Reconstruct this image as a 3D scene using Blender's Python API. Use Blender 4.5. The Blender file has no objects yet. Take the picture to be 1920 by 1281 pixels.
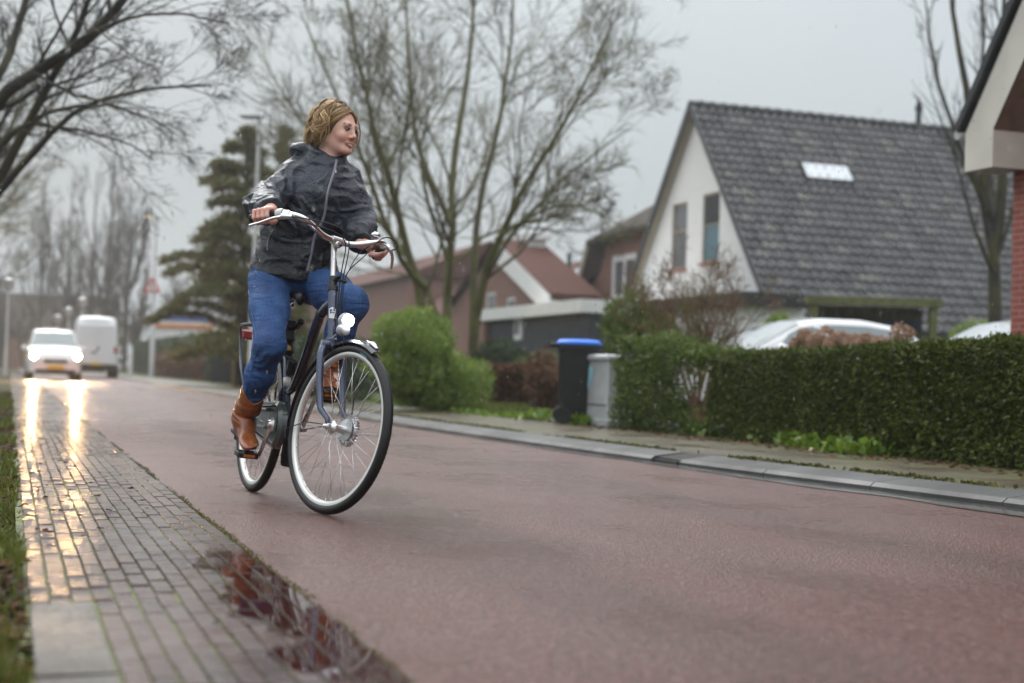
import bpy, math, random
import numpy as np
from mathutils import Vector, Matrix
scene = bpy.context.scene
col = scene.collection
# ------------------------------------------------------------------ camera
FPX, W0, H0 = 2667.0, 1920.0, 1281.0
YAW, PITCH, ROLL, CAMH = math.radians(19.4), math.atan(66.5/2667.0), math.radians(1.7), 0.58
C0 = np.array([0.0, 0.0, CAMH])
_f0 = np.array([math.sin(YAW), math.cos(YAW), 0.0]); _r0 = np.array([math.cos(YAW), -math.sin(YAW), 0.0]); ZV = np.array([0, 0, 1.0])
FW = _f0*math.cos(PITCH) + ZV*math.sin(PITCH); _u0 = ZV*math.cos(PITCH) - _f0*math.sin(PITCH)
RT = _r0*math.cos(ROLL) + _u0*math.sin(ROLL); UP = _u0*math.cos(ROLL) - _r0*math.sin(ROLL)
cam_data = bpy.data.cameras.new('camera'); cam = bpy.data.objects.new('camera', cam_data); col.objects.link(cam)
cam.matrix_world = Matrix(((RT[0], UP[0], -FW[0], 0), (RT[1], UP[1], -FW[1], 0), (RT[2], UP[2], -FW[2], CAMH), (0, 0, 0, 1)))
cam_data.sensor_width = 36.0; cam_data.lens = FPX/W0*36.0
cam_data.clip_start = 0.05; cam_data.clip_end = 3000
cam_data.dof.use_dof = True; cam_data.dof.focus_distance = 6.05; cam_data.dof.aperture_fstop = 1.9; cam_data.dof.aperture_blades = 0
scene.camera = cam
# ------------------------------------------------------------------ sky, sun, exposure
world = bpy.data.worlds.new('World'); scene.world = world; world.use_nodes = True
SUN_EL, SUN_AZ = math.radians(42), math.radians(-4)      # azimuth measured from +y towards +x
def make_world():
    nt = world.node_tree; nt.nodes.clear(); N = nt.nodes.new; Lk = nt.links.new
    out = N('ShaderNodeOutputWorld'); bg = N('ShaderNodeBackground')
    sky = N('ShaderNodeTexSky'); sky.sky_type = 'NISHITA'; sky.sun_disc = False
    sky.sun_elevation = SUN_EL; sky.sun_rotation = SUN_AZ; sky.air_density = 2.0; sky.dust_density = 4.0
    tc = N('ShaderNodeTexCoord'); sp = N('ShaderNodeSeparateXYZ'); Lk(tc.outputs['Generated'], sp.inputs[0])
    # overcast: brightness rises towards the zenith (CIE overcast), soft cloud mottling
    ramp = N('ShaderNodeValToRGB'); Lk(sp.outputs['Z'], ramp.inputs[0])
    e = ramp.color_ramp.elements
    e[0].position = 0.0; e[0].color = (6.7, 7.4, 7.95, 1); e[1].position = 1.0; e[1].color = (26.0, 26.8, 27.6, 1)
    for p, c in ((0.12, (6.1, 6.8, 7.3, 1)), (0.28, (7.6, 8.3, 8.8, 1)), (0.50, (16.0, 16.8, 17.4, 1))):
        k = e.new(p); k.color = c
    nz = N('ShaderNodeTexNoise'); nz.inputs['Scale'].default_value = 2.2; nz.inputs['Detail'].default_value = 4
    Lk(tc.outputs['Generated'], nz.inputs['Vector'])
    mr = N('ShaderNodeMapRange'); mr.inputs[1].default_value = .3; mr.inputs[2].default_value = .7; mr.inputs[3].default_value = .92; mr.inputs[4].default_value = 1.08
    Lk(nz.outputs[0], mr.inputs[0])
    vm = N('ShaderNodeVectorMath'); vm.operation = 'SCALE'; Lk(ramp.outputs[0], vm.inputs[0]); Lk(mr.outputs[0], vm.inputs['Scale'])
    mx = N('ShaderNodeMix'); mx.data_type = 'RGBA'; mx.inputs[0].default_value = 0.92
    Lk(sky.outputs[0], mx.inputs[6]); Lk(vm.outputs[0], mx.inputs[7])
    Lk(mx.outputs[2], bg.inputs[0]); bg.inputs[1].default_value = 0.079
    Lk(bg.outputs[0], out.inputs[0])
make_world()
sun_d = bpy.data.lights.new('sun', 'SUN'); sun_d.energy = 1.5; sun_d.angle = math.radians(20); sun_d.color = (1.0, 0.97, 0.93)
sun = bpy.data.objects.new('sun', sun_d); col.objects.link(sun)
_sd = Vector((math.sin(SUN_AZ)*math.cos(SUN_EL), math.cos(SUN_AZ)*math.cos(SUN_EL), math.sin(SUN_EL)))
sun.rotation_euler = _sd.to_track_quat('Z', 'Y').to_euler(); sun.location = (0, 0, 30)
scene.view_settings.view_transform = 'Standard'; scene.view_settings.look = 'None'
scene.view_settings.gamma = 1.0; scene.view_settings.exposure = 0.16
try:
    scene.view_settings.use_curve_mapping = False
except Exception:
    pass
scene.render.engine = 'CYCLES'
scene.cycles.use_denoising = True
scene.cycles.max_bounces = 8; scene.cycles.transparent_max_bounces = 12; scene.cycles.volume_bounces = 0
scene.cycles.sample_clamp_indirect = 6.0; scene.cycles.caustics_reflective = False; scene.cycles.caustics_refractive = False
# ------------------------------------------------------------------ picture-to-world helpers (planning the place)
def ray(px, py): return FW + RT*(px-960)/FPX - UP*(py-640.5)/FPX
def at(px, py, Z): return C0 + ray(px, py)*Z
def ground(px, py, zz=0.0): d = ray(px, py); return C0 + d*(zz-CAMH)/d[2]
def onx(px, py, x): d = ray(px, py); return C0 + d*x/d[0]
def ony(px, py, y): d = ray(px, py); return C0 + d*y/d[1]
rng = np.random.default_rng(7)
def nrm(v): v = np.asarray(v, float); return v/max(np.linalg.norm(v), 1e-9)
# ------------------------------------------------------------------ value noise in numpy
_perm = np.random.default_rng(3).random((64, 64, 64)).astype(np.float32)*2-1
def vnoise(P):
    P = np.asarray(P, float); i = np.floor(P).astype(int); f = P-i; f = f*f*(3-2*f); i &= 63; j = (i+1) & 63
    x0, y0, z0 = i.T; x1, y1, z1 = j.T; fx, fy, fz = f.T
    a = _perm[x0, y0, z0]*(1-fx)+_perm[x1, y0, z0]*fx; b = _perm[x0, y1, z0]*(1-fx)+_perm[x1, y1, z0]*fx
    c = _perm[x0, y0, z1]*(1-fx)+_perm[x1, y0, z1]*fx; d = _perm[x0, y1, z1]*(1-fx)+_perm[x1, y1, z1]*fx
    return (a*(1-fy)+b*fy)*(1-fz)+(c*(1-fy)+d*fy)*fz
# ------------------------------------------------------------------ object helpers
ORG = {}
def tag(o, label=None, cat=None, group=None, kind=None):
    if label: o['label'] = label
    if cat: o['category'] = cat
    if group: o['group'] = group
    if kind: o['kind'] = kind
    return o
def thing(name, label, cat, loc=(0, 0, 0), group=None):
    o = bpy.data.objects.new(name, None); col.objects.link(o); o.location = loc; o.empty_display_size = .2
    ORG[o] = np.array(loc, float)
    return tag(o, label, cat, group)
class MB:
    """collects faces, builds ONE mesh object"""
    def __init__(s): s.v = []; s.f = []; s.m = []; s.n = 0; s.uvs = {}; s.cols = []; s.hascol = False
    def add(s, V, Fs, mi=0, colr=None):
        V = np.asarray(V, float).reshape(-1, 3); b = s.n; s.v.append(V); s.n += len(V)
        if isinstance(Fs, np.ndarray): s.f.extend((Fs+b).tolist())
        else: s.f.extend([tuple(i+b for i in f) for f in Fs])
        s.m.extend([mi]*len(Fs))
        if colr is not None: s.hascol = True
        c = np.array(colr if colr is not None else (1, 1, 1), float)
        s.cols.append(np.broadcast_to(c, (len(V), 3)))
        return s
    def quad(s, a, b, c, d, mi=0): return s.add([a, b, c, d], [(0, 1, 2, 3)], mi)
    def box(s, c, size, ax=None, mi=0, bev=0.0):
        hx, hy, hz = np.asarray(size, float)/2; A = np.eye(3) if ax is None else np.asarray(ax, float)
        if bev <= 0:
            q = np.array([[x, y, z] for x in (-hx, hx) for y in (-hy, hy) for z in (-hz, hz)])
            return s.add(np.asarray(c)+q@A, [(0, 1, 3, 2), (4, 6, 7, 5), (0, 4, 5, 1), (2, 3, 7, 6), (0, 2, 6, 4), (1, 5, 7, 3)], mi)
        b = min(bev, hx*.9, hy*.9, hz*.9); V = []; idx = {}
        for sx in (-1, 1):
            for sy in (-1, 1):
                for sz in (-1, 1):
                    for k in range(3):
                        p = [sx*(hx-b), sy*(hy-b), sz*(hz-b)]; p[k] = (sx, sy, sz)[k]*(hx, hy, hz)[k]
                        idx[(sx, sy, sz, k)] = len(V); V.append(p)
        Fs = []
        for k in range(3):
            o1, o2 = [(1, 2), (2, 0), (0, 1)][k]
            for sg in (-1, 1):
                f = []
                for a1, a2 in ((-1, -1), (1, -1), (1, 1), (-1, 1)):
                    t = [0, 0, 0]; t[k] = sg; t[o1] = a1; t[o2] = a2; f.append(idx[(*t, k)])
                Fs.append(tuple(f if sg > 0 else f[::-1]))
        for k in range(3):
            o1, o2 = [(1, 2), (2, 0), (0, 1)][k]
            for a1 in (-1, 1):
                for a2 in (-1, 1):
                    t = [[0, 0, 0], [0, 0, 0]]
                    for q, sg in enumerate((-1, 1)): t[q][k] = sg; t[q][o1] = a1; t[q][o2] = a2
                    f = (idx[(*t[0], o1)], idx[(*t[1], o1)], idx[(*t[1], o2)], idx[(*t[0], o2)])
                    Fs.append(f if a1*a2 < 0 else f[::-1])
        for sx in (-1, 1):
            for sy in (-1, 1):
                for sz in (-1, 1):
                    f = tuple(idx[(sx, sy, sz, k)] for k in range(3)); Fs.append(f if sx*sy*sz > 0 else f[::-1])
        return s.add(np.asarray(c)+np.array(V)@A, Fs, mi)
    def tube(s, pts, r, n=8, caps=True, mi=0, flat=1.0, closed=False, colr=None, upv=None):
        P = np.asarray(pts, float); k = len(P); r = np.broadcast_to(np.asarray(r, float), (k,))
        T = np.zeros_like(P); T[1:-1] = P[2:]-P[:-2]; T[0] = P[1]-P[0]; T[-1] = P[-1]-P[-2]
        if closed: T[0] = P[1]-P[-1]; T[-1] = P[0]-P[-2]
        T /= np.maximum(np.linalg.norm(T, axis=1, keepdims=True), 1e-9)
        u = np.asarray(upv, float) if upv is not None else (ZV if abs(T[0][2]) < .9 else np.array([1., 0, 0]))
        u = nrm(u - T[0]*(u@T[0])); a = np.linspace(0, 2*math.pi, n, endpoint=False); ca, sa = np.cos(a)[:, None], np.sin(a)[:, None]
        V = []
        for i in range(k):
            u = u-T[i]*(u@T[i]); u = u/max(np.linalg.norm(u), 1e-9); w = np.cross(T[i], u)
            V.append(P[i]+r[i]*(ca*u*flat+sa*w))
        V = np.concatenate(V); i = np.arange(n); j = (i+1) % n; Fs = []
        for q in range(k if closed else k-1):
            b0, b1 = q*n, ((q+1) % k)*n
            Fs.append(np.stack([b0+i, b0+j, b1+j, b1+i], 1))
        Fs = np.concatenate(Fs).tolist(); Fs = [tuple(x) for x in Fs]
        if caps and not closed: Fs += [tuple(range(n))[::-1], tuple(range((k-1)*n, k*n))]
        return s.add(V, Fs, mi, colr)
    def lathe(s, c, axis, prof, n=24, mi=0, closed=False):
        """prof: list of (distance along axis, radius)"""
        ax = nrm(axis); u = nrm(np.cross(ax, ZV if abs(ax[2]) < .9 else np.array([1., 0, 0]))); w = np.cross(ax, u)
        a = np.linspace(0, 2*math.pi, n, endpoint=False); c = np.asarray(c, float); k = len(prof)
        V = np.concatenate([c+ax*d+r*(np.cos(a)[:, None]*u+np.sin(a)[:, None]*w) for d, r in prof])
        i = np.arange(n); j = (i+1) % n
        Fs = [tuple(x) for q in range(k if closed else k-1) for x in np.stack([q*n+i, q*n+j, ((q+1) % k)*n+j, ((q+1) % k)*n+i], 1).tolist()]
        if not closed: Fs += [tuple(range(n))[::-1], tuple(range((k-1)*n, k*n))]
        return s.add(V, Fs, mi)
    def prism(s, poly, off, mi=0):
        """extrude a planar polygon by vector off"""
        P = np.asarray(poly, float); n = len(P); V = np.concatenate([P, P+np.asarray(off, float)])
        return s.add(V, [tuple(range(n))[::-1], tuple(range(n, 2*n))]+[(i, (i+1) % n, n+(i+1) % n, n+i) for i in range(n)], mi)
    def sphere(s, c, r, n=12, mi=0, ax=None):
        r = np.broadcast_to(np.asarray(r, float), (3,)); A = np.eye(3) if ax is None else np.asarray(ax, float); V = []; m = max(4, n//2)
        for i in range(1, m):
            t = math.pi*i/m; V += [[math.sin(t)*math.cos(q)*r[0], math.sin(t)*math.sin(q)*r[1], math.cos(t)*r[2]] for q in np.linspace(0, 2*math.pi, n, endpoint=False)]
        V += [[0, 0, r[2]], [0, 0, -r[2]]]; t = len(V)-2; Fs = []
        for i in range(m-2): Fs += [(i*n+j, (i+1)*n+j, (i+1)*n+(j+1) % n, i*n+(j+1) % n) for j in range(n)]
        Fs += [(t, j, (j+1) % n) for j in range(n)]+[(t+1, (m-2)*n+(j+1) % n, (m-2)*n+j) for j in range(n)]
        return s.add(np.asarray(c)+np.array(V)@A, Fs, mi)
    def leaves(s, P, size, nrm_bias=None, mi=0, aspect=.5, jitter=1.0, seed=0, up=0.0, colr=None):
        """a small folded leaf (quad) at every point of P"""
        g = np.random.default_rng(seed); P = np.asarray(P, float); n = len(P)
        d = g.normal(size=(n, 3)); d[:, 2] += up
        if nrm_bias is not None: d = d*jitter+np.asarray(nrm_bias)
        d /= np.linalg.norm(d, axis=1, keepdims=True); w = np.cross(d, g.normal(size=(n, 3))); w /= np.maximum(np.linalg.norm(w, axis=1, keepdims=True), 1e-6)
        L = (np.asarray(size)*g.uniform(.6, 1.35, n))[:, None]
        V = np.stack([P, P+d*L*.5+w*L*aspect*.5, P+d*L, P+d*L*.5-w*L*aspect*.5], 1).reshape(-1, 3)
        return s.add(V, np.arange(4*n).reshape(n, 4), mi, colr)
    def build(s, name, mat, parent=None, smooth=False, uv=True, autosm=None):
        V = np.concatenate(s.v) if s.v else np.zeros((0, 3)); o0 = ORG.get(parent, np.zeros(3)) if parent else np.zeros(3)
        me = bpy.data.meshes.new(name); ob = bpy.data.objects.new(name, me)
        nf = len(s.f); cnt = np.fromiter((len(f) for f in s.f), np.int32, nf); flat = np.fromiter((i for f in s.f for i in f), np.int32, int(cnt.sum()))
        me.vertices.add(len(V)); me.vertices.foreach_set('co', (V-o0).astype(np.float32).ravel())
        me.loops.add(len(flat)); me.loops.foreach_set('vertex_index', flat)
        me.polygons.add(nf); st = np.concatenate([[0], np.cumsum(cnt)[:-1]]).astype(np.int32) if nf else np.zeros(0, np.int32)
        me.polygons.foreach_set('loop_start', st); me.polygons.foreach_set('loop_total', cnt)
        mats = mat if isinstance(mat, (list, tuple)) else [mat]
        for m in mats: me.materials.append(m)
        if len(mats) > 1: me.polygons.foreach_set('material_index', np.array(s.m, np.int32))
        me.update(calc_edges=True)
        me.polygons.foreach_set('use_smooth', np.full(nf, bool(smooth)))
        if uv and nf:
            nn = np.zeros(nf*3, np.float32); me.polygons.foreach_get('normal', nn); nn = np.abs(nn.reshape(-1, 3))
            dom = np.repeat(nn.argmax(1), cnt); PV = V[flat]; L = me.uv_layers.new(name='UVMap')
            uvv = np.where((dom == 2)[:, None], PV[:, [0, 1]], np.where((dom == 0)[:, None], PV[:, [1, 2]], PV[:, [0, 2]]))
            L.data.foreach_set('uv', uvv.astype(np.float32).ravel())
        if s.hascol:
            ca = me.color_attributes.new('Tint', 'FLOAT_COLOR', 'POINT'); cc = np.ones((len(V), 4), np.float32); cc[:, :3] = np.concatenate(s.cols)
            ca.data.foreach_set('color', cc.ravel())
        if autosm is not None:
            me.polygons.foreach_set('use_smooth', np.ones(nf, bool))
            try: me.set_sharp_from_angle(angle=math.radians(autosm))
            except Exception: pass
        me.update(); col.objects.link(ob)
        if parent: ob.parent = parent
        ORG[ob] = o0
        return ob
def copy_tree(o, parent=None):
    c = o.copy(); col.objects.link(c)
    if parent: c.parent = parent
    for ch in list(o.children): copy_tree(ch, c)
    return c
# ------------------------------------------------------------------ materials
class NT:
    def __init__(s, name):
        s.m = bpy.data.materials.new(name); s.m.use_nodes = True; s.t = s.m.node_tree; s.b = s.t.nodes['Principled BSDF']; s.out = s.t.nodes['Material Output']
    def n(s, typ, **kw):
        o = s.t.nodes.new('ShaderNode'+typ)
        for k, v in kw.items(): setattr(o, k, v)
        return o
    def l(s, a, b): s.t.links.new(a, b); return b
    def set(s, node, **kw):
        for k, v in kw.items():
            i = node.inputs[k] if not k.startswith('i') or not k[1:].isdigit() else node.inputs[int(k[1:])]
            if hasattr(v, 'is_output'): s.l(v, i)
            else: i.default_value = v
        return node
    def pos(s): return s.n('NewGeometry').outputs['Position']
    def obj(s): return s.n('TexCoord').outputs['Object']
    def uv(s): return s.n('UVMap').outputs[0]
    def noise(s, vec, scale, detail=4, rough=.55, dist=0.0):
        o = s.n('TexNoise'); s.set(o, Vector=vec, Scale=scale, Detail=detail, Roughness=rough, Distortion=dist); return o.outputs[0]
    def scalev(s, vec, sc):
        o = s.n('VectorMath', operation='MULTIPLY'); s.l(vec, o.inputs[0]); o.inputs[1].default_value = sc; return o.outputs[0]
    def rng(s, v, a, b, c, d):
        o = s.n('MapRange'); o.clamp = True; s.l(v, o.inputs[0])
        for i, q in enumerate((a, b, c, d)): o.inputs[i+1].default_value = q
        return o.outputs[0]
    def mix(s, fac, a, b, mode='MIX'):
        o = s.n('Mix', data_type='RGBA', blend_type=mode)
        for i, q in ((0, fac), (6, a), (7, b)):
            if hasattr(q, 'is_output'): s.l(q, o.inputs[i])
            else: o.inputs[i].default_value = q if i == 0 else (*q, 1)[:4]
        return o.outputs[2]
    def math(s, op, a, b=0.0):
        o = s.n('Math', operation=op)
        for i, q in enumerate((a, b)):
            if hasattr(q, 'is_output'): s.l(q, o.inputs[i])
            else: o.inputs[i].default_value = q
        return o.outputs[0]
    def bump(s, h, dist, strength=1.0, normal=None):
        o = s.n('Bump'); s.l(h, o.inputs['Height']); o.inputs['Distance'].default_value = dist; o.inputs['Strength'].default_value = strength
        if normal is not None: s.l(normal, o.inputs['Normal'])
        return o.outputs[0]
    def P(s, **kw):
        for k, v in kw.items():
            k = {'col': 'Base Color', 'rough': 'Roughness', 'metal': 'Metallic', 'spec': 'Specular IOR Level', 'nor': 'Normal', 'coat': 'Coat Weight', 'coatr': 'Coat Roughness',
                 'trans': 'Transmission Weight', 'emis': 'Emission Color', 'emstr': 'Emission Strength', 'sss': 'Subsurface Weight', 'alpha': 'Alpha', 'ior': 'IOR', 'sheen': 'Sheen Weight', 'coatnor': 'Coat Normal'}.get(k, k)
            i = s.b.inputs[k]
            if hasattr(v, 'is_output'): s.l(v, i)
            elif k in ('Base Color', 'Emission Color'): i.default_value = (*v, 1)[:4]
            else: i.default_value = v
        return s.m
def simple(name, c, rough=.5, metal=0.0, var=.25, scale=6.0, bump=0.0, bscale=60.0, coat=0.0, spec=.5):
    t = NT(name); p = t.obj(); n = t.noise(p, scale, 5)
    c1 = tuple(x*(1-var) for x in c); c2 = tuple(min(1, x*(1+var)) for x in c)
    colr = t.mix(t.rng(n, .3, .7, 0, 1), c1, c2)
    kw = dict(col=colr, rough=t.rng(t.noise(p, scale*2.3, 3), .3, .7, max(.02, rough*.8), min(1, rough*1.2)), metal=metal, coat=coat, coatr=.08, spec=spec)
    if bump: kw['nor'] = t.bump(t.noise(p, bscale, 4), bump)
    return t.P(**kw)
def leafmat(name, c, c2, rough=.45, trans=.25, nscale=.8, sp=.5):
    """foliage: varies leaf by leaf and in clumps"""
    t = NT(name); g = t.n('NewGeometry'); r = g.outputs['Random Per Island']; n = t.noise(g.outputs['Position'], nscale, 3)
    f = t.math('ADD', t.math('MULTIPLY', r, .6), t.math('MULTIPLY', n, .5))
    colr = t.mix(t.rng(f, .15, .95, 0, 1), c, c2)
    m = t.P(col=colr, rough=rough, spec=sp)
    if trans:
        tr = t.n('BsdfTranslucent'); t.l(colr, tr.inputs[0]); mx = t.n('MixShader'); mx.inputs[0].default_value = trans
        t.l(t.b.outputs[0], mx.inputs[1]); t.l(tr.outputs[0], mx.inputs[2]); t.l(mx.outputs[0], t.out.inputs[0])
    return m
def bark(name, c, moss, mossamt=.5, nscale=3.0):
    t = NT(name); p = t.pos(); n = t.noise(p, nscale, 5); n2 = t.noise(t.scalev(p, (9, 9, 2.5)), 3, 4)
    colr = t.mix(t.rng(n, .62-mossamt*.35, .75-mossamt*.25, 0, 1), c, moss); colr = t.mix(t.rng(n2, .3, .7, 0, .5), colr, tuple(x*.5 for x in c))
    return t.P(col=colr, rough=.75, nor=t.bump(n2, .02))
def brickmat(name, c1, c2, mortar, bw=.22, bh=.0625, ms=.012, rough=.75, off=.5, stain=.25, bumpd=.006):
    t = NT(name); b = t.n('TexBrick'); t.set(b, Vector=t.uv(), Color1=(*c1, 1), Color2=(*c2, 1), Mortar=(*mortar, 1), Scale=1.0)
    b.inputs['Mortar Size'].default_value = ms*.5; b.inputs['Brick Width'].default_value = bw; b.inputs['Row Height'].default_value = bh; b.inputs['Mortar Smooth'].default_value = .2
    b.offset = off; b.inputs['Bias'].default_value = -.1
    p = t.pos(); n = t.noise(p, 1.3, 5); colr = t.mix(t.rng(n, .35, .75, 0, stain), b.outputs[0], tuple(x*.55 for x in c1))
    n2 = t.noise(p, 40, 3); colr = t.mix(t.rng(n2, .3, .7, 0, .25), colr, c2)
    h = t.math('SUBTRACT', t.math('MULTIPLY', n2, .3), b.outputs['Fac'])
    return t.P(col=colr, rough=rough, nor=t.bump(h, bumpd))
M = {}
M['glass'] = NT('window_glass').P(col=(.02, .025, .03), rough=.04, spec=.9)
M['white_paint'] = simple('white_paint', (.72, .72, .70), .45, var=.07, scale=3)
M['cream_paint'] = simple('cream_paint', (.66, .63, .56), .5, var=.08, scale=3)
M['black_paint'] = simple('black_paint', (.014, .016, .018), .35, var=.2)
M['tan_paint'] = simple('tan_paint', (.42, .36, .26), .6, var=.12)
M['dark_boards'] = simple('dark_boards', (.030, .034, .040), .6, var=.2, scale=2)
M['galv'] = simple('galvanised_steel', (.50, .52, .53), .4, metal=.3, var=.12, scale=4)
M['black_plastic'] = simple('black_plastic', (.011, .011, .012), .38, var=.2, scale=10, bump=.0006, bscale=300)
M['rubber'] = simple('rubber', (.008, .008, .0085), .6, var=.25, scale=20, bump=.0008, bscale=250)
M['steel'] = simple('polished_steel', (.72, .73, .74), .18, metal=1.0, var=.06, scale=15)
M['alu'] = simple('brushed_aluminium', (.70, .70, .70), .3, metal=.9, var=.08, scale=12)
# ================================================================== GROUND
KY = np.array([-4, 2, 5.8, 9, 15, 30, 70, 160.]); KX = np.array([5.5, 5.1, 4.77, 4.37, 4.13, 4.25, 4.6, 4.8])
def kx(y):
    y = np.asarray(y, float); r = 0
    for d in (-1.2, -.6, 0, .6, 1.2): r = r+np.interp(y+d, KY, KX)
    return r/5
def sheet(name, xs, ys, z, mat, xf=None, kind='structure', amp=0.0, nsc=1.0):
    m = MB(); X, Y = np.meshgrid(xs, ys, indexing='ij'); Zz = np.full(X.shape, float(z))
    if xf is not None: X = xf(X, Y)
    if amp: Zz = Zz+amp*vnoise(np.stack([X.ravel()*nsc+5, Y.ravel()*nsc, Zz.ravel()*0], 1)).reshape(X.shape)
    a, b = X.shape; i = np.arange(a*b).reshape(a, b)
    m.add(np.stack([X, Y, Zz], -1).reshape(-1, 3), np.stack([i[:-1, :-1], i[1:, :-1], i[1:, 1:], i[:-1, 1:]], -1).reshape(-1, 4))
    return tag(m.build(name, mat, smooth=bool(amp)), kind=kind)
# soil / lawn that reaches the horizon
t = NT('soil'); p = t.pos(); n = t.noise(p, .8, 6); n2 = t.noise(p, 14, 5)
c = t.mix(t.rng(n, .38, .6, 0, 1), (.050, .038, .024), (.036, .050, .018)); c = t.mix(t.rng(n2, .35, .7, 0, .6), c, (.03, .022, .016))
M['soil'] = t.P(col=c, rough=.85, spec=.15, nor=t.bump(n2, .03))
sheet('ground', [-700, -60, -8, 0.0], [-60, 0, 60, 200, 900], -.035, M['soil'])
sheet('right_ground', [0.0, 8, 60, 700], [-60, 0, 60, 200, 900], -.035, M['soil'])
# red chip-seal road
t = NT('red_asphalt'); p = t.pos(); n = t.noise(p, 1.1, 5); n2 = t.noise(p, 115, 3, .75); n3 = t.noise(t.scalev(p, (2.5, .35, 1)), 1.0, 4)
v = t.n('TexVoronoi'); t.set(v, Vector=p, Scale=105.0); vd = v.outputs['Distance']
c = t.mix(t.rng(n2, .35, .68, 0, 1), (.070, .016, .011), (.190, .055, .038)); c = t.mix(t.rng(n, .35, .7, 0, .45), c, (.085, .030, .026)); c = t.mix(t.rng(n3, .45, .72, 0, .35), c, (.13, .052, .046))
spk = t.rng(v.outputs['Color'], .78, .82, 0, .75); c = t.mix(spk, c, (.26, .17, .15))
ro = t.rng(t.math('ADD', n, t.math('MULTIPLY', n2, .35)), .45, .9, .24, .46)
sx = t.n('SeparateXYZ'); t.l(p, sx.inputs[0]); wob = t.math('ADD', sx.outputs[0], t.math('MULTIPLY', t.noise(t.scalev(p, (.5, .25, 1)), 1.0, 3), .5))
trk = t.math('ADD', t.rng(t.math('ABSOLUTE', t.math('SUBTRACT', wob, 1.75)), .12, .38, 1, 0), t.rng(t.math('ABSOLUTE', t.math('SUBTRACT', wob, 3.35)), .12, .38, 1, 0))
pat = t.noise(t.scalev(p, (1.6, .55, 1)), 1.3, 5, .6); c = t.mix(t.math('MULTIPLY', trk, .35), c, (.055, .020, .016)); c = t.mix(t.rng(pat, .42, .68, 0, .32), c, (.045, .014, .011)); ro = t.math('SUBTRACT', ro, t.math('ADD', t.math('MULTIPLY', trk, .05), t.rng(pat, .42, .68, 0, .09)))
n5 = t.noise(p, 42, 3, .7); c = t.mix(t.rng(n5, .36, .50, .85, 0), c, (.014, .006, .005)); c = t.mix(t.rng(n5, .55, .66, 0, .6), c, (.27, .14, .12))
h = t.math('ADD', t.math('ADD', t.math('MULTIPLY', n2, .8), t.math('MULTIPLY', vd, .6)), t.math('MULTIPLY', n5, .8))
nb = t.bump(h, .010); cn = t.bump(t.math('ADD', t.noise(p, 60, 3), t.math('MULTIPLY', h, .8)), .0035)
M['road'] = t.P(col=c, rough=ro, spec=.48, nor=nb, coat=.17, coatr=.13, coatnor=cn)
sheet('road', np.linspace(0, 1, 9), np.concatenate([np.arange(-4, 30, 1.), np.arange(30, 170, 5.)]), 0, M['road'], xf=lambda X, Y: .735+X*(kx(Y)+.03-.735))
# clinker strip on the left: every brick laid on edge, a little tilted, wet
t = NT('wet_clinker'); g = t.n('NewGeometry'); p = g.outputs['Position']; ri = g.outputs['Random Per Island']
n = t.noise(p, 9, 5); n2 = t.noise(p, 90, 4); nb = t.noise(p, .9, 4)
c = t.mix(ri, (.042, .023, .019), (.085, .047, .038)); c = t.mix(t.rng(n, .4, .7, 0, .5), c, (.040, .034, .030)); c = t.mix(t.rng(nb, .45, .65, 0, .5), c, (.065, .022, .018))
ro = t.rng(t.math('ADD', t.math('MULTIPLY', n, .6), t.math('MULTIPLY', nb, .6)), .4, .8, .16, .42)
sx = t.n('SeparateXYZ'); t.l(p, sx.inputs[0]); nw = t.noise(t.scalev(p, (6, 2.2, 1)), 1.0, 4)
wet = t.math('MULTIPLY', t.rng(t.math('ADD', sx.outputs[0], t.math('MULTIPLY', nw, .55)), .815, .84, 0, 1), t.math('MULTIPLY', t.rng(sx.outputs[1], 1.6, 2.4, 0, 1), t.rng(t.math('ADD', sx.outputs[1], nw), 4.9, 5.1, 1, 0)))
c = t.mix(wet, c, (.040, .011, .008)); dry = t.math('SUBTRACT', 1.0, wet); bn = t.bump(t.math('ADD', t.math('MULTIPLY', n2, .8), n), .0016); t.l(dry, bn.node.inputs['Strength'])
ro = t.math('ADD', t.math('MULTIPLY', ro, dry), t.math('MULTIPLY', wet, .045))
M['clinker'] = t.P(col=c, rough=ro, spec=.42, nor=bn, coat=.14, coatr=.07)
t = NT('joint_moss'); p = t.pos(); n = t.noise(p, 30, 4); nb = t.noise(p, 2.2, 3)
M['moss'] = t.P(col=t.mix(t.rng(t.math('ADD', t.math('MULTIPLY', nb, .7), t.math('MULTIPLY', n, .4)), .42, .62, 0, 1), (.03, .024, .018), (.12, .15, .018)), rough=.7, nor=t.bump(n, .01))
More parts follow.
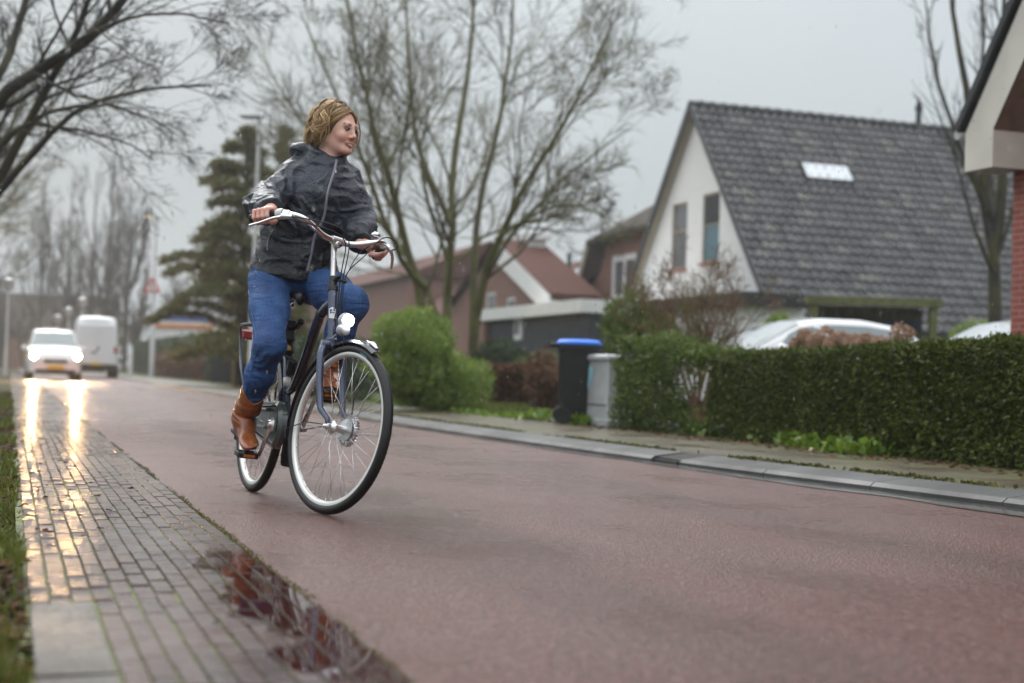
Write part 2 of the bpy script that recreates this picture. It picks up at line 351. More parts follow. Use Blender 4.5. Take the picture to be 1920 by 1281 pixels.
def brick_field(name, x0, rows, bw, bl, y0, y1, z, tilt, seed, gap=.006):
    g = np.random.default_rng(seed); m = MB()
    for r in range(rows):
        yy = np.arange(y0-(r % 2)*bl*.5+g.uniform(-.02, .02), y1, bl); n = len(yy); xc = np.full(n, x0+(r+.5)*bw)+g.normal(0, .0012, n)
        hw, hl = (bw-gap)/2, (bl-gap*1.7)/2+g.normal(0, .001, n); tx, ty = g.normal(0, tilt, n), g.normal(0, tilt*.6, n)
        low = .004*vnoise(np.stack([xc*3, yy*1.2, yy*0], 1)); dz = g.normal(0, .0006, n)+low
        tx += .005*vnoise(np.stack([xc*4+9, yy*1.5, yy*0], 1)); ty += .004*vnoise(np.stack([xc*2, yy*1.7+4, yy*0], 1))
        Vv = []
        for ins, zz in ((.002, 0.0), (0.0, -.0018), (0.0, -.05)):
            for sx, sy in ((-1, -1), (1, -1), (1, 1), (-1, 1)):
                lx, ly = sx*(hw-ins), sy*(hl-ins); Vv.append(np.stack([xc+lx, yy+bl/2+ly, z+dz+zz+lx*tx+ly*ty], 1))
        V = np.stack(Vv, 1).reshape(-1, 3); b = np.arange(n)[:, None]*12
        for f in ((0, 1, 2, 3), (4, 5, 1, 0), (5, 6, 2, 1), (6, 7, 3, 2), (7, 4, 0, 3), (8, 9, 5, 4), (9, 10, 6, 5), (10, 11, 7, 6), (11, 8, 4, 7)): pass
        Fs = np.concatenate([b+np.array(f) for f in ((0, 1, 2, 3), (4, 5, 1, 0), (5, 6, 2, 1), (6, 7, 3, 2), (7, 4, 0, 3), (8, 9, 5, 4), (9, 10, 6, 5), (10, 11, 7, 6), (11, 8, 4, 7))])
        m.add(V, Fs)
    return m
tag(brick_field('brick_strip', .215, 10, .051, .205, -1.5, 75, .006, .0095, 5, .0052).build('brick_strip', M['clinker']), kind='structure')
tag(brick_field('brick_border', .062, 3, .051, .205, 3.62, 75, .006, .0095, 15, .0052).build('brick_border', M['clinker']), kind='structure')
t = NT('wet_concrete_edging'); p = t.pos(); n = t.noise(p, 12, 5); nb = t.noise(p, 1.7, 4)
M['edging'] = t.P(col=t.mix(t.rng(t.noise(p, 5, 5, .65), .38, .62, 0, .8), t.mix(n, (.055, .05, .045), (.105, .097, .088)), (.03, .026, .02)), rough=t.rng(nb, .35, .6, .38, .62), spec=.35, nor=t.bump(t.math('ADD', n, t.noise(p, 50, 3)), .006), coat=.0, coatr=.2)
tag(brick_field('edging_strip', .06, 1, .152, .85, -1.5, 3.4, .006, .003, 6, .006).build('edging_strip', M['edging']), kind='structure')
sheet('joint_bed', [.04, .25, .5, .76], np.arange(-2, 76, 2.), -.0015, M['moss'])
# moss ridge where clinkers meet the road
def moss_line(name, xf, w, y0, y1, z, seed, dens, szr=(.008, .02), colr=None):
    g = np.random.default_rng(seed); n = int((y1-y0)*dens); y = y0+(y1-y0)*g.random(n)**1.6
    keep = vnoise(np.stack([y*1.3, y*0+seed, y*0], 1))+vnoise(np.stack([y*5, y*0+seed, y*0], 1))*.6 > -.25+g.normal(0, .2, n); y = y[keep]; n = len(y)
    P = np.stack([xf(y)+g.normal(0, w, n), y, np.full(n, z)], 1); m = MB(); m.leaves(P, g.uniform(*szr, n), aspect=.9, seed=seed, up=1.2)
    return m
M['moss_leaf'] = leafmat('moss_leaf', (.055, .055, .016), (.17, .17, .035), .6, .15, 3)
tag(moss_line('moss', lambda y: .735+.006*np.sin(y*4), .009, 1.5, 40, -.004, 11, 1300, (.003, .009)).build('moss', M['moss_leaf']), kind='stuff')
# puddles: shallow water lying between and over the clinkers
t = NT('puddle_water'); p = t.pos(); M['water'] = t.P(col=(.9, .9, .9), trans=1.0, rough=.03, ior=1.33, nor=t.bump(t.math('ADD', t.noise(p, 28, 3), t.noise(p, 9, 2)), .004))
def puddle(x, y, rx, ry, z, seed):
    m = MB(); n = 48; a = np.linspace(0, 2*math.pi, n, endpoint=False); r = 1+.35*vnoise(np.stack([np.cos(a)*1.3+seed*7, np.sin(a)*1.3, a*0], 1))+.15*vnoise(np.stack([np.cos(a)*4+seed*3, np.sin(a)*4, a*0], 1))
    P = np.stack([x+rx*r*np.cos(a), y+ry*r*np.sin(a), np.full(n, z)], 1); m.add(np.concatenate([[[x, y, z]], P]), [(0, i+1, (i+1) % n+1) for i in range(n)])
    return tag(m.build('puddle', M['water']), kind='structure')
pass
# kerb of one-metre stones, road gully, wet gutter
t = NT('kerb_concrete'); p = t.pos(); n = t.noise(p, 35, 5); nb = t.noise(p, 1.5, 4)
M['kerb'] = t.P(col=t.mix(t.rng(nb, .35, .65, 0, 1), t.mix(n, (.060, .062, .062), (.110, .113, .113)), (.050, .052, .050)), rough=t.rng(nb, .3, .7, .48, .62), spec=.35, nor=t.bump(n, .003), coat=.0, coatr=.2)
yg0, yg1 = ground(1284, 873)[1], ground(1226, 866)[1]
KP = [(0, -.05), (0, .022), (.028, .044), (.255, .070), (.285, .070), (.285, -.05)]
def kerb_piece(m, ya, yb):
    V = []; ys = np.linspace(ya, yb, 3)
    for y in ys: V += [[kx(y)+a, y, b] for a, b in KP]
    k = len(KP); m.add(V, [(q*k+i, (q+1)*k+i, (q+1)*k+i+1, q*k+i+1) for q in range(2) for i in range(k-1)]+[tuple(range(k))[::-1], tuple(range(2*k, 3*k))])
m = MB(); y = yg1
while y < 150: kerb_piece(m, y+.004, y+.996); y += 1.0
y = yg0
while y > -4: kerb_piece(m, y-.996, y-.004); y -= 1.0
tag(m.build('kerb', M['kerb']), kind='structure')
gy = (yg0+yg1)/2; gx = float(kx(gy))
dr = thing('storm_drain', 'dark iron road gully grate set into the grey kerb stones', 'drain', (gx, gy, 0))
M['iron'] = simple('cast_iron', (.045, .042, .04), .45, metal=.5, var=.3, scale=20)
m = MB(); m.box((gx+.14, gy, -.055), (.29, yg1-yg0-.004, .03)); m.box((gx+.015, gy, -.005), (.03, yg1-yg0-.004, .06)); m.box((gx+.277, gy, .03), (.02, yg1-yg0-.004, .075))
m.build('grate_frame', M['iron'], dr)
sl = np.array([.03, .044, .070])
for i in range(8):
    yy = yg0+.03+(yg1-yg0-.06)*i/7; m = MB(); m.prism([(gx+.03, yy-.016, .0), (gx+.03, yy-.016, .036), (gx+.267, yy-.016, .068), (gx+.267, yy-.016, .0)], (0, .032, 0)); m.build('grate_bar', M['iron'], dr)
t = NT('gutter_wet'); p = t.pos(); n = t.noise(p, 60, 4); nb = t.noise(t.scalev(p, (3, 1, 1)), 1.2, 4)
M['gutter'] = t.P(col=t.mix(n, (.02, .017, .016), (.05, .04, .036)), rough=t.rng(nb, .4, .62, .06, .35), nor=t.bump(n, .004), coat=.5, coatr=.06)
gwid = lambda y: .15+.24*np.clip(1-(y-4)/6, 0, 1)+.05*vnoise(np.stack([np.ravel(y)*1.7, np.ravel(y)*0, np.ravel(y)*0], 1)).reshape(np.shape(y))
sheet('gutter', np.linspace(0, 1, 4), np.arange(-4, 40, .25), .004, M['gutter'], xf=lambda X, Y: kx(Y)-.001-(1-X)*gwid(Y))
# pavement beyond the kerb: mossy brown clinkers
t = NT('mossy_paving'); b = t.n('TexBrick'); t.set(b, Vector=t.uv(), Color1=(.095, .07, .05, 1), Color2=(.15, .115, .08, 1), Mortar=(.055, .06, .02, 1), Scale=1.0)
b.inputs['Mortar Size'].default_value = .006; b.inputs['Brick Width'].default_value = .21; b.inputs['Row Height'].default_value = .07
p = t.pos(); n = t.noise(p, 1.6, 5); n2 = t.noise(p, 30, 4); nl = t.noise(t.scalev(p, (.6, .25, 1)), .6, 3)
c = t.mix(t.rng(n, .45, .68, 0, .75), b.outputs[0], (.10, .115, .025)); c = t.mix(t.rng(n2, .45, .75, 0, .5), c, (.05, .04, .03))
M['paving'] = t.P(col=c, rough=t.rng(n, .3, .6, .18, .5), nor=t.bump(t.math('SUBTRACT', n2, t.math('MULTIPLY', b.outputs['Fac'], 2.0)), .006), coat=.25, coatr=.15)
sheet('pavement', np.linspace(0, 1, 4), np.concatenate([np.arange(-4, 30, 1.), np.arange(30, 150, 5.)]), .064, M['paving'], xf=lambda X, Y: kx(Y)+.287+X*(6.25-kx(Y)-.287))
# garden ground to the right of the pavement (lawn, driveway)
t = NT('garden_soil'); p = t.pos(); n = t.noise(p, 1.0, 6); n2 = t.noise(p, 20, 5)
M['garden'] = t.P(col=t.mix(t.rng(n, .4, .6, 0, 1), (.05, .038, .025), (.06, .10, .022)), rough=.85, spec=.15, nor=t.bump(n2, .03))
sheet('lawn', [6.25, 8, 12, 20, 40, 120], [-6, 3, 10, 20, 40, 80, 200], .060, M['garden'])
# left verge: rough grass, fallen leaves
sheet('verge', np.linspace(-7, .055, 24), np.concatenate([np.arange(-2, 24, .5), np.arange(24, 160, 4.)]), .0, M['soil'], amp=.035, nsc=1.5)
M['grass'] = leafmat('grass_blade', (.060, .080, .014), (.18, .20, .04), .4, .3, 1.5)
def grass(name, P, h, seed):
    g = np.random.default_rng(seed); n = len(P); a = g.uniform(0, 2*math.pi, n); d = np.stack([np.cos(a), np.sin(a), 0*a], 1); le = g.normal(0, .5, (n, 2)); H = (h*g.uniform(.5, 1.3, n))[:, None]
    w = .0028*np.clip(P[:, 1:2]/3.5, 1, 5); tip = P+np.concatenate([le*H*.8, H], 1); mid = P+np.concatenate([le*H*.25, H*.6], 1)
    V = np.stack([P-d*w, P+d*w, mid+d*w*.8, tip, mid-d*w*.8], 1).reshape(-1, 3); m = MB(); m.add(V, np.arange(5*n).reshape(n, 5)); return m
g = np.random.default_rng(21); n = 26000
P = np.stack([.05-np.abs(g.normal(0, .8, n)), 2.0+24*g.random(n)**1.8, np.full(n, -.01)], 1)
P = np.concatenate([P, np.stack([.05-np.abs(g.normal(0, .35, 9000)), 2.0+3*g.random(9000), np.full(9000, -.01)], 1)]); n = len(P); k = vnoise(P*np.array([3, 1.2, 0])+3)+.5*vnoise(P*np.array([9, 5, 0])) > .06+.15*g.normal(size=n); P = P[(k | ((P[:, 1] < 5) & (g.random(n) < .14))) & (P[:, 0] < .05)]; vz = lambda P: .035*vnoise(np.stack([P[:, 0]*1.5+5, P[:, 1]*1.5, P[:, 0]*0], 1)); P[:, 2] = vz(P)-.004
tag(grass('verge_grass', P, .05, 22).build('verge_grass', M['grass']), kind='stuff')
def litter(name, P, mat, seed, size=.05):
    m = MB(); m.leaves(P, size, aspect=.75, seed=seed, nrm_bias=None, up=.0); o = m
    V = o.v[0].reshape(-1, 4, 3); c = V[:, :1]; V[:, :, 2] = c[:, :, 2]+(V[:, :, 2]-c[:, :, 2])*.25+.004; o.v[0] = V.reshape(-1, 3); return tag(o.build(name, mat), kind='stuff')
M['dead_leaf'] = leafmat('dead_leaf', (.030, .018, .010), (.13, .058, .024), .85, .05, 6, .1)
n = 12000; P = np.stack([.05-np.abs(g.normal(0, .40, n)), 2.0+26*g.random(n)**1.7, np.full(n, .004)], 1); P[:, 2] = vz(P)+.004; litter('leaf_litter', P, M['dead_leaf'], 31, .045)
n = 260; P = np.stack([.06+g.random(n)**2*.5, 5+14*g.random(n), np.full(n, .009)], 1); litter('strip_leaf_litter', P, M['dead_leaf'], 32, .035)
n = 1700; yy = 4+14*g.random(n); P = np.stack([6.22-np.abs(g.normal(0, .22, n)), yy, np.full(n, .066)], 1); litter('hedge_leaf_litter', P, M['dead_leaf'], 33, .05)
tag(moss_line('kerb_moss', lambda y: kx(y)+.31, .02, 4, 28, .064, 12, 700, (.012, .03)).build('kerb_moss', M['moss_leaf']), kind='stuff')
# ================================================================== BUILDINGS
def gable(m, x, y0, y1, zb, top, holes, depth=.12, mi=0, sgn=-1):
    """wall in plane x (facing -x) with openings; top(y) -> height, holes (ya, yb, za, zb)"""
    ys = sorted(set([y0, y1]+[v for h in holes for v in h[:2]]+[k for k in getattr(top, 'knots', []) if y0 < k < y1]))
    for a, b in zip(ys[:-1], ys[1:]):
        hs = sorted([h for h in holes if h[0] <= a+1e-6 and h[1] >= b-1e-6], key=lambda h: h[2]); lo = zb
        for h in hs: m.quad((x, a, lo), (x, b, lo), (x, b, h[2]), (x, a, h[2]), mi); lo = h[3]
        m.quad((x, a, lo), (x, b, lo), (x, b, top(b)), (x, a, top(a)), mi)
    for a, b, c, d in holes:
        X = x+depth
        m.quad((x, a, c), (X, a, c), (X, b, c), (x, b, c), mi); m.quad((x, a, d), (x, b, d), (X, b, d), (X, a, d), mi)
        m.quad((x, a, c), (x, a, d), (X, a, d), (X, a, c), mi); m.quad((x, b, c), (X, b, c), (X, b, d), (x, b, d), mi)
def window_x(parent, x, ya, yb, za, zb, fmat, gmat=None, fw=.07, bars=(), sill=None, name='window'):
    """window in a wall facing -x: frame ring, pane, sill"""
    m = MB(); X = x+.06
    m.box((X, (ya+yb)/2, za+fw/2), (.06, yb-ya, fw)); m.box((X, (ya+yb)/2, zb-fw/2), (.06, yb-ya, fw))
    m.box((X, ya+fw/2, (za+zb)/2), (.056, fw, zb-za-2*fw)); m.box((X, yb-fw/2, (za+zb)/2), (.056, fw, zb-za-2*fw))
    for k, v in bars:
        if k == 'h': m.box((X, (ya+yb)/2, v), (.052, yb-ya-2*fw, fw*.8))
        else: m.box((X, v, (za+zb)/2), (.048, fw*.8, zb-za-2*fw))
    w = m.build(name, fmat, parent)
    m = MB(); m.box((X+.012, (ya+yb)/2, (za+zb)/2), (.012, yb-ya-fw*1.2, zb-za-fw*1.2)); m.build('pane', gmat or M['glass'], w)
    if sill is not None: m = MB(); m.box((x-.03, (ya+yb)/2, za-.035), (.16, yb-ya+.12, .066)); m.build('sill', sill, w)
    return w
def tiled_slope(m, x0, x1, ytop, ztop, ybot, zbot, tw, th, amp=.028, step=.03, seed=1):
    """pan tiles on a slope falling along y (ridge runs along x)"""
    L = math.hypot(ytop-ybot, ztop-zbot); nr = max(1, int(round(L/th))); nc = max(1, int(round((x1-x0)/tw))); s = np.array([0, ybot-ytop, zbot-ztop])/L
    nv = np.array([0, -s[2], s[1]]); nv = nv if nv[2] > 0 else -nv; q = 6; g = np.random.default_rng(seed)
    u = np.linspace(0, 1, q+1); prof = np.where(u < .62, np.sin(u/.62*math.pi)*amp, -np.sin((u-.62)/.38*math.pi)*amp*.35)
    for r in range(nr):
        a, b = L*r/nr, L*(r+1)/nr+.03
        for c in range(nc):
            xs = x0+(c+u)*(x1-x0)/nc; j = g.normal(0, .004)
            A = np.stack([xs, ytop+s[1]*a+nv[1]*(prof+j), ztop+s[2]*a+nv[2]*(prof+j)], 1); B = np.stack([xs, ytop+s[1]*b+nv[1]*(prof+step+j), ztop+s[2]*b+nv[2]*(prof+step+j)], 1)
            Cc = B-nv*.035; V = np.concatenate([A, B, Cc]); n = q+1
            m.add(V, [(i, n+i, n+i+1, i+1) for i in range(q)]+[(n+i, 2*n+i, 2*n+i+1, n+i+1) for i in range(q)])
def tilemat(name, c1, c2, lichen, la=.12, rough=.48, spec=.42):
    t = NT(name); g = t.n('NewGeometry'); r = g.outputs['Random Per Island']; p = g.outputs['Position']; n = t.noise(p, .7, 5); n2 = t.noise(p, 11, 5)
    c = t.mix(r, c1, c2); c = t.mix(t.rng(t.math('ADD', r, t.math('MULTIPLY', n, .10)), 1.0-la, 1.06-la, 0, .45), c, lichen); c = t.mix(t.rng(n2, .5, .75, 0, .35), c, tuple(x*.5 for x in c1))
    return t.P(col=c, rough=rough, nor=t.bump(n2, .01), spec=spec)
M['grey_tile'] = tilemat('grey_roof_tile', (.052, .052, .055), (.108, .107, .111), (.20, .185, .15), .07)
M['black_tile'] = tilemat('black_roof_tile', (.02, .021, .024), (.045, .046, .05), (.1, .1, .08), .03)
M['brown_tile'] = tilemat('brown_roof_tile', (.050, .042, .036), (.080, .068, .058), (.10, .095, .07), rough=.85, spec=.12)
M['red_tile'] = tilemat('red_roof_tile', (.080, .036, .029), (.115, .052, .041), (.15, .11, .07), rough=.85, spec=.12)
M['white_brick'] = brickmat('white_painted_brick', (.86, .86, .85), (.80, .80, .80), (.70, .70, .69), stain=.10, bumpd=.004)
M['red_brick'] = brickmat('red_brick', (.27, .055, .04), (.36, .085, .06), (.30, .27, .24), stain=.15)
M['old_brick'] = brickmat('old_pink_brick', (.20, .088, .064), (.27, .125, .092), (.24, .20, .165), stain=.25)
M['shade_glass'] = NT('blind_glass').P(col=(.10, .10, .11), rough=.06, spec=.8)
M['teal_glass'] = NT('teal_glass').P(col=(.06, .15, .19), rough=.06, spec=.8)
# ---- white gabled house with the grey tiled roof
GX, AY, AZ = 18.62, 37.77, 8.78; SL = 1.27; WX = GX+.27
wh = thing('white_house', 'white painted brick house with steep grey tiled roof and a skylight', 'house', (WX, AY, 0))
top = lambda y: AZ-.22-SL*abs(y-AY)
top.knots = [AY]
wins = []
for tl, br in (((1261, 381), (1286, 506)), ((1319, 362), (1347, 493))): wa, wb_ = onx(*tl, WX), onx(*br, WX); wins.append((wb_[1], wa[1], (wb_[2]+onx(tl[0], br[1]-2, WX)[2])/2, (wa[2]+onx(br[0], tl[1], WX)[2])/2))
m = MB(); gable(m, WX, 33.3, 42.2, 0, top, wins); m.quad((WX, 33.3, 0), (WX, 33.3, 2.9), (30, 33.3, 2.9), (30, 33.3, 0)); m.quad((30, 33.3, 0), (30, 42.2, 0), (30, 42.2, 2.9), (30, 33.3, 2.9)); m.quad((WX, 42.2, 0), (30, 42.2, 0), (30, 42.2, 2.9), (WX, 42.2, 2.9))
m.add([(30, 33.3, 2.9), (30, 42.2, 2.9), (30, AY, AZ-.25)], [(0, 1, 2)]); m.build('wall', M['white_brick'], wh)
zc1 = wins[0][2]*.42+wins[0][3]*.58; zc2 = wins[1][2]*.45+wins[1][3]*.55; yc2 = (wins[1][0]+wins[1][1])/2; w = window_x(wh, WX, *wins[0], M['tan_paint'], M['shade_glass'], fw=.05, bars=(('h', zc1),), sill=M['red_brick'])
w = window_x(wh, WX, *wins[1], M['tan_paint'], M['teal_glass'], fw=.05, bars=(('h', zc2),), sill=M['red_brick'])
m = MB(); hs = wins[1][3]-zc2-.06; ws_ = wins[1][1]-wins[1][0]-.12; m.box((WX+.045, yc2, zc2+hs/2), (.02, ws_, hs))
for i in range(12): m.box((WX+.03, yc2, zc2+.04+i*(hs-.06)/12), (.016, ws_, .04))
m.build('shutter', M['dark_boards'], w)
m = MB(); EY = 32.55; EZ = AZ-SL*(AY-EY); tiled_slope(m, GX+.02, 30.3, AY, AZ, EY, EZ, .30, .335, amp=.062, step=.06, seed=4)
m.quad((GX, AY, AZ-.05), (30.3, AY, AZ-.05), (30.3, 42.9, AZ-.05-SL*(42.9-AY)), (GX, 42.9, AZ-.05-SL*(42.9-AY))); rf = m.build('roof', M['grey_tile'], wh)
m = MB()
for i in range(31):
    x = GX+.05+i*.37; m.tube([(x, AY, AZ+.0), (x+.19, AY, AZ+.012), (x+.40, AY, AZ+.03)], [.12, .12, .135], 10)
m.build('ridge_tiles', M['black_tile'], rf)
def verge(m, x, ya, za, yb, zb, h, t): m.add([(x, ya, za), (x, yb, zb), (x, yb, zb-h), (x, ya, za-h), (x+t, ya, za), (x+t, yb, zb), (x+t, yb, zb-h), (x+t, ya, za-h)], [(0, 1, 2, 3), (7, 6, 5, 4), (0, 4, 5, 1), (3, 2, 6, 7), (0, 3, 7, 4), (1, 5, 6, 2)])
m = MB(); verge(m, GX-.02, AY+.02, AZ+.11, EY-.1, EZ+.02, .20, .06); verge(m, GX-.024, AY-.02, AZ+.11, 43.0, AZ-SL*(43-AY)+.05, .40, .06); m.build('bargeboard', M['black_paint'], wh)
m = MB(); m.add([(GX+.04, AY, AZ-.16), (WX+.01, AY, AZ-.16), (WX+.01, 43, AZ-.16-SL*(43-AY)), (GX+.04, 43, AZ-.16-SL*(43-AY))], [(0, 1, 2, 3)]); m.add([(GX+.04, AY, AZ-.1), (WX+.01, AY, AZ-.1), (WX+.01, EY, EZ-.1), (GX+.04, EY, EZ-.1)], [(0, 3, 2, 1)])
m.build('soffit', M['tan_paint'], wh)
m = MB(); m.tube([(GX+.1, EY-.03, EZ-.05), (30.3, EY-.03, EZ-.05)], .075, 10); m.build('gutter_pipe', M['black_paint'], wh)
# skylight on the slope
def onroof(px, py):
    d = ray(px, py); nv = np.array([0, SL, -1.0]); k = np.array([0, AY, AZ]); tt = nv@(k-C0)/(nv@d); return C0+d*tt
a, b, c_, d_ = onroof(1497, 308), onroof(1585, 311), onroof(1602, 345), onroof(1510, 342); xm0, xm1 = (a[0]+d_[0])/2, (b[0]+c_[0])/2; yt, yb = (a[1]+b[1])/2, (c_[1]+d_[1])/2
s_ = nrm([0, -1, -SL]); nv_ = nrm([0, -SL, 1]); cc = np.array([(xm0+xm1)/2, (yt+yb)/2, AZ-SL*(AY-(yt+yb)/2)]); Ls = (yt-yb)*math.hypot(1, SL); A3 = np.array([[1, 0, 0], s_, nv_]); wx_ = xm1-xm0
sk = MB()
for sx in (-1, 1): sk.box(cc+A3[0]*sx*(wx_/2-.035)+nv_*.06, (.07, Ls, .12), A3, bev=.01)
for sx in (-1, 1): sk.box(cc+s_*sx*(Ls/2-.04)+nv_*.058, (wx_-.14, .08, .12), A3, bev=.01)
sk = sk.build('skylight', M['black_paint'], wh)
m = MB(); m.box(cc+nv_*.095, (wx_-.14, Ls-.16, .02), A3)
t = NT('skylight_glass'); M['sky_glass'] = t.P(col=(.62, .66, .70), rough=.05, spec=1.0, coat=1.0, coatr=.02); m.build('pane', M['sky_glass'], sk)  # pale sky reflection is put into the pane's base colour
m = MB(); m.box(cc+s_*(Ls/2+.12)+nv_*.05, (wx_+.3, .26, .01), A3); m.build('flashing', M['dark_boards'], sk)
fl = onroof(1722, 240); m = MB(); m.lathe(fl+np.array([0, 0, -.2]), (0, 0, 1), [(0, .22), (.25, .16), (.3, .09), (.75, .085), (.76, .13), (.84, .13), (.86, .09), (.95, .10), (1.0, .05), (1.15, .03)], 14); m.build('flue', M['black_paint'], wh)
# flat-roofed extension in front of the gable
PX0 = 16.9; e0 = onx(1114, 573, PX0); ey0, ez = e0[1], e0[2]
ex = thing('flat_extension', 'flat roofed white extension with black fascia in front of the white gable', 'extension', (PX0, 36, 0))
m = MB(); m.box(((PX0+WX)/2-.05, (ey0+31)/2, ez-.16), (WX-PX0-.1, ey0-31, .32)); m.build('roof_edge', M['black_paint'], ex)
wl = [(ey0-1.75, ey0-.95, .95, ez-.5), (ey0-4.2, ey0-2.4, .95, ez-.5)]
tp = lambda y: ez-.33
m = MB(); gable(m, PX0+.25, 31.3, ey0-.3, 0, tp, wl); m.quad((PX0+.25, ey0-.3, 0), (WX-.1, ey0-.3, 0), (WX-.1, ey0-.3, ez-.33), (PX0+.25, ey0-.3, ez-.33)); m.quad((PX0+.25, 31.3, 0), (PX0+.25, 31.3, ez-.33), (WX-.1, 31.3, ez-.33), (WX-.1, 31.3, 0)); m.build('wall', M['white_brick'], ex)
for h in wl: window_x(ex, PX0+.25, *h, M['white_paint'], M['shade_glass'], sill=M['dark_boards'])
# ---- red brick house at the right edge, boxed white eaves
BX = 9.27; rb = thing('brick_house', 'red brick house corner with white boxed eaves and dark verge tiles', 'house', (BX, 9, 0))
yc = 11.57; FXx = BX-.42; yf, yn = onx(1810, 250, FXx)[1], onx(1862, 244, FXx)[1]
zt, zbx = onx(1810, 250, FXx)[2], onx(1812, 322, FXx)[2]
m = MB(); sl2 = 1.75
def top2(y): return min(zbx+.05+max(0, (yf-.25-y))*sl2, 7.5)
top2.knots = [yf-.25, 8.6]
p0 = onx(1862, 244, FXx); p1 = onx(1922, 108, FXx); slp = (p1[2]-p0[2])/(p0[1]-p1[1]); twl = lambda y: max(zbx+.3, zt-.02+(yn-abs(y-(yf-6.2))-(yf-6.2))*slp)
twl.knots = [yf-6.2, yn]; gable(m, BX, -1.5, yc, 0, twl, []); m.quad((BX, yc, 0), (16.5, yc, 0), (16.5, yc, zbx+.3), (BX, yc, zbx+.3)); m.build('wall', M['red_brick'], rb)
p0 = onx(1862, 244, FXx); p1 = onx(1922, 108, FXx); slp = (p1[2]-p0[2])/(p0[1]-p1[1])
m = MB()   # boxed eave: front board, return, sloping bargeboard
hz = .30; yv = yf; ztop = zt
poly = [(FXx, yf, zbx), (FXx, yf, zt), (FXx, yf-6.2, zt+6.2*slp), (FXx, yf-6.2-.0, zt+6.2*slp-(slp*(yf-yn)+.02)), (FXx, yn, zt-.02), (FXx, yn, zbx-.0)]
m.add(poly, [(0, 1, 2, 3, 4, 5)]); m.quad((FXx, yn, zbx), (FXx, yn, zt-.02), (BX, yn, zt-.02), (BX, yn, zbx)); m.quad((FXx, yf, zbx), (BX, yf, zbx), (BX, yf, zt), (FXx, yf, zt)); m.build('eave_box', M['cream_paint'], rb)
m = MB(); m.quad((FXx+.01, yf-.005, zbx+.004), (FXx+.01, yn+.005, zbx+.004), (BX-.002, yn+.005, zbx+.004), (BX-.002, yf-.005, zbx+.004)); m.quad((FXx+.01, yn, zt-.03), (BX-.002, yn, zt-.03), (BX-.002, yf-6.2, zt-.03+(yn-yf+6.2)*slp), (FXx+.01, yf-6.2, zt-.03+(yn-yf+6.2)*slp)); m.quad((FXx+.01, yf-12.4, zt-.03), (BX-.002, yf-12.4, zt-.03), (BX-.002, yf-6.2, zt-.03+(yn-yf+6.2)*slp), (FXx+.01, yf-6.2, zt-.03+(yn-yf+6.2)*slp)); m.build('soffit', simple('brown_soffit', (.22, .16, .13), .6), rb)
m = MB(); L2 = 6.2; s2 = nrm([0, -1, slp]); n2 = nrm([0, slp, 1])
for i in range(20):
    y = yf+.06-i*.33*abs(s2[1]); z = zt+.03+i*.33*s2[2]-.0; cpt = np.array([FXx-.01, y, z])+s2*.16+n2*(.03)
    m.box(cpt+np.array([.11, 0, 0]), (.30, .36, .10), np.array([[1, 0, 0], s2, n2])@np.eye(3), bev=.012)
m.quad((FXx+.2, yf+.1, zt+.05), (16, yf+.1, zt+.05), (16, yf-6.2, zt+.05+6.3*slp), (FXx+.2, yf-6.2, zt+.05+6.3*slp)); m.quad((FXx+.2, yf-6.2, zt+.05+6.3*slp), (16, yf-6.2, zt+.05+6.3*slp), (16, yf-12.5, zt+.05), (FXx+.2, yf-12.5, zt+.05)); m.build('roof', M['black_tile'], rb)
m = MB(); m.tube([(FXx-.02, yf+.1, zt+.0), (16, yf+.1, zt+.0)], .055, 10); m.build('gutter_pipe', M['galv'], rb)
# ---- brick house with half-hipped brown roof behind the white house
HX = 20.5; k0 = onx(1083, 548, HX); k1 = onx(1106, 452, HX); k2 = onx(1245, 335, HX); yA = k0[1]-.3
mh = thing('mansard_house', 'brick house with brown half hipped roof behind the white gabled house', 'house', (HX, k2[1], 0))
yk, zk = k1[1], k1[2]; ze = k0[2]; yR = k2[1]-1.5; zR = k2[2]+.9
w0 = onx(1133, 480, HX); w1 = onx(1176, 560, HX); wm = [(w1[1], w0[1], w1[2], w0[2])]
def topm(y): return min(zk+.1, ze+(yA-y)*(zk-ze)/max(.1, (yA-yk)))
topm.knots = [yk]
m = MB(); gable(m, HX+.3, 44.2, yA, 0, topm, wm); m.quad((HX+.3, yA, 0), (32, yA, 0), (32, yA, ze), (HX+.3, yA, ze)); m.build('wall', M['old_brick'], mh)
window_x(mh, HX+.3, *wm[0], M['white_paint'], M['shade_glass'], fw=.22, bars=(('v', (wm[0][0]+wm[0][1])/2),), sill=M['white_paint'])
m = MB(); yN = max(yR-5, 44.2); m.add([(HX-.15, yk, zk), (HX-.15, yN, zk+.15), (HX+2.5, yN, zR+.3), (HX+2.5, yR, zR)], [(0, 1, 2, 3)]); m.add([(HX-.15, yk, zk), (HX-.15, k0[1], ze), (33, k0[1], ze), (33, yR, zR), (HX+2.5, yR, zR)], [(0, 1, 2, 3, 4)]); m.add([(HX-.15, yk, zk-.18), (HX-.15, yN, zk-.03), (HX-.15, yN, zk+.15), (HX-.15, yk, zk)], [(0, 1, 2, 3)])
m.build('roof', M['brown_tile'], mh)
m = MB(); verge(m, HX-.14, yk-.05, zk-.05, k0[1], ze, .35, .05); m.build('bargeboard', M['tan_paint'], mh)
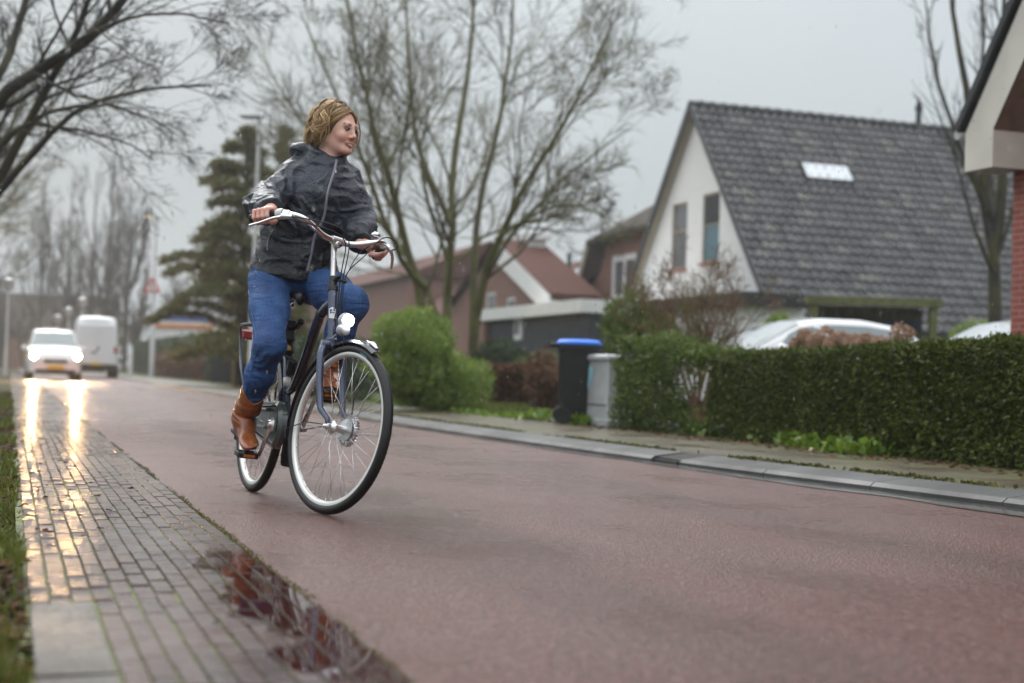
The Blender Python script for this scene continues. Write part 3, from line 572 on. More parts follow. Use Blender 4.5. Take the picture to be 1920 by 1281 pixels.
# lean-to with white lintel beside it
q0, q1 = onx(1082, 600, 19.4), onx(1128, 640, 19.4)
le = thing('lean_to', 'small white trimmed lean to at the foot of the half hipped house', 'shed', (19.4, q0[1], 0))
m = MB(); m.box((19.6, (q0[1]+q1[1])/2-1, q0[2]-.2), (.5, abs(q0[1]-q1[1])+2.4, .35)); m.build('fascia', M['white_paint'], le)
m = MB(); m.box((20.0, (q0[1]+q1[1])/2-1, (q0[2]-.4)/2), (.8, abs(q0[1]-q1[1])+1.8, q0[2]-.4)); m.build('wall', M['old_brick'], le)
# ---- pink brick house with white verge and dormer behind the bare tree
QX = 17.5; r0 = onx(1022, 548, QX); r1 = onx(940, 470, QX); sq = (r1[2]-r0[2])/(r1[1]-r0[1])
ph = thing('pink_brick_house', 'pink brick house with white sloping bargeboard behind the bare tree', 'house', (QX, r1[1]+4, 0))
yap = r1[1]+1.0; zap = r1[2]+1.0*sq; yE = r0[1]
topq = lambda y: zap-abs(y-yap)*sq
topq.knots = [yap]
wq = [(yap+.4, yap+1.6, 2.6, 3.9), (yap-1.9, yap-.9, 2.4, 3.6), (yap+3.0, yap+3.6, .9, 1.6)]
m = MB(); gable(m, QX+.3, yE, 2*yap-yE+3, 0, lambda y: max(1.8, topq(y)), wq); m.quad((QX+.3, yE, 0), (QX+.3, yE, topq(yE)), (QX+2, yE, topq(yE)), (QX+2, yE, 0)); m.build('wall', M['old_brick'], ph)
for h in wq: window_x(ph, QX+.3, *h, M['white_paint'], M['shade_glass'], fw=.12, sill=M['white_paint'])
m = MB(); verge(m, QX, yap, zap+.15, yE-.35, r0[2]-.1, .75, .08); m.box((QX+.15, yE-.3, r0[2]-.55), (.45, 1.4, .42)); m.build('bargeboard', M['white_paint'], ph)
m = MB(); m.quad((QX+.02, yap, zap+.17), (QX+.02, yE-.4, r0[2]-.05), (QX+2, yE-.4, r0[2]-.05), (QX+2, yap, zap+.17)); m.quad((QX+.02, yap, zap+.17), (QX+2, yap, zap+.17), (QX+2, 2*yap-yE+.4, r0[2]-.05), (QX+.02, 2*yap-yE+.4, r0[2]-.05)); m.build('roof', M['red_tile'], ph)
d0, d1 = onx(946, 462, QX+1.2), onx(990, 512, QX+1.2)
m = MB(); m.box((QX+1.55, (d0[1]+d1[1])/2, (d0[2]+d1[2])/2-.3), (.7, abs(d0[1]-d1[1]), d0[2]-d1[2]+.9)); m.box((QX+1.6, (d0[1]+d1[1])/2, d0[2]+.16), (.95, abs(d0[1]-d1[1])+.4, .2)); dm = m.build('dormer', M['white_paint'], ph)
m = MB(); m.box((QX+1.19, (d0[1]+d1[1])/2-.1, (d0[2]+d1[2])/2), (.04, abs(d0[1]-d1[1])*.72, (d0[2]-d1[2])*.8)); m.build('pane', M['shade_glass'], dm)
# long brick row further left, seen through the tree and behind the rider
j0, j1 = onx(770, 520, 19.5), onx(548, 520, 19.5); zj = at(700, 470, 60)[2]
lr = thing('brick_row_house', 'long pale pink brick house behind the tree trunks and the rider', 'house', (19.5, (j0[1]+j1[1])/2, 0))
m = MB(); hol = [(j0[1]+k, j0[1]+k+1.3, 1.0, 2.5) for k in (2.5, 7.5, 12.5, 17.5)]; gable(m, 19.5, j0[1], j1[1], 0, lambda y: zj, hol); m.quad((19.5, j0[1], 0), (19.5, j0[1], zj), (28, j0[1], zj), (28, j0[1], 0)); m.build('wall', M['old_brick'], lr)
for h in hol: window_x(lr, 19.5, *h, M['white_paint'], M['shade_glass'], fw=.14, sill=M['white_paint'])
m = MB(); m.prism([(19.1, j0[1]-.3, zj-.05), (28.4, j0[1]-.3, zj-.05), (23.7, j0[1]-.3, zj+2.0)], (0, j1[1]-j0[1]+.6, 0)); m.build('roof', M['red_tile'], lr)
# low red-roofed wing facing the road
u0, u1 = onx(985, 508, 22.5), onx(1092, 512, 22.5); v0 = onx(985, 572, 18.6)
wg = thing('red_roof_wing', 'low wing with plain red tiled roof between the two brick houses', 'house', (20, u0[1]-3, 0))
m = MB(); m.quad((22.5, u0[1]+9, u0[2]), (22.5, u1[1]-1.5, u0[2]), (18.6, u1[1]-1.5, v0[2]), (18.6, u0[1]+9, v0[2])); m.build('roof', M['red_tile'], wg)
m = MB(); m.box((20.8, (u0[1]+u1[1])/2, v0[2]/2-.1), (3.6, abs(u0[1]-u1[1])+5, v0[2]-.25)); m.build('wall', M['old_brick'], wg)
m = MB(); pp = onx(1066, 540, 20.6); m.tube([pp+np.array([0, 0, -1.2]), pp+np.array([0, 0, 1.4])], .09, 8); m.build('flue', M['dark_boards'], wg)
# dark boarded garage with white fascia
f0_, f1_ = onx(888, 572, 15.2), onx(1088, 580, 15.2)
ga = thing('garage', 'dark boarded flat garage with broad white fascia behind the bushes', 'garage', (15.2, (f0_[1]+f1_[1])/2, 0))
zf = (f0_[2]+f1_[2])/2; yg = (f0_[1]+f1_[1])/2; Lg = abs(f0_[1]-f1_[1])
m = MB(); m.box((17, yg, zf-.14), (3.6, Lg, .38)); m.build('fascia', M['white_paint'], ga)
m = MB(); m.box((17.1, yg-.3, (zf-.34)/2), (3.2, Lg-.8, zf-.34))
for i in range(int(Lg/.18)): m.box((15.49, yg-Lg/2+.15+i*.18, (zf-.34)/2), (.03, .165, zf-.36))
m.build('wall', M['dark_boards'], ga)
g0 = onx(973, 610, 15.47); m = MB(); m.box((15.46, g0[1], g0[2]), (.05, .75, .95)); gw = m.build('window', M['white_paint'], ga); m = MB(); m.box((15.425, g0[1]+.08, g0[2]-.08), (.03, .36, .42)); m.build('pane', M['shade_glass'], gw)
m = MB(); g1 = onx(905, 600, 15.35); m.box((15.36, g1[1], (zf-.36)/2), (.2, .9, zf-.36)); m.build('brick_pier', M['old_brick'], ga)
# ---- low building with blue and orange bands far left
s0, s1 = at(292, 590, 100), at(392, 617, 100)
fb = thing('banded_building', 'low white building with blue and orange bands seen past the conifer', 'building', ((s0[0]+s1[0])/2, (s0[1]+s1[1])/2, 0))
hd = nrm([s1[0]-s0[0], s1[1]-s0[1], 0]); nd = np.array([-hd[1], hd[0], 0]); ccf = (s0+s1)/2; Lf = np.linalg.norm((s1-s0)[:2])+.5; A4 = np.array([hd, nd, [0, 0, 1]])
m = MB(); m.box((ccf[0]+nd[0]*2, ccf[1]+nd[1]*2, s0[2]/2), (Lf, 4, s0[2]), A4); m.build('wall', M['white_paint'], fb)
m = MB(); m.box((ccf[0]-nd[0]*.04, ccf[1]-nd[1]*.04, s0[2]-.16), (Lf+.1, .1, .42), A4); m.build('blue_band', simple('blue_band', (.06, .13, .42), .4), fb)
m = MB(); m.box((ccf[0]-nd[0]*.05, ccf[1]-nd[1]*.05, s1[2]+.12), (Lf+.1, .12, .26), A4); m.build('orange_band', simple('orange_band', (.62, .20, .04), .4), fb)
# ---- brown brick house at the far end of the road
e1 = at(70, 600, 150); fh = thing('far_house', 'dull brown brick house at the far end of the road behind the headlights', 'house', (e1[0], e1[1], 0))
m = MB(); m.box((e1[0], e1[1]+4, 2.0), (16, 8, 4.0)); m.build('wall', M['old_brick'], fh)
m = MB(); m.prism([(e1[0]-8.4, e1[1]-.5, 3.9), (e1[0]-8.4, e1[1]+8.5, 3.9), (e1[0]-8.4, e1[1]+4, 8.0)], (16.8, 0, 0)); m.build('roof', M['brown_tile'], fh)
# ================================================================== VEGETATION
def tubes(m, P, R, n=3, mi=0):
    """many tapered branches at once: P (N,K,3), R (N,K)"""
    N, K = R.shape
    if N == 0: return
    T = np.zeros_like(P); T[:, 1:-1] = P[:, 2:]-P[:, :-2]; T[:, 0] = P[:, 1]-P[:, 0]; T[:, -1] = P[:, -1]-P[:, -2]
    T /= np.maximum(np.linalg.norm(T, axis=2, keepdims=True), 1e-9); ref = np.where(np.abs(T[:, :1, 2:3]) > .9, np.array([1., 0, 0]), np.array([0, 0, 1.]))
    u = np.cross(T, np.broadcast_to(ref, T.shape)); u /= np.maximum(np.linalg.norm(u, axis=2, keepdims=True), 1e-9); w = np.cross(T, u)
    a = np.linspace(0, 2*math.pi, n, endpoint=False); V = P[:, :, None]+R[:, :, None, None]*(np.cos(a)[None, None, :, None]*u[:, :, None]+np.sin(a)[None, None, :, None]*w[:, :, None])
    i = np.arange(n); j = (i+1) % n; q = np.arange(K-1)[:, None]
    F1 = np.stack([q*n+i, q*n+j, (q+1)*n+j, (q+1)*n+i], -1).reshape(-1, 4)
    m.add(V.reshape(-1, 3), (np.arange(N)[:, None, None]*n*K+F1[None]).reshape(-1, 4), mi)
def children(P, R, g, n, ratio, ang, up, jit, rr, K=5, t0=.25, taper=.25, minr=.0, planar=0.0):
    """spawn n side branches from each parent polyline"""
    N, k = R.shape; L = np.linalg.norm(np.diff(P, axis=1), axis=2).sum(1); par = np.repeat(np.arange(N), n); t = t0+(1-t0)*g.random(N*n)**.8*.99
    x = t*(k-1); i = np.minimum(x.astype(int), k-2); f = (x-i)[:, None]; base = P[par, i]*(1-f)+P[par, i+1]*f; r = R[par, i]*(1-f[:, 0])+R[par, i+1]*f[:, 0]
    d = P[par, i+1]-P[par, i]; d /= np.maximum(np.linalg.norm(d, axis=1, keepdims=True), 1e-9)
    q = g.normal(size=d.shape); q[:, 2] *= (1-planar); q -= d*(q*d).sum(1, keepdims=True); q /= np.maximum(np.linalg.norm(q, axis=1, keepdims=True), 1e-9)
    a = g.uniform(*ang, len(par))[:, None]; d = d*np.cos(a)+q*np.sin(a); le = L[par]*g.uniform(*ratio, len(par))*(1-.45*t); rad = np.maximum(np.minimum(r*.85, r*rr*g.uniform(.8, 1.2, len(r))), minr)
    C = np.zeros((len(par), K, 3)); C[:, 0] = base; s = (le/(K-1))[:, None]
    for z in range(1, K):
        d = d+g.normal(0, jit, d.shape); d[:, 2] += up; d /= np.linalg.norm(d, axis=1, keepdims=True); C[:, z] = C[:, z-1]+d*s
    return C, rad[:, None]*np.linspace(1, taper, K)[None]
def resample(pts, r0, r1, K=12, g=None, wob=0.0):
    pts = np.asarray(pts, float); d = np.concatenate([[0], np.cumsum(np.linalg.norm(np.diff(pts, axis=0), axis=1))]); t = np.linspace(0, d[-1], K)
    P = np.stack([np.interp(t, d, pts[:, i]) for i in range(3)], 1)
    for _ in range(2): P[1:-1] = (P[:-2]+2*P[1:-1]+P[2:])/4
    if g is not None: P[1:] += g.normal(0, wob, P[1:].shape)
    return P, np.linspace(r0, r1, K)
def make_tree(name, label, group, stems, levels, bmat, seed, tmat=None, trunk=None):
    """stems: list of (polyline, r0, r1); levels: list of child specs; trunk wood and crown are separate parts"""
    g = np.random.default_rng(seed); base = np.asarray(stems[0][0][0], float)
    root = thing(name, label, 'tree', (base[0], base[1], 0), group)
    PR = [resample(p, a, b, 12, g, .012*np.linalg.norm(np.asarray(p[-1])-np.asarray(p[0]))*.25) for p, a, b in stems]
    P = np.stack([p for p, r in PR]); R = np.stack([r for p, r in PR]); m = MB(); tubes(m, P, R, 8); m.build('trunk', bmat, root, smooth=True)
    m = MB()
    for q, sp in enumerate(levels):
        sp = dict(sp); keep = sp.pop('keep', False); P2, R2 = children(P, R, g, **sp); tubes(m, P2, R2, 4 if q == 0 else 3)
        if keep and q > 0: P2 = np.concatenate([P2, P[:, np.linspace(0, P.shape[1]-1, P2.shape[1]).astype(int)]]); R2 = np.concatenate([R2, R[:, np.linspace(0, R.shape[1]-1, R2.shape[1]).astype(int)]])
        P, R = P2, R2
    m.build('crown', tmat or bmat, root)
    return root
M['mossy_bark'] = bark('mossy_bark', (.050, .042, .028), (.140, .138, .034), .9, 1.6)
M['mossy_twig'] = bark('mossy_twig', (.078, .062, .048), (.145, .140, .045), .8, 1.2)
M['dark_bark'] = bark('dark_bark', (.028, .023, .018), (.075, .070, .018), .5, 1.4)
M['dark_twig'] = bark('dark_twig', (.04, .034, .03), (.07, .068, .03), .45, 1.2)
M['grey_twig'] = bark('grey_twig', (.10, .085, .07), (.11, .10, .06), .4, .4)
M['red_twig'] = bark('red_twig', (.20, .115, .065), (.19, .18, .05), .4, 3)
def pxs(pts): return [at(*p) for p in pts]
# the broad many-stemmed bare tree behind the rider
Zc = 30.0
def down(p): q = np.array(p, float); q[2] = 0; return q
b0 = at(838, 640, Zc); b0[2] = 0; b1 = at(884, 640, Zc+.3); b1[2] = 0; b2 = at(806, 640, Zc-.3); b2[2] = 0
stems = [([b0]+pxs([(838, 560, 30), (842, 470, 30.3), (848, 360, 30.8), (862, 240, 31.2), (880, 120, 31.8), (890, 0, 32), (895, -90, 32)]), .16, .03),
         ([b2]+pxs([(802, 560, 29.8), (772, 480, 29.5), (738, 370, 29.0), (712, 270, 28.8), (680, 160, 28.3), (655, 40, 28), (640, -60, 28)]), .15, .025),
         ([b1]+pxs([(892, 560, 30.2), (915, 490, 29.8), (945, 410, 29.4), (1000, 325, 29), (1060, 235, 28.5), (1108, 140, 28.2), (1150, 40, 28)]), .15, .02),
         ([b0+[.05, .1, 0]]+pxs([(826, 580, 30.2), (790, 510, 31), (730, 440, 31.5), (660, 350, 32), (590, 260, 32.6), (520, 160, 33), (480, 90, 33)]), .12, .015),
         ([b1+[.1, .2, 0]]+pxs([(882, 520, 30.6), (888, 430, 31.2), (905, 330, 31.8), (940, 220, 32.4), (960, 110, 33), (965, 0, 33), (965, -80, 33)]), .13, .025),
         (pxs([(908, 520, 30), (960, 440, 30.2), (1030, 360, 30.4), (1090, 310, 30.4), (1150, 262, 30.4), (1180, 240, 30.4)]), .08, .012),
         (pxs([(800, 545, 29.8), (760, 500, 29), (720, 430, 28), (690, 330, 27.6), (660, 230, 27), (600, 120, 26.8), (560, 20, 26.8)]), .09, .015),
         (pxs([(846, 420, 30), (800, 330, 30.4), (770, 230, 30.8), (770, 120, 31), (760, 0, 31.2), (750, -80, 31)]), .09, .02),
         (pxs([(930, 450, 29.5), (1000, 400, 28.8), (1060, 380, 28.4), (1110, 390, 28.2), (1160, 420, 28)]), .06, .01)]
stems = [(p_, a_*.80, b_*.8) for p_, a_, b_ in stems]
lv = [dict(n=10, ratio=(.22, .5), ang=(.4, 1.0), up=.06, jit=.13, rr=.5, K=7, t0=.2), dict(n=9, ratio=(.35, .7), ang=(.35, 1.0), up=.03, jit=.16, rr=.55, K=5, keep=True), dict(n=5, ratio=(.5, .95), ang=(.3, .85), up=.02, jit=.13, rr=.65, K=4, minr=.007), dict(n=3, ratio=(.5, 1.0), ang=(.3, .8), up=.01, jit=.12, rr=.75, K=3, minr=.0052)]
make_tree('bare_tree', 'broad mossy many stemmed bare tree standing behind the rider', None, stems, lv, M['mossy_bark'], 5, M['mossy_twig'])
# the tree whose limbs reach in at the top left
tb = at(-130, 740, 17.5); tb[2] = 0
stems = [([tb]+pxs([(-120, 600, 17.5), (-100, 430, 17.5), (-60, 240, 17.3), (0, 160, 17), (70, 132, 16.8), (130, 112, 16.6), (190, 72, 16.4), (240, 15, 16.2), (270, -50, 16)]), .135, .045),
         (pxs([(-75, 440, 17.5), (0, 345, 17.3), (50, 240, 17.2), (95, 150, 17), (140, 60, 16.8), (185, -40, 16.6)]), .075, .03),
         (pxs([(-100, 330, 17.5), (-10, 160, 18), (30, 70, 18.4), (60, -40, 18.6)]), .075, .04),
         (pxs([(-60, 420, 17.2), (30, 330, 16.8), (70, 280, 16.6), (110, 215, 16.5), (200, 175, 16.3), (300, 165, 16.2), (400, 160, 16.2)]), .055, .010),
         (pxs([(-70, 420, 17.5), (10, 240, 17.8), (100, 205, 18), (190, 190, 18.2), (290, 215, 18.4), (330, 250, 18.4)]), .05, .009),
         (pxs([(60, 134, 16.8), (150, 75, 16), (260, 22, 15.6), (350, 25, 15.2), (430, 45, 15)]), .035, .008),
         (pxs([(-80, 300, 17.5), (-20, 60, 16.8), (0, -60, 16.6)]), .07, .04),
         (pxs([(-80, 470, 17.4), (0, 250, 17), (40, 210, 17), (110, 245, 17), (230, 250, 17), (290, 300, 17)]), .04, .008)]
lv = [dict(n=9, ratio=(.25, .5), ang=(.35, .95), up=.03, jit=.14, rr=.45, K=7, t0=.25), dict(n=6, ratio=(.35, .7), ang=(.3, 1.0), up=.0, jit=.16, rr=.55, K=5, keep=True), dict(n=5, ratio=(.4, .8), ang=(.3, .9), up=-.02, jit=.16, rr=.6, K=4, minr=.0038), dict(n=4, ratio=(.4, .8), ang=(.3, .9), up=-.02, jit=.14, rr=.7, K=3, minr=.0026)]
make_tree('bare_tree', 'dark bare tree reaching its limbs over the road at top left', None, stems, lv, M['dark_bark'], 8, M['dark_twig'])
# further trees of the left verge, each grown on its own
def verge_tree(x, y, h, label, seed, lean=(0.3, 0), group='bare trees along the left verge', mats=('dark_bark', 'mossy_twig'), rich=1.0, spread=.5, r0=.16):
    g = np.random.default_rng(seed); B = np.array([x, y, 0.]); st = [([B, B+[.05, 0, h*.12], B+[lean[0]*.3, lean[1]*.3, h*.3], B+[lean[0]*.6, lean[1], h*.65], B+[lean[0], lean[1], h]], r0, .025)]
    for i in range(6):
        a = g.uniform(0, 6.28); z = g.uniform(.18, .45)*h; q = B+[lean[0]*.2, lean[1]*.2, z]; d = np.array([math.cos(a), math.sin(a), 0])*spread*h; st.append(([q, q+d*.3+[0, 0, h*.12], q+d*.65+[0, 0, h*.24], q+d*.9+[0, 0, h*.42]], r0*.45, .015))
    k = max(.0035, y*.00011)
    lv = [dict(n=int(8*rich), ratio=(.25, .5), ang=(.35, .9), up=.05, jit=.13, rr=.5, K=6, t0=.25), dict(n=int(6*rich), ratio=(.35, .7), ang=(.3, .9), up=.02, jit=.15, rr=.55, K=4, keep=True), dict(n=int(5*rich), ratio=(.4, .8), ang=(.3, .9), up=0, jit=.15, rr=.7, K=3, minr=k)]
    return make_tree('bare_tree', label, group, st, lv, M[mats[0]], seed, M[mats[1]])
verge_tree(-2.0, 31, 8.5, 'bare tree with mossy low limb, second along the left verge', 41, (.6, 0), spread=.42)
verge_tree(-2.6, 44, 9.5, 'bare tree seen behind the mossy limb, third along the left verge', 42, (.3, 0))
verge_tree(-3.5, 58, 10, 'bare tree beyond the oncoming car, fourth along the left verge', 43)
verge_tree(-2.5, 78, 11, 'bare tree far beyond the oncoming car, fifth along the left verge', 44)
verge_tree(-5.5, 100, 13, 'hazy bare tree at the far end of the left verge', 45)
verge_tree(-8.0, 40, 9, 'bare tree set back from the left verge at the picture edge', 46)
# tall slim trees far down the road
def poplar(px, Z, ytop, seed, label):
    g = np.random.default_rng(seed); B = at(px, 690, Z); B[2] = 0; h = at(px, ytop, Z)[2]; st = [([B, B+[0, 0, h*.3], B+[.2, 0, h*.7], B+[.1, 0, h]], .24, .03)]
    for i in range(9):
        a = g.uniform(0, 6.28); z = g.uniform(.12, .5)*h; q = B+[0, 0, z]; d = np.array([math.cos(a), math.sin(a), 0])*h*g.uniform(.06, .16); st.append(([q, q+d*.6+[0, 0, h*.12], q+d*.9+[0, 0, h*.28], q+d+[0, 0, h*.42]], .09, .02))
    lv = [dict(n=9, ratio=(.2, .4), ang=(.25, .6), up=.12, jit=.08, rr=.5, K=5, t0=.15), dict(n=6, ratio=(.35, .7), ang=(.2, .6), up=.1, jit=.1, rr=.6, K=4, keep=True), dict(n=5, ratio=(.4, .8), ang=(.2, .6), up=.05, jit=.1, rr=.7, K=3, minr=.012)]
    return make_tree('tall_bare_tree', label, 'tall bare trees far down the road', st, lv, M['grey_twig'], seed, M['grey_twig'])
poplar(195, 115, 290, 51, 'tallest slim bare tree rising above the white van'); poplar(165, 122, 320, 52, 'slim bare tree just left of the tallest one above the van')
poplar(232, 118, 350, 53, 'slim bare tree right of the tallest one above the van'); poplar(120, 126, 360, 54, 'slim bare tree above the roof of the oncoming car'); poplar(70, 130, 340, 55, 'slim bare tree above the left side of the oncoming car')
poplar(330, 112, 520, 56, 'short hazy bare tree right of the warning sign'); poplar(255, 108, 560, 57, 'short hazy bare tree between van and warning sign')
# tree at the right, behind the boxed eaves
Zr = 27.5; tb = at(1868, 700, Zr); tb[2] = 0
stems = [([tb]+pxs([(1866, 560, Zr), (1862, 440, Zr), (1850, 350, Zr), (1828, 260, Zr), (1800, 150, Zr), (1790, 40, Zr), (1785, -60, Zr)]), .16, .03),
         (pxs([(1864, 470, Zr), (1880, 380, Zr), (1882, 260, Zr), (1880, 120, Zr), (1885, 0, Zr), (1885, -80, Zr)]), .12, .03),
         (pxs([(1858, 410, Zr), (1815, 320, Zr-.4), (1785, 230, Zr-.6), (1755, 140, Zr-.8), (1740, 60, Zr-.8), (1735, -20, Zr-.8)]), .06, .012),
         (pxs([(1872, 430, Zr), (1850, 300, Zr+.8), (1845, 150, Zr+1), (1842, 0, Zr+1), (1840, -80, Zr+1)]), .08, .02),
         (pxs([(1866, 520, Zr), (1830, 440, Zr-.6), (1808, 360, Zr-1), (1790, 290, Zr-1.2), (1770, 250, Zr-1.2)]), .045, .01)]
lv = [dict(n=9, ratio=(.2, .42), ang=(.25, .65), up=.14, jit=.07, rr=.42, K=6, t0=.2), dict(n=4, ratio=(.35, .7), ang=(.2, .6), up=.12, jit=.08, rr=.6, K=4, keep=True), dict(n=3, ratio=(.4, .8), ang=(.25, .7), up=.06, jit=.1, rr=.7, K=3, minr=.006)]
make_tree('bare_tree', 'bare tree with upright shoots between grey roof and white eaves', None, stems, lv, M['dark_bark'], 9, M['dark_twig'])
# bare reddish shrub behind the loose hedge
sb = onx(1310, 690, 7.6); sb[2] = .06; sZ = (sb-C0)@FW; st = []
g = np.random.default_rng(12)
for tx, ty, dz in ((1200, 560, .3), (1240, 535, -.2), (1275, 515, .2), (1320, 520, -.3), (1360, 530, .2), (1395, 548, -.2), (1425, 575, .1), (1335, 545, .5), (1225, 590, -.4)):
    tip = at(tx, ty, sZ+dz); mid = sb*.45+tip*.55; mid[:2] = mid[:2]*.75+sb[:2]*.25; mid[2] += .05; st.append(([sb+g.normal(0, .04, 3)*[1, 1, 0], sb+(mid-sb)*.5+[0, 0, .05], mid, tip], .022, .005))
lv = [dict(n=12, ratio=(.3, .6), ang=(.3, .9), up=.05, jit=.15, rr=.5, K=5, t0=.25), dict(n=8, ratio=(.35, .7), ang=(.3, .9), up=.02, jit=.16, rr=.6, K=4, keep=True), dict(n=5, ratio=(.4, .8), ang=(.3, .9), up=0, jit=.15, rr=.7, K=3, minr=.0032)]
s = make_tree('bare_shrub', 'reddish bare shrub spreading above the loose hedge in front of white gable', None, st, lv, M['red_twig'], 13, M['red_twig']); s['category'] = 'shrub'
# ---------------------------------------------------------------- leafy things
M['yew'] = leafmat('yew_leaf', (.024, .044, .008), (.130, .160, .026), .55, .15, 2.5, .3)
M['hedge_core'] = simple('hedge_shade_core', (.014, .014, .009), .8, var=.4, scale=20)  # filler core: shade inside the foliage is put into this near-black colour
M['loose_leaf'] = leafmat('cypress_spray', (.040, .075, .016), (.17, .225, .042), .5, .3, 2.0)
M['bush_leaf'] = leafmat('bush_leaf', (.085, .15, .022), (.32, .42, .085), .45, .4, 1.6)
M['dark_leaf'] = leafmat('dark_bush_leaf', (.018, .040, .014), (.06, .10, .03), .45, .2, 1.5)
M['olive_leaf'] = leafmat('olive_leaf', (.05, .065, .018), (.15, .17, .04), .5, .25, 1.2)
M['russet_leaf'] = leafmat('russet_leaf', (.07, .04, .02), (.19, .085, .04), .5, .2, 1.5)
M['cedar'] = leafmat('cedar_needles', (.055, .065, .018), (.20, .185, .055), .6, .3, .7)
M['brown_cypress'] = leafmat('brown_cypress', (.06, .055, .022), (.16, .13, .05), .6, .2, .7)
M['cover_leaf'] = leafmat('ground_cover_leaf', (.06, .13, .014), (.24, .34, .04), .35, .3, 3)
def hedge_block(name, label, a, b, depth, hA, hB, z0, leaf, n, size, seed, nd=.06, holes=(), group=None, aspect=.45, core=True, up=.15, cat='hedge'):
    """clipped hedge from a to b (front foot line), extending depth behind it"""
    a, b = np.array([*a[:2], z0]), np.array([*b[:2], z0]); d = b-a; L = np.linalg.norm(d); d /= L; nv = np.array([d[1], -d[0], 0]); g = np.random.default_rng(seed)
    if nv[0] < 0: nv = -nv
    root = thing(name, label, cat, (a+b)/2, group)
    ft, h = lambda u: hA+(hB-hA)*u, None; wF, wT, wE = (hA+hB)/2*L, depth*L, depth*(hA+hB)
    k = g.random(n)*(wF*1.5+wT+wE*.7); u = g.random(n); v = g.random(n); P = np.zeros((n, 3)); N = np.zeros((n, 3))
    f = k < wF*1.5; tpm = (~f) & (k < wF*1.5+wT); e = ~(f | tpm)
    H = ft(u)
    P[f] = (a+d*(u[f]*L)[:, None]+ZV*(v[f]*H[f])[:, None]); N[f] = -nv
    P[tpm] = (a+d*(u[tpm]*L)[:, None]+nv*(v[tpm]*depth)[:, None]+ZV*H[tpm][:, None]); N[tpm] = ZV
    ends = g.random(n) < .5; ue = np.where(ends, 0., 1.); he = ft(ue); w = g.random(n)
    P[e] = (a+d*(ue[e]*L)[:, None]+nv*(v[e]*depth)[:, None]+ZV*(w[e]*he[e])[:, None]); N[e] = np.where(ends[e][:, None], -d, d)
    ns = vnoise(P*2.2+seed)*.6+vnoise(P*7+seed)*.5; P = P+N*(ns*nd+g.normal(0, nd*.35, n)-.25*nd)[:, None]
    if len(holes):
        keep = np.ones(n, bool)
        for c, r in holes: keep &= (np.linalg.norm((P-c)*np.array([.6, 1, 1]), axis=1) > r*(1+.5*vnoise(P*9))) | (g.random(n) < .12)
        P, N = P[keep], N[keep]
    m = MB(); m.leaves(P, size, nrm_bias=N*.9, jitter=.75, aspect=aspect, seed=seed, up=up); m.build('foliage', leaf, root)
    if core:
        m = MB(); q = .09; nx = max(2, int(L/.25)); xs = np.linspace(q, L-q, nx); sec = [(q, 0), (q, .9), (depth-q, .9), (depth-q, 0)]; V = []
        for x in xs:
            for yy, zz in sec:
                hh = ft(x/L)-.09; V.append(a+d*x+nv*yy+ZV*zz/.9*hh)
        V = np.array(V); V += .03*np.stack([vnoise(V*3+i) for i in range(3)], 1); m.add(V, [(i*4+k, (i+1)*4+k, (i+1)*4+k+1, i*4+k+1) for i in range(nx-1) for k in range(3)]+[(0, 1, 2, 3), tuple(range((nx-1)*4, nx*4))[::-1]]); m.build('shade_core', M['hedge_core'], root)  # solid core added against see-through, coloured as the hedge's shaded inside
    return root
hedge_block('clipped_hedge', 'long dark green clipped hedge beside the wet pavement', (6.36, 3.0), (6.42, 12.4), .95, .98, .78, .06, M['yew'], 110000, .036, 61, .05)
la, lb = (6.40, 12.5), (6.08, 13.95)
hole1, hole2 = onx(1312, 725, 6.4), onx(1283, 712, 6.4)
hedge_block('loose_hedge', 'loose ragged green hedge with see through gaps beside the grey cabinet', la, lb, .8, .80, .98, .06, M['loose_leaf'], 17000, .055, 62, .13, holes=((onx(1312, 724, 6.36), .22), (onx(1283, 712, 6.3), .12), (onx(1303, 764, 6.36), .13)), core=False, aspect=.35, up=.5)
def blob_points(c, r, n, g, shell=.35, lump=.22, seed=0):
    q = g.normal(size=(n, 3)); q /= np.linalg.norm(q, axis=1, keepdims=True); rad = 1-shell*g.random(n)**1.5; rad = rad*(1+lump*vnoise(q*2.2+seed)+lump*.6*vnoise(q*5+seed)); return np.asarray(c)+q*rad[:, None]*np.asarray(r), q
def bush(name, label, c, r, leaf, n, size, seed, up=.6, aspect=.4, group=None, cat='bush', core=True, parts=1):
    g = np.random.default_rng(seed); root = thing(name, label, cat, (c[0], c[1], .06), group); m = MB()
    c = np.asarray(c, float); r = np.asarray(r, float)
    for k in range(parts):
        cc = c+(g.normal(0, .28, 3)*r if parts > 1 else 0); rr = r*(g.uniform(.6, .8) if parts > 1 else 1)
        P, N = blob_points(cc, rr, n//parts, g, seed=seed+k); P = P[P[:, 2] > .07]; N = N[:len(P)]; m.leaves(P, size, aspect=aspect, seed=seed+k, up=up)
    m.build('foliage', leaf, root)
    if core: m = MB(); m.sphere(c-[0, 0, r[2]*.1], r*.62, 14); o = m.v[0]; m.v[0] = o+.12*r*np.stack([vnoise(o*4+i) for i in range(3)], 1); m.build('shade_core', M['hedge_core'], root)  # solid core added inside the bush, its dark colour stands for shade
    return root
c = at(795, 680, 20.5); bush('leafy_bush', 'bright green feathery bush beyond the kerb below the bare tree', (c[0], c[1], .58), (.80, .80, .62), M['bush_leaf'], 30000, .075, 71, up=1.2, aspect=.28, parts=5)
c = at(610, 690, 24); bush('leafy_bush', 'mid green bush partly hidden behind the front wheel', (c[0], c[1], .62), (1.0, .9, .66), M['dark_leaf'], 16000, .07, 72, up=1.0, aspect=.3, parts=4)
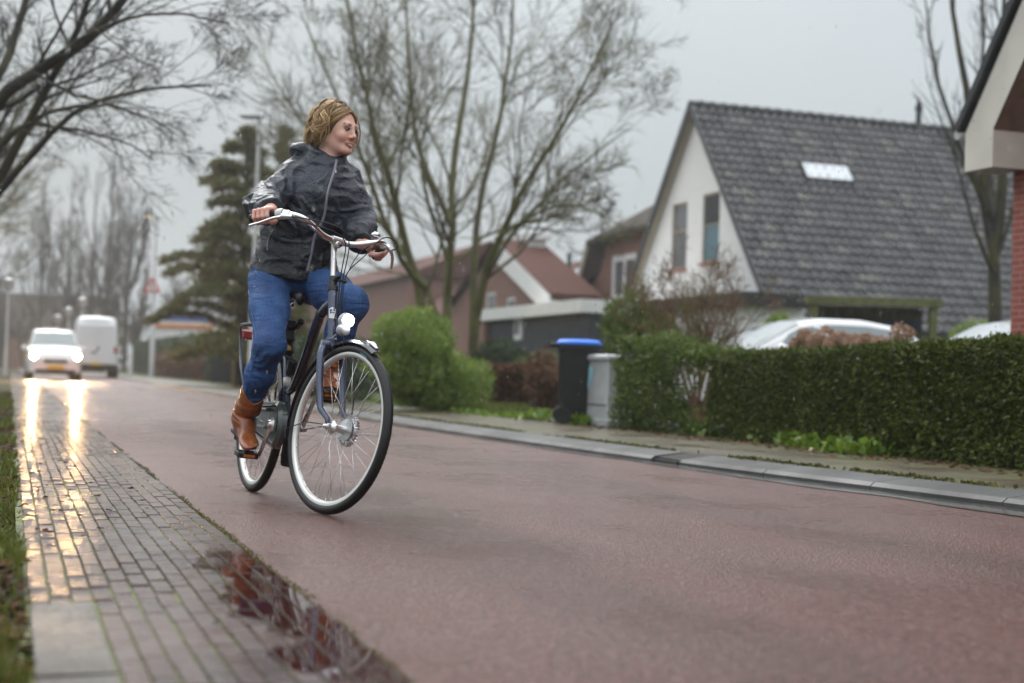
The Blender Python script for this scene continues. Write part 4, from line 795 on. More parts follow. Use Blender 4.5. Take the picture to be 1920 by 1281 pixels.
c = at(940, 645, 30); bush('round_bush', 'dark round bush in front of the dark garage', (c[0], c[1], .75), (.65, .65, .75), M['dark_leaf'], 9000, .07, 73, parts=3)
c = at(1005, 668, 28); bush('round_bush', 'yellow green low bush behind the blue lidded bin', (c[0], c[1], .55), (.8, .6, .55), M['olive_leaf'], 9000, .06, 74, parts=3)
a, b = at(905, 700, 25), at(1060, 702, 25); hedge_block('brown_hedge', 'half bare brown hedge behind the lawn by the bin', a, b, .7, .66, .66, .06, M['russet_leaf'], 12000, .06, 75, .09)
c = at(1035, 690, 21.5); bush('russet_bush', 'orange leaved bush just left of the wheeled bin', (c[0], c[1], .45), (.42, .42, .50), M['russet_leaf'], 6000, .06, 76, parts=3)
c = at(1455, 590, 24.5); bush('bright_bush', 'bright green bush between white gable and parked car', (c[0], c[1], 1.2), (.42, .42, .40), M['bush_leaf'], 6000, .08, 77, parts=3)
c = at(1852, 610, 22.0); bush('bright_bush', 'green bush beside the red brick wall behind parked cars', (c[0], c[1], 1.2), (.5, .5, .7), M['bush_leaf'], 7000, .08, 78, parts=3)
c = at(1205, 600, 17.8); bush('cypress_bush', 'green cypress bush rising behind the grey cabinet', (c[0], c[1], .95), (.50, .50, .62), M['loose_leaf'], 9000, .11, 79, up=1.3, aspect=.22, parts=4, core=False)
# hedges far down the right pavement
a, b = onx(252, 690, 8.6), onx(452, 690, 8.6); hedge_block('tall_far_hedge', 'tall dense green hedge behind the warning sign post', a, b, 1.2, 2.2, 2.0, .06, M['dark_leaf'], 16000, .16, 81, .1)
a, b = onx(286, 700, 7.3), onx(385, 700, 7.3); hedge_block('beech_hedge', 'low russet beech hedge in front of the tall green one', a, b, .8, 1.15, 1.1, .06, M['russet_leaf'], 8000, .12, 82, .08)
a, b = onx(388, 700, 7.25), onx(456, 700, 7.25); hedge_block('low_far_hedge', 'low dark green hedge behind the dark slatted box', a, b, .8, 1.15, 1.15, .06, M['dark_leaf'], 6000, .11, 83, .08)
a, b = onx(470, 690, 9.0), onx(700, 700, 9.0); hedge_block('garden_hedge', 'green garden hedge behind the rider\'s legs', a, b, 1.0, 1.5, 1.3, .06, M['dark_leaf'], 14000, .1, 84, .1)
# ground cover and lawn tufts along the hedge foot
g = np.random.default_rng(90); n = 5200; yy = 9.2+7.5*g.random(n); P = np.stack([6.16+g.normal(0, .10, n), yy, .07+.10*g.random(n)**1.5], 1); k = vnoise(P*np.array([2, 1.6, 0])+7)+.4*vnoise(P*np.array([6, 6, 0])) > .05
m = MB(); m.leaves(P[k], .055, aspect=.85, seed=91, up=.5); tag(m.build('ground_cover', M['cover_leaf']), kind='stuff')
n = 9000; P = np.stack([6.3+3.2*g.random(n), 16.5+8*g.random(n), np.full(n, .06)], 1); k = vnoise(P*np.array([1, 1, 0])) > -.3; tag(grass('lawn_grass', P[k], .08, 92).build('lawn_grass', M['grass']), kind='stuff')
n = 2600; P = np.stack([6.1+g.normal(0, .12, n), 16.5+13*g.random(n), np.full(n, .06)], 1); m = MB(); m.leaves(P, .07, aspect=.8, seed=93, up=.8); tag(m.build('pavement_weeds', M['cover_leaf']), kind='stuff')
# dried hydrangea heads over the hedge
M['dry_flower'] = leafmat('dry_hydrangea', (.30, .18, .12), (.52, .36, .26), .7, .3, 8)
hg = [(1692, 636, 10.6, .085), (1650, 655, 11.2, .075), (1625, 648, 11.5, .07), (1600, 652, 11.2, .075), (1575, 645, 11.6, .07), (1548, 640, 11.4, .085), (1530, 652, 11.1, .08), (1510, 640, 11.6, .07), (1495, 655, 11.3, .07), (1680, 660, 11.0, .08), (1560, 660, 11.0, .075), (1612, 662, 10.9, .08)]
c = onx(1600, 700, 7.9); hy = thing('hydrangea', 'dried brown hydrangea heads on bare stems behind the clipped hedge', 'shrub', (c[0], c[1], .06)); gb = np.array([c[0], c[1], .06])
for px, py, Z, r in hg:
    p = onx(px, py-9, 7.75+Z*.1-1.1); r *= 1.35; Q, N = blob_points(p, (r, r, r*.85), 420, g, .5, .15); m = MB(); m.leaves(Q, .028, aspect=.9, seed=int(px)); m.build('flower_head', M['dry_flower'], hy)
m = MB()
for px, py, Z, r in hg: p = onx(px, py-9, 7.75+Z*.1-1.1); m.tube([[p[0]*.6+gb[0]*.4, p[1]*.6+gb[1]*.4, .06], [p[0]*.9+gb[0]*.1, p[1]*.9+gb[1]*.1, p[2]*.6], p], [.006, .005, .004], 5)
m.build('stems', M['red_twig'], hy)
# conifers
def cedar(name, label, px, Z, ytop, halfw, seed, tiers=11, droop=-.10, dens=230, leaf='cedar', lsz=.16, ztop_w=.15, side=(1, 1)):
    g = np.random.default_rng(seed); B = at(px, 690, Z); B[2] = 0; h = at(px, ytop, Z)[2]; root = thing(name, label, 'tree', B)
    m = MB(); m.tube([B, B+[0, 0, h*.5], B+[.05, 0, h*.97]], [.2, .13, .03], 8); st = []; Pn = []
    for t in np.linspace(.14, .97, tiers):
        w = halfw*(1-t)**.75+ztop_w
        for k in range(7):
            a = g.uniform(0, 6.28); le = w*g.uniform(.75, 1.15)*(side[0] if math.cos(a) < 0 else side[1]); q = B+[0, 0, t*h+g.normal(0, .12)]; d = np.array([math.cos(a), math.sin(a), 0])
            rise = g.uniform(.05, .2)*le; s5 = [q, q+d*le*.4+[0, 0, rise], q+d*le*.75+[0, 0, rise*1.1], q+d*le+[0, 0, rise+droop*le]]; m.tube(s5, [.05, .035, .02, .008], 5)
            nn = int(dens*le); u = g.random(nn)**.7; s5 = np.array(s5); x = u*3; i = np.minimum(x.astype(int), 2); f = (x-i)[:, None]; base = s5[i]*(1-f)+s5[i+1]*f
            sd = np.cross(d, ZV); wd = (.10+.26*le*.5*np.sin(np.clip(u, .1, 1)*2.6))[:, None]; Pn.append(base+sd*g.normal(0, 1, (nn, 1))*wd*.7+ZV*(g.normal(0, .05, (nn, 1))-.03)+d*g.normal(0, .05, (nn, 1)))
    m.build('trunk', M['dark_bark'], root)
    P = np.concatenate(Pn); m = MB(); m.leaves(P, lsz, aspect=.4, seed=seed, up=-.1); m.build('crown', M[leaf], root); return root
cedar('conifer', 'dark layered conifer left of the rider with drooping tiers', 448, 42, 236, 3.15, 101, tiers=13, dens=460, lsz=.13)
cedar('conifer', 'tall brown green conifer just behind the rider\'s shoulder', 522, 47, 232, 1.1, 102, tiers=15, droop=-.2, dens=330, leaf='brown_cypress')
cedar('conifer', 'tiny dark pointed conifer far behind the white van', 212, 120, 555, 1.0, 103, tiers=9, dens=120, lsz=.3)

# the far-off wood that closes the view at the end of the road
def wood(name, spots, seed, mat):
    g = np.random.default_rng(seed); m = MB()
    for x, y, h in spots:
        B = np.array([x, y, 0.]); st = [resample([B, B+[g.normal(0, .2), 0, h*.4], B+[g.normal(0, .4), 0, h]], .2, .03, 8)]
        for i in range(6): a = g.uniform(0, 6.28); q = B+[0, 0, h*g.uniform(.1, .5)]; d = np.array([math.cos(a), math.sin(a), 0])*h*g.uniform(.15, .35); st.append(resample([q, q+d*.5+[0, 0, h*.15], q+d+[0, 0, h*.4]], .09, .02, 8))
        P = np.stack([p for p, r in st]); R = np.stack([r for p, r in st]); tubes(m, P, R, 4)
        P2, R2 = children(P, R, g, 8, (.25, .5), (.3, .9), .05, .13, .5, K=5); tubes(m, P2, R2, 3); P3, R3 = children(P2, R2, g, 7, (.4, .8), (.3, .9), .03, .15, .6, K=4, minr=.018); tubes(m, P3, R3, 3); P4, R4 = children(P3, R3, g, 4, (.4, .8), (.3, .9), 0, .15, .7, K=3, minr=.014); tubes(m, P4, R4, 3)
    return tag(m.build(name, mat), kind='stuff')
g = np.random.default_rng(140)
M['far_twig'] = bark('far_twig', (.085, .068, .052), (.09, .085, .05), .4, .3)
wood('far_wood', [(-30+i*2.3+g.normal(0, .8), 128+g.uniform(-12, 30), g.uniform(6, 11)) for i in range(24)], 141, M['far_twig'])
wood('verge_thicket', [(-4.5-g.uniform(0, 7), 34+i*5.0, g.uniform(4.5, 8.5)) for i in range(16)], 142, M['far_twig'])
# ================================================================== VEHICLES AND STREET FURNITURE
t = NT('car_white'); n = t.noise(t.obj(), 3, 3); M['car_white'] = t.P(col=t.mix(n, (.70, .71, .72), (.78, .79, .80)), rough=.3, coat=1.0, coatr=.04)
M['car_glass'] = NT('car_glass').P(col=(.10, .15, .16), rough=.03, spec=1.0, coat=1.0, coatr=.02)
M['plate'] = simple('yellow_plate', (.75, .48, .03), .4, var=.05)
M['red_lens'] = simple('red_lens', (.35, .02, .015), .15, var=.1, coat=1)
M['headlamp'] = NT('lit_headlamp').P(col=(.9, .85, .7), emis=(1.0, .60, .26), emstr=3200.0)
M['clear_lens'] = simple('clear_lens', (.55, .57, .58), .08, var=.1, coat=1)
def make_car(name, label, pos, fwd, prof, W, L, belt, wheels, zs=.28, lit=False, tumble=.80, glazing=(), group=None, cat='car', body='car_white', wr=.31, plate_front=True):
    """pos: ground point under the front bumper centre; fwd: heading; prof: top outline (distance behind the nose, height)"""
    fwd = nrm([*fwd[:2], 0]); lft = np.array([-fwd[1], fwd[0], 0]); pos = np.asarray(pos, float); root = thing(name, label, cat, pos-fwd*L/2, group)
    px_, pz_ = np.array(prof).T
    def top(x): return sum(np.interp(x+d, px_, pz_) for d in (-.07, -.03, 0, .03, .07))/5
    def surf(x, s, off=0.0):
        x, s = np.asarray(x, float), np.asarray(s, float); zt = top(x); zb = np.minimum(belt, zt-.03); e = np.clip(np.minimum(x, L-x)/.5, 0, 1)**.5; w = W*(.80+.20*e)
        hi = np.clip((zt-zb-.05)/.4, 0, 1); tw = 1-(1-tumble)*hi; a = np.abs(s)
        yk = np.stack([0*a+1.0, 0*a+1.0, 0*a+.985, tw*.5+.5*.985-.0, tw, tw*.86, tw*0.0]); zk = np.stack([zs+0*zt, .55*zs+.45*zb, zb, zb+(zt-zb)*.5, zt-.05*(zt-zs), zt-.012, zt+.02]); ak = np.array([1, .85, .6, .47, .34, .27, 0.])
        y = np.zeros_like(a); z = np.zeros_like(a)
        for i in range(6):
            k = (a <= ak[i]) & (a >= ak[i+1]); f = (ak[i]-a)/(ak[i]-ak[i+1]); y = np.where(k, yk[i]*(1-f)+yk[i+1]*f, y); z = np.where(k, zk[i]*(1-f)+zk[i+1]*f, z)
        y = y*w*np.sign(s); P = pos-fwd*x[..., None]+lft*y[..., None]+ZV*z[..., None]
        if off: c = pos-fwd*np.clip(x, .8, L-.8)[..., None]+ZV*(.55*z)[..., None]; d = P-c; P = P+d/np.linalg.norm(d, axis=-1, keepdims=True)*off
        return P
    def patch(m, x0, x1, s0, s1, nx=10, ns=6, off=.008, taper=0.0):
        u, v = np.meshgrid(np.linspace(0, 1, nx), np.linspace(0, 1, ns), indexing='ij'); S = s0+(s1-s0)*v; X = x0+(x1-x0)*u+taper*(v)*(.5-u)*2
        i = np.arange(nx*ns).reshape(nx, ns); m.add(surf(X, S, off).reshape(-1, 3), np.stack([i[:-1, :-1], i[1:, :-1], i[1:, 1:], i[:-1, 1:]], -1).reshape(-1, 4))
    m = MB(); sv = np.concatenate([np.linspace(-1, -.6, 5), np.linspace(-.55, .55, 19), np.linspace(.6, 1, 5)]); xv = np.linspace(0, L, 70); X, S = np.meshgrid(xv, sv, indexing='ij'); i = np.arange(X.size).reshape(X.shape)
    m.add(surf(X, S).reshape(-1, 3), np.stack([i[:-1, :-1], i[1:, :-1], i[1:, 1:], i[:-1, 1:]], -1).reshape(-1, 4)); k = len(sv)
    m.add(surf(np.full(k, 0.), sv), [tuple(range(k))]); m.add(surf(np.full(k, L), sv), [tuple(range(k))[::-1]])
    m.build('body', M[body], root, autosm=40)
    for kind, *a in glazing:
        m = MB()
        if kind == 'side':
            for sg in (-1, 1): m = MB(); patch(m, a[0], a[1], sg*.575, sg*.37, taper=a[2] if len(a) > 2 else 0.0); m.build('side_window', M['car_glass'], root, smooth=True)
        else: patch(m, a[0], a[1], -.31, .31, ns=12, off=.01); m.build({'f': 'windscreen', 'r': 'rear_window'}[kind], M['car_glass'], root, smooth=True)
    for wx in wheels:
        for sg in (-1, 1):
            c = pos-fwd*wx+lft*sg*(W-.10)+ZV*wr; m = MB(); m.lathe(c, lft*sg, [(-.10, wr*.7), (-.10, wr*.96), (-.06, wr), (.07, wr), (.105, wr*.95), (.105, wr*.68)], 24); wh_ = m.build('wheel', M['rubber'], root, autosm=40)
            m = MB(); m.lathe(c, lft*sg, [(.06, wr*.66), (.108, wr*.66), (.112, wr*.6), (.095, wr*.5), (.10, wr*.16), (.115, wr*.12), (.115, .01)], 20); m.build('rim', M['alu'], wh_, autosm=40)
            m = MB(); m.lathe(c-lft*sg*.02, lft*sg, [(-.08, wr*1.14), (.128, wr*1.14), (.131, wr*1.03)], 24); m.build('wheel_arch', M['black_plastic'], root)
    for sg in (-1, 1):
        m = MB(); z = belt-.20; c = pos-fwd*.16+lft*sg*(W*.80)+ZV*z; m.sphere(c, (.13, .17, .10), 16, ax=np.array([fwd, lft, ZV])); hl = m.build('headlight', M['clear_lens'], root, smooth=True)
        if lit: m = MB(); q = pos+fwd*.035+lft*sg*(W*.80)+ZV*z; m.lathe(q-fwd*.10, fwd, [(0, .05), (.02, .095), (.10, .105), (.108, .098), (.10, .088), (.085, .02)], 20); m.build('lamp_shell', M['black_plastic'], hl, autosm=40); m = MB(); m.add([q+fwd*.002+(lft*math.cos(a)+ZV*math.sin(a))*.086 for a in np.linspace(0, 2*math.pi, 20, endpoint=False)], [tuple(range(20))]); m.build('lit_bulb', M['headlamp'], hl)
        m = MB(); c = pos-fwd*1.55+lft*sg*(W+.09)+ZV*(belt+.07); m.sphere(c, (.07, .11, .08), 12, ax=np.array([fwd, lft, ZV])); m.build('wing_mirror', M[body], root, smooth=True)
        m = MB(); m.box(pos-fwd*(L-.03)+lft*sg*(W*.82)+ZV*(belt-.05), (.10, .14, .34), np.array([fwd, lft, ZV]), bev=.03); m.build('tail_light', M['red_lens'], root)
    m = MB(); m.box(pos+fwd*.02+ZV*.46, (.06, .52, .11), np.array([fwd, lft, ZV])); m.build('number_plate', M['plate'], root)
    m = MB(); m.box(pos-fwd*(L+.01)+ZV*.62, (.05, .52, .11), np.array([fwd, lft, ZV])); m.build('number_plate', M['plate'], root)
    m = MB(); m.box(pos-fwd*.02+ZV*.30, (.12, W*1.5, .16), np.array([fwd, lft, ZV]), bev=.03); m.box(pos-fwd*.0+ZV*.66, (.09, W*.9, .12), np.array([fwd, lft, ZV]), bev=.03); m.build('grille', M['black_plastic'], root)
    return root, (pos, fwd, lft)
hatch = [(0, .55), (.04, .74), (.35, .86), (1.0, .97), (1.18, 1.02), (1.95, 1.43), (2.35, 1.50), (3.0, 1.50), (3.6, 1.42), (3.85, 1.30), (4.12, .98), (4.2, .6)]
mpv = [(0, .60), (.04, .86), (.3, .99), (.75, 1.06), (.9, 1.12), (1.6, 1.66), (2.0, 1.76), (3.8, 1.78), (4.15, 1.70), (4.3, 1.05), (4.35, .6)]
cp = ground(105, 714.5); make_car('oncoming_car', 'white car coming with bright headlights lit in front of the van', (1.42, cp[1], 0), (0.02, -1), mpv, .86, 4.35, 1.02, (.82, 3.4), lit=True, glazing=(('f', .98, 1.58), ('r', 4.15, 4.28), ('side', 1.45, 2.5, .25), ('side', 2.58, 3.9)))
# white van driving away
van = [(0, .6), (.05, .95), (.8, 1.2), (1.0, 1.28), (1.75, 2.1), (2.2, 2.56), (2.6, 2.66), (5.3, 2.70), (5.52, 2.62), (5.60, 2.3), (5.66, .6)]
vp = at(180, 709, 62.5); VL = 5.66
vr, (vpos, vf, vl) = make_car('white_van', 'white high roofed van seen from behind driving away in the right lane', (3.55, vp[1]+VL, 0), (0.0, 1), van, 1.0, VL, 1.30, (.95, 4.5), zs=.42, glazing=(('f', 1.05, 1.75), ('side', 1.5, 2.4, .2)), cat='van', tumble=.86, wr=.34)
A_ = np.array([vf, vl, ZV]); bk = vpos-vf*VL
m = MB(); m.box(bk+vf*.02+ZV*.50, (.14, 1.9, .20), A_, bev=.04); m.build('rear_bumper', M['black_plastic'], vr)
for sg in (-1, 1): m = MB(); m.box(bk-vf*.005+vl*sg*.375+ZV*1.48, (.05, .735, 1.72), A_, bev=.02); m.build('rear_door', M['car_white'], vr)
m = MB(); m.box(bk-vf*.04-vl*.07+ZV*1.30, (.05, .09, .12), A_, bev=.01); m.box(bk-vf*.04+vl*.12+ZV*1.13, (.05, .28, .05), A_, bev=.01); m.build('door_handle', M['dark_boards'], vr)
# cars parked on the driveways behind the hedge, noses to the road
pc = ony(1222, 720, 18.4); make_car('parked_car', 'white car parked behind the clipped hedge with brown flowers before it', (pc[0], 18.4, .06), (-1, .05), hatch, .86, 4.2, .95, (.80, 3.35), glazing=(('f', 1.2, 1.95), ('r', 3.62, 4.02), ('side', 1.45, 2.45, .30), ('side', 2.52, 3.55, -.2)), group='cars parked behind the hedge')
pc = ony(1630, 720, 15.9); make_car('parked_car', 'second white car half hidden by the red brick wall', (pc[0], 15.9, .06), (-1, .05), hatch, .86, 4.2, .95, (.80, 3.35), glazing=(('f', 1.2, 1.95), ('r', 3.62, 4.02), ('side', 1.45, 2.45, .30), ('side', 2.52, 3.55, -.2)), group='cars parked behind the hedge')
M['driveway'] = simple('driveway_concrete', (.16, .155, .145), .4, var=.2, scale=2, bump=.004)
sheet('driveway', [6.26, 10, 18], [14.6, 17, 20.4], .066, M['driveway'])
# wheeled bin: body, blue lid, wheels, handle
bz = ground(1078, 795, .064); bZ = (bz-C0)@FW; fr = nrm([RT[0], RT[1], 0]); aw = np.array([-fr[1], fr[0], 0]); A_ = np.array([fr, aw, ZV])
wb = thing('wheeled_bin', 'dark wheeled bin with a bright blue lid beside the grey cabinet', 'bin', bz)
def bl_(f, a, u): return bz+fr*f+aw*a+ZV*u
m = MB(); V = []
for u, f0, f1, a in ((.03, -.13, .19, .17), (.10, -.14, .20, .175), (.80, -.20, .23, .225), (.86, -.21, .235, .23), (.86, -.23, .255, .25), (.905, -.23, .255, .25)): V += [bl_(f0, -a, u), bl_(f1, -a, u), bl_(f1, a, u), bl_(f0, a, u)]
m.add(V, [(k*4+i, k*4+(i+1) % 4, k*4+4+(i+1) % 4, k*4+4+i) for k in range(5) for i in range(4)]+[(3, 2, 1, 0), (20, 21, 22, 23)])
for a in (-.1, .0, .1): m.box(bl_(-.185, a, .5), (.03, .03, .6), A_)
m.build('body', M['black_plastic'], wb)
M['blue_plastic'] = simple('blue_plastic', (.015, .19, .85), .35, var=.12, scale=8); M['sticker'] = simple('faded_sticker', (.55, .40, .30), .6)
m = MB(); V = []
for f, h in ((-.235, .004), (-.21, .040), (-.05, .050), (.12, .049), (.235, .038), (.275, -.003)):
    for a in np.linspace(-.255, .255, 7): V.append(bl_(f, a, .912+h*(1-.5*(abs(a)/.255)**4)+(.012 if abs(abs(a)-.17) < .02 else 0)))
V = np.array(V); V2 = V.copy(); V2[:, 2] = bz[2]+.908; i = np.arange(42).reshape(6, 7)
m.add(V, np.stack([i[:-1, :-1], i[1:, :-1], i[1:, 1:], i[:-1, 1:]], -1).reshape(-1, 4)); rim_ = list(i[0])+list(i[1:, -1])+list(i[-1, -2::-1])+list(i[-2:0:-1, 0]); n = len(rim_)
m.add(np.concatenate([V[rim_], V2[rim_]]), [(k, (k+1) % n, n+(k+1) % n, n+k) for k in range(n)]); ld = m.build('lid', M['blue_plastic'], wb, autosm=50)
m = MB(); m.add([bl_(.02, -.13, .966), bl_(.10, -.13, .966), bl_(.10, .0, .967), bl_(.02, .0, .967)], [(0, 1, 2, 3)]); m.build('sticker', M['sticker'], ld)
m = MB(); m.box(bl_(-.275, 0, .90), (.10, .46, .05), A_, bev=.02); m.tube([bl_(-.33, -.2, .915), bl_(-.33, .2, .915)], .017, 8); m.build('handle', M['black_plastic'], wb)
for sg in (-1, 1): m = MB(); m.lathe(bl_(-.155, sg*.21, .10), aw*sg, [(-.025, .06), (-.025, .095), (.025, .1), (.03, .06), (.02, .03), (.025, .02)], 20); m.build('wheel', M['rubber'], wb, autosm=40)
# utility cabinet
q0 = ground(1092, 796, .064); CX = q0[0]; y1_ = q0[1]; y0_ = onx(1136, 797, CX)[1]; hz_ = onx(1100, 666, CX)[2]
uc = thing('utility_cabinet', 'pale grey utility cabinet with a light blue paint smear beside the bin', 'cabinet', (CX, y1_, .064))
m = MB(); m.box((CX+.20, (y0_+y1_)/2, (hz_-.05+.064)/2), (.36, y1_-y0_-.06, hz_-.05-.064), bev=.012); m.box((CX+.20, (y0_+y1_)/2, .10), (.38, y1_-y0_-.03, .09), bev=.01); m.build('body', M['galv'], uc)
m = MB(); m.box((CX+.20, (y0_+y1_)/2, hz_-.03), (.42, y1_-y0_+.02, .075), bev=.02); m.build('lid', M['galv'], uc)
m = MB(); m.box((CX+.016, (y0_+y1_)/2, .30), (.01, y1_-y0_-.1, .012)); m.build('panel_seam', M['dark_boards'], uc)
M['blue_smear'] = simple('light_blue_paint', (.28, .58, .68), .5, var=.15, scale=15)
m = MB(); pts = [onx(px, py, CX+.014) for px, py in ((1097, 686), (1104, 689), (1112, 686), (1113, 694), (1109, 700), (1112, 708), (1107, 715), (1103, 730), (1099, 722), (1096, 708), (1098, 697))]; m.add(pts, [tuple(range(len(pts)))]); m.build('paint_smear', M['blue_smear'], uc)
# small dark bin on the lawn
p = ground(1010, 768, .07); sbn = thing('small_bin', 'small dark bin standing on the lawn left of the wheeled bin', 'bin', p)
m = MB(); m.lathe(p, ZV, [(0, .14), (.02, .145), (.42, .18), (.42, .195), (.455, .195), (.455, .17), (.44, .02)], 16); m.build('bin_body', M['dark_boards'], sbn, autosm=40)
# timber shelter behind the parked cars
T0, T1 = at(1524, 640, 27.0), at(1748, 640, 27.0); Td = nrm([T1[0]-T0[0], T1[1]-T0[1], 0]); Tn = np.array([-Td[1], Td[0], 0]); TL = np.linalg.norm((T1-T0)[:2]); A_ = np.array([Td, Tn, ZV]); tz = at(1640, 572, 27)[2]; T0[2] = 0
M['old_wood'] = simple('weathered_wood', (.085, .075, .045), .75, var=.45, scale=5, bump=.005)
M['mossy_wood'] = simple('mossy_wood', (.11, .115, .045), .8, var=.35, scale=6)
ts = thing('timber_shelter', 'weathered timber shelter with green mossy frame behind the parked cars', 'shelter', T0)
for u in (.0, TL): m = MB(); m.box(T0+Td*u+ZV*tz/2, (.14, .14, tz), A_); m.build('post', M['mossy_wood'], ts)
m = MB(); m.box(T0+Td*TL/2+ZV*(tz+.06)-Tn*.02, (TL+.3, .2, .16), A_); m.build('beam', M['mossy_wood'], ts)
m = MB()
for i in range(int(TL/.14)): m.box(T0+Td*(.08+i*.14)+Tn*(.6+.012*(i % 2))+ZV*tz*.5, (.132, .03, tz), A_)
m.build('board_wall', M['old_wood'], ts)
m = MB(); m.box(T0+Td*TL/2+Tn*.5+ZV*(tz+.10), (TL+.2, 1.2, .05), A_); m.build('roof', M['old_wood'], ts)
m = MB(); m.box(T0+Td*TL*.28+Tn*.57+ZV*(tz-.30), (TL*.5, .03, .14), A_); m.box(T0+Td*TL*.8+Tn*.57+ZV*(tz-.34), (TL*.36, .03, .14), A_); m.build('blue_tarp', simple('dark_blue_tarp', (.02, .045, .09), .4), ts)
m = MB(); m.box(T0+Td*TL*.86+Tn*.54+ZV*(tz*.55), (.5, .05, .12), A_); m.build('pale_plank', M['galv'], ts)
# lamp posts
M['lamp_grey'] = simple('lamp_post_grey', (.62, .63, .62), .4, var=.08)
def lamp_post(name, label, px, Z, ytop, arm, r, head, group=None, tilt=0):
    B = at(px, 690, Z); B[2] = 0; h = at(px, ytop, Z)[2]; root = thing(name, label, 'street lamp', B, group); d = -nrm([RT[0], RT[1], 0])
    m = MB(); m.tube([B, B+[0, 0, h*.33]], r*1.25, 12); m.tube([B+[0, 0, h*.33], B+[0, 0, h]], [r, r*.7], 12); m.build('pole', M['lamp_grey'], root)
    if arm:
        m = MB(); m.tube([B+[0, 0, h-.06], B+d*arm*.5+[0, 0, h+.02], B+d*arm+[0, 0, h+.04]], r*.45, 8); m.build('arm', M['lamp_grey'], root)
        c = B+d*(arm+.12)+[0, 0, h+.03]; m = MB(); m.box(c, (.55, .20, .05), np.array([d, np.cross(ZV, d), ZV]), bev=.03); lh = m.build('lamp_head', M['galv'], root); m = MB(); m.box(c-[0, 0, .05], (.40, .15, .03), np.array([d, np.cross(ZV, d), ZV]), bev=.01); m.build('lamp_glass', M[head], lh)
    else: m = MB(); m.lathe(B+[0, 0, h-.1], ZV, [(0, .10), (.1, .22), (.4, .26), (.42, .3), (.5, .12), (.55, .02)], 14); m.build('lamp_head', M[head], root, smooth=True)
    return root, B, h
M['warm_lamp'] = NT('warm_lamp').P(col=(.8, .6, .3), emis=(1, .72, .35), emstr=1.1)
M['lamp_white'] = simple('white_lamp_globe', (.80, .81, .82), .3, var=.05)
lamp_post('street_lamp', 'grey steel street lamp post right behind the rider', 470, 31, 218, .05, .056, 'galv')
lp, Bp, hp = lamp_post('street_lamp', 'distant street lamp carrying the red bordered warning sign', 284, 68, 406, .25, .09, 'warm_lamp')
for px, Z, y, w in ((105, 92, 603, 'lowest'), (125, 84, 590, 'middle'), (150, 76, 573, 'highest')): lamp_post('park_lamp', f'white headed lamp on a slim post above the headlights, {w} of three', px, Z, y, 0, .06, 'lamp_white', 'lamps beyond the oncoming car')
lamp_post('park_lamp', 'white headed lamp on a slim post at the left picture edge', 10, 60, 540, 0, .05, 'lamp_white', 'lamps beyond the oncoming car')
# warning triangle on the lamp post
sc_ = at(285, 538, 67.8); ws = thing('warning_sign', 'red bordered triangular warning sign mounted on the distant lamp post', 'road sign', sc_)
fd = nrm([-sc_[0], -sc_[1], 0]); sx = np.cross(ZV, fd); tri = lambda s, o: [sc_+fd*o+sx*(-.5*s)+ZV*(-.29*s), sc_+fd*o+sx*(.5*s)+ZV*(-.29*s), sc_+fd*o+ZV*(.577*s)]
m = MB(); m.prism(tri(.86, 0), fd*.02); m.build('border', simple('sign_red', (.50, .02, .025), .4), ws); m = MB(); m.prism(tri(.52, .021), fd*.006); m.build('face', M['white_paint'], ws); m = MB(); m.box(sc_+fd*.03+ZV*.02, (.10, .004, .20), np.array([sx, fd, ZV])); m.build('symbol', M['black_paint'], ws)
# dark slatted box and white bollard on the far pavement
b_ = ground(428, 719, .064); db = thing('slatted_box', 'dark slatted box standing by the far pavement left of the rider', 'planter box', b_)
m = MB(); wB = 58/2667*((b_-C0)@FW); m.box(b_+ZV*.42, (wB, .55, .80), np.array([fr, aw, ZV])); 
m.build('box_body', M['black_plastic'], db)
for k in range(5): m = MB(); m.box(b_+ZV*(.11+k*.165)-aw*.285, (wB+.03, .03, .13), np.array([fr, aw, ZV])); m.build('slat', M['dark_boards'], db)
b_ = at(244, 692, 64); b_[2] = .06; bo = thing('bollard', 'white bollard just right of the white van', 'bollard', b_); m = MB(); m.lathe(b_, ZV, [(0, .09), (1.05, .08), (1.15, .05), (1.17, .01)], 12); m.build('post', M['white_paint'], bo, autosm=40)
# ================================================================== BICYCLE
HEADA, BX0, BY0, PSI, PHI, STEER, WB, RWH = 1.2703, 1.1032, 6.7859, -1.4588, .092, .272, 1.0889, .352
_f = np.array([math.cos(PSI), math.sin(PSI), 0]); _l0 = np.array([-_f[1], _f[0], 0]); BU = ZV*math.cos(PHI)+_l0*math.sin(PHI); BL = _l0*math.cos(PHI)-ZV*math.sin(PHI); BF = _f; BO = np.array([BX0, BY0, 0.0])
def bw(f, l=0.0, u=0.0): return BO+BF*f+BL*l+BU*u
def bloc(P): d = np.asarray(P)-BO; return np.array([d@BF, d@BL, d@BU])
def onf(px, py, f): d = ray(px, py); return C0+d*((f-BF@(C0-BO))/(BF@d))
def onl(px, py, l): d = ray(px, py); return C0+d*((l-BL@(C0-BO))/(BL@d))
def rotm(ax, a):
    ax = nrm(ax); K = np.array([[0, -ax[2], ax[1]], [ax[2], 0, -ax[0]], [-ax[1], ax[0], 0]]); return np.eye(3)+math.sin(a)*K+(1-math.cos(a))*K@K
SAX = np.array([-math.cos(HEADA), 0, math.sin(HEADA)]); HUBF = np.array([WB, 0, RWH]); SB = HUBF-np.array([math.sin(HEADA), 0, math.cos(HEADA)])*.06; SR = rotm(SAX, STEER)
def st(f, l=0.0, u=0.0): return bw(*(SB+SR@(np.array([f, l, u])-SB)))       # a point of the steered front end
SF = (st(1, 0, 0)-st(0, 0, 0)); SLt = (st(0, 1, 0)-st(0, 0, 0)); SU = (st(0, 0, 1)-st(0, 0, 0))
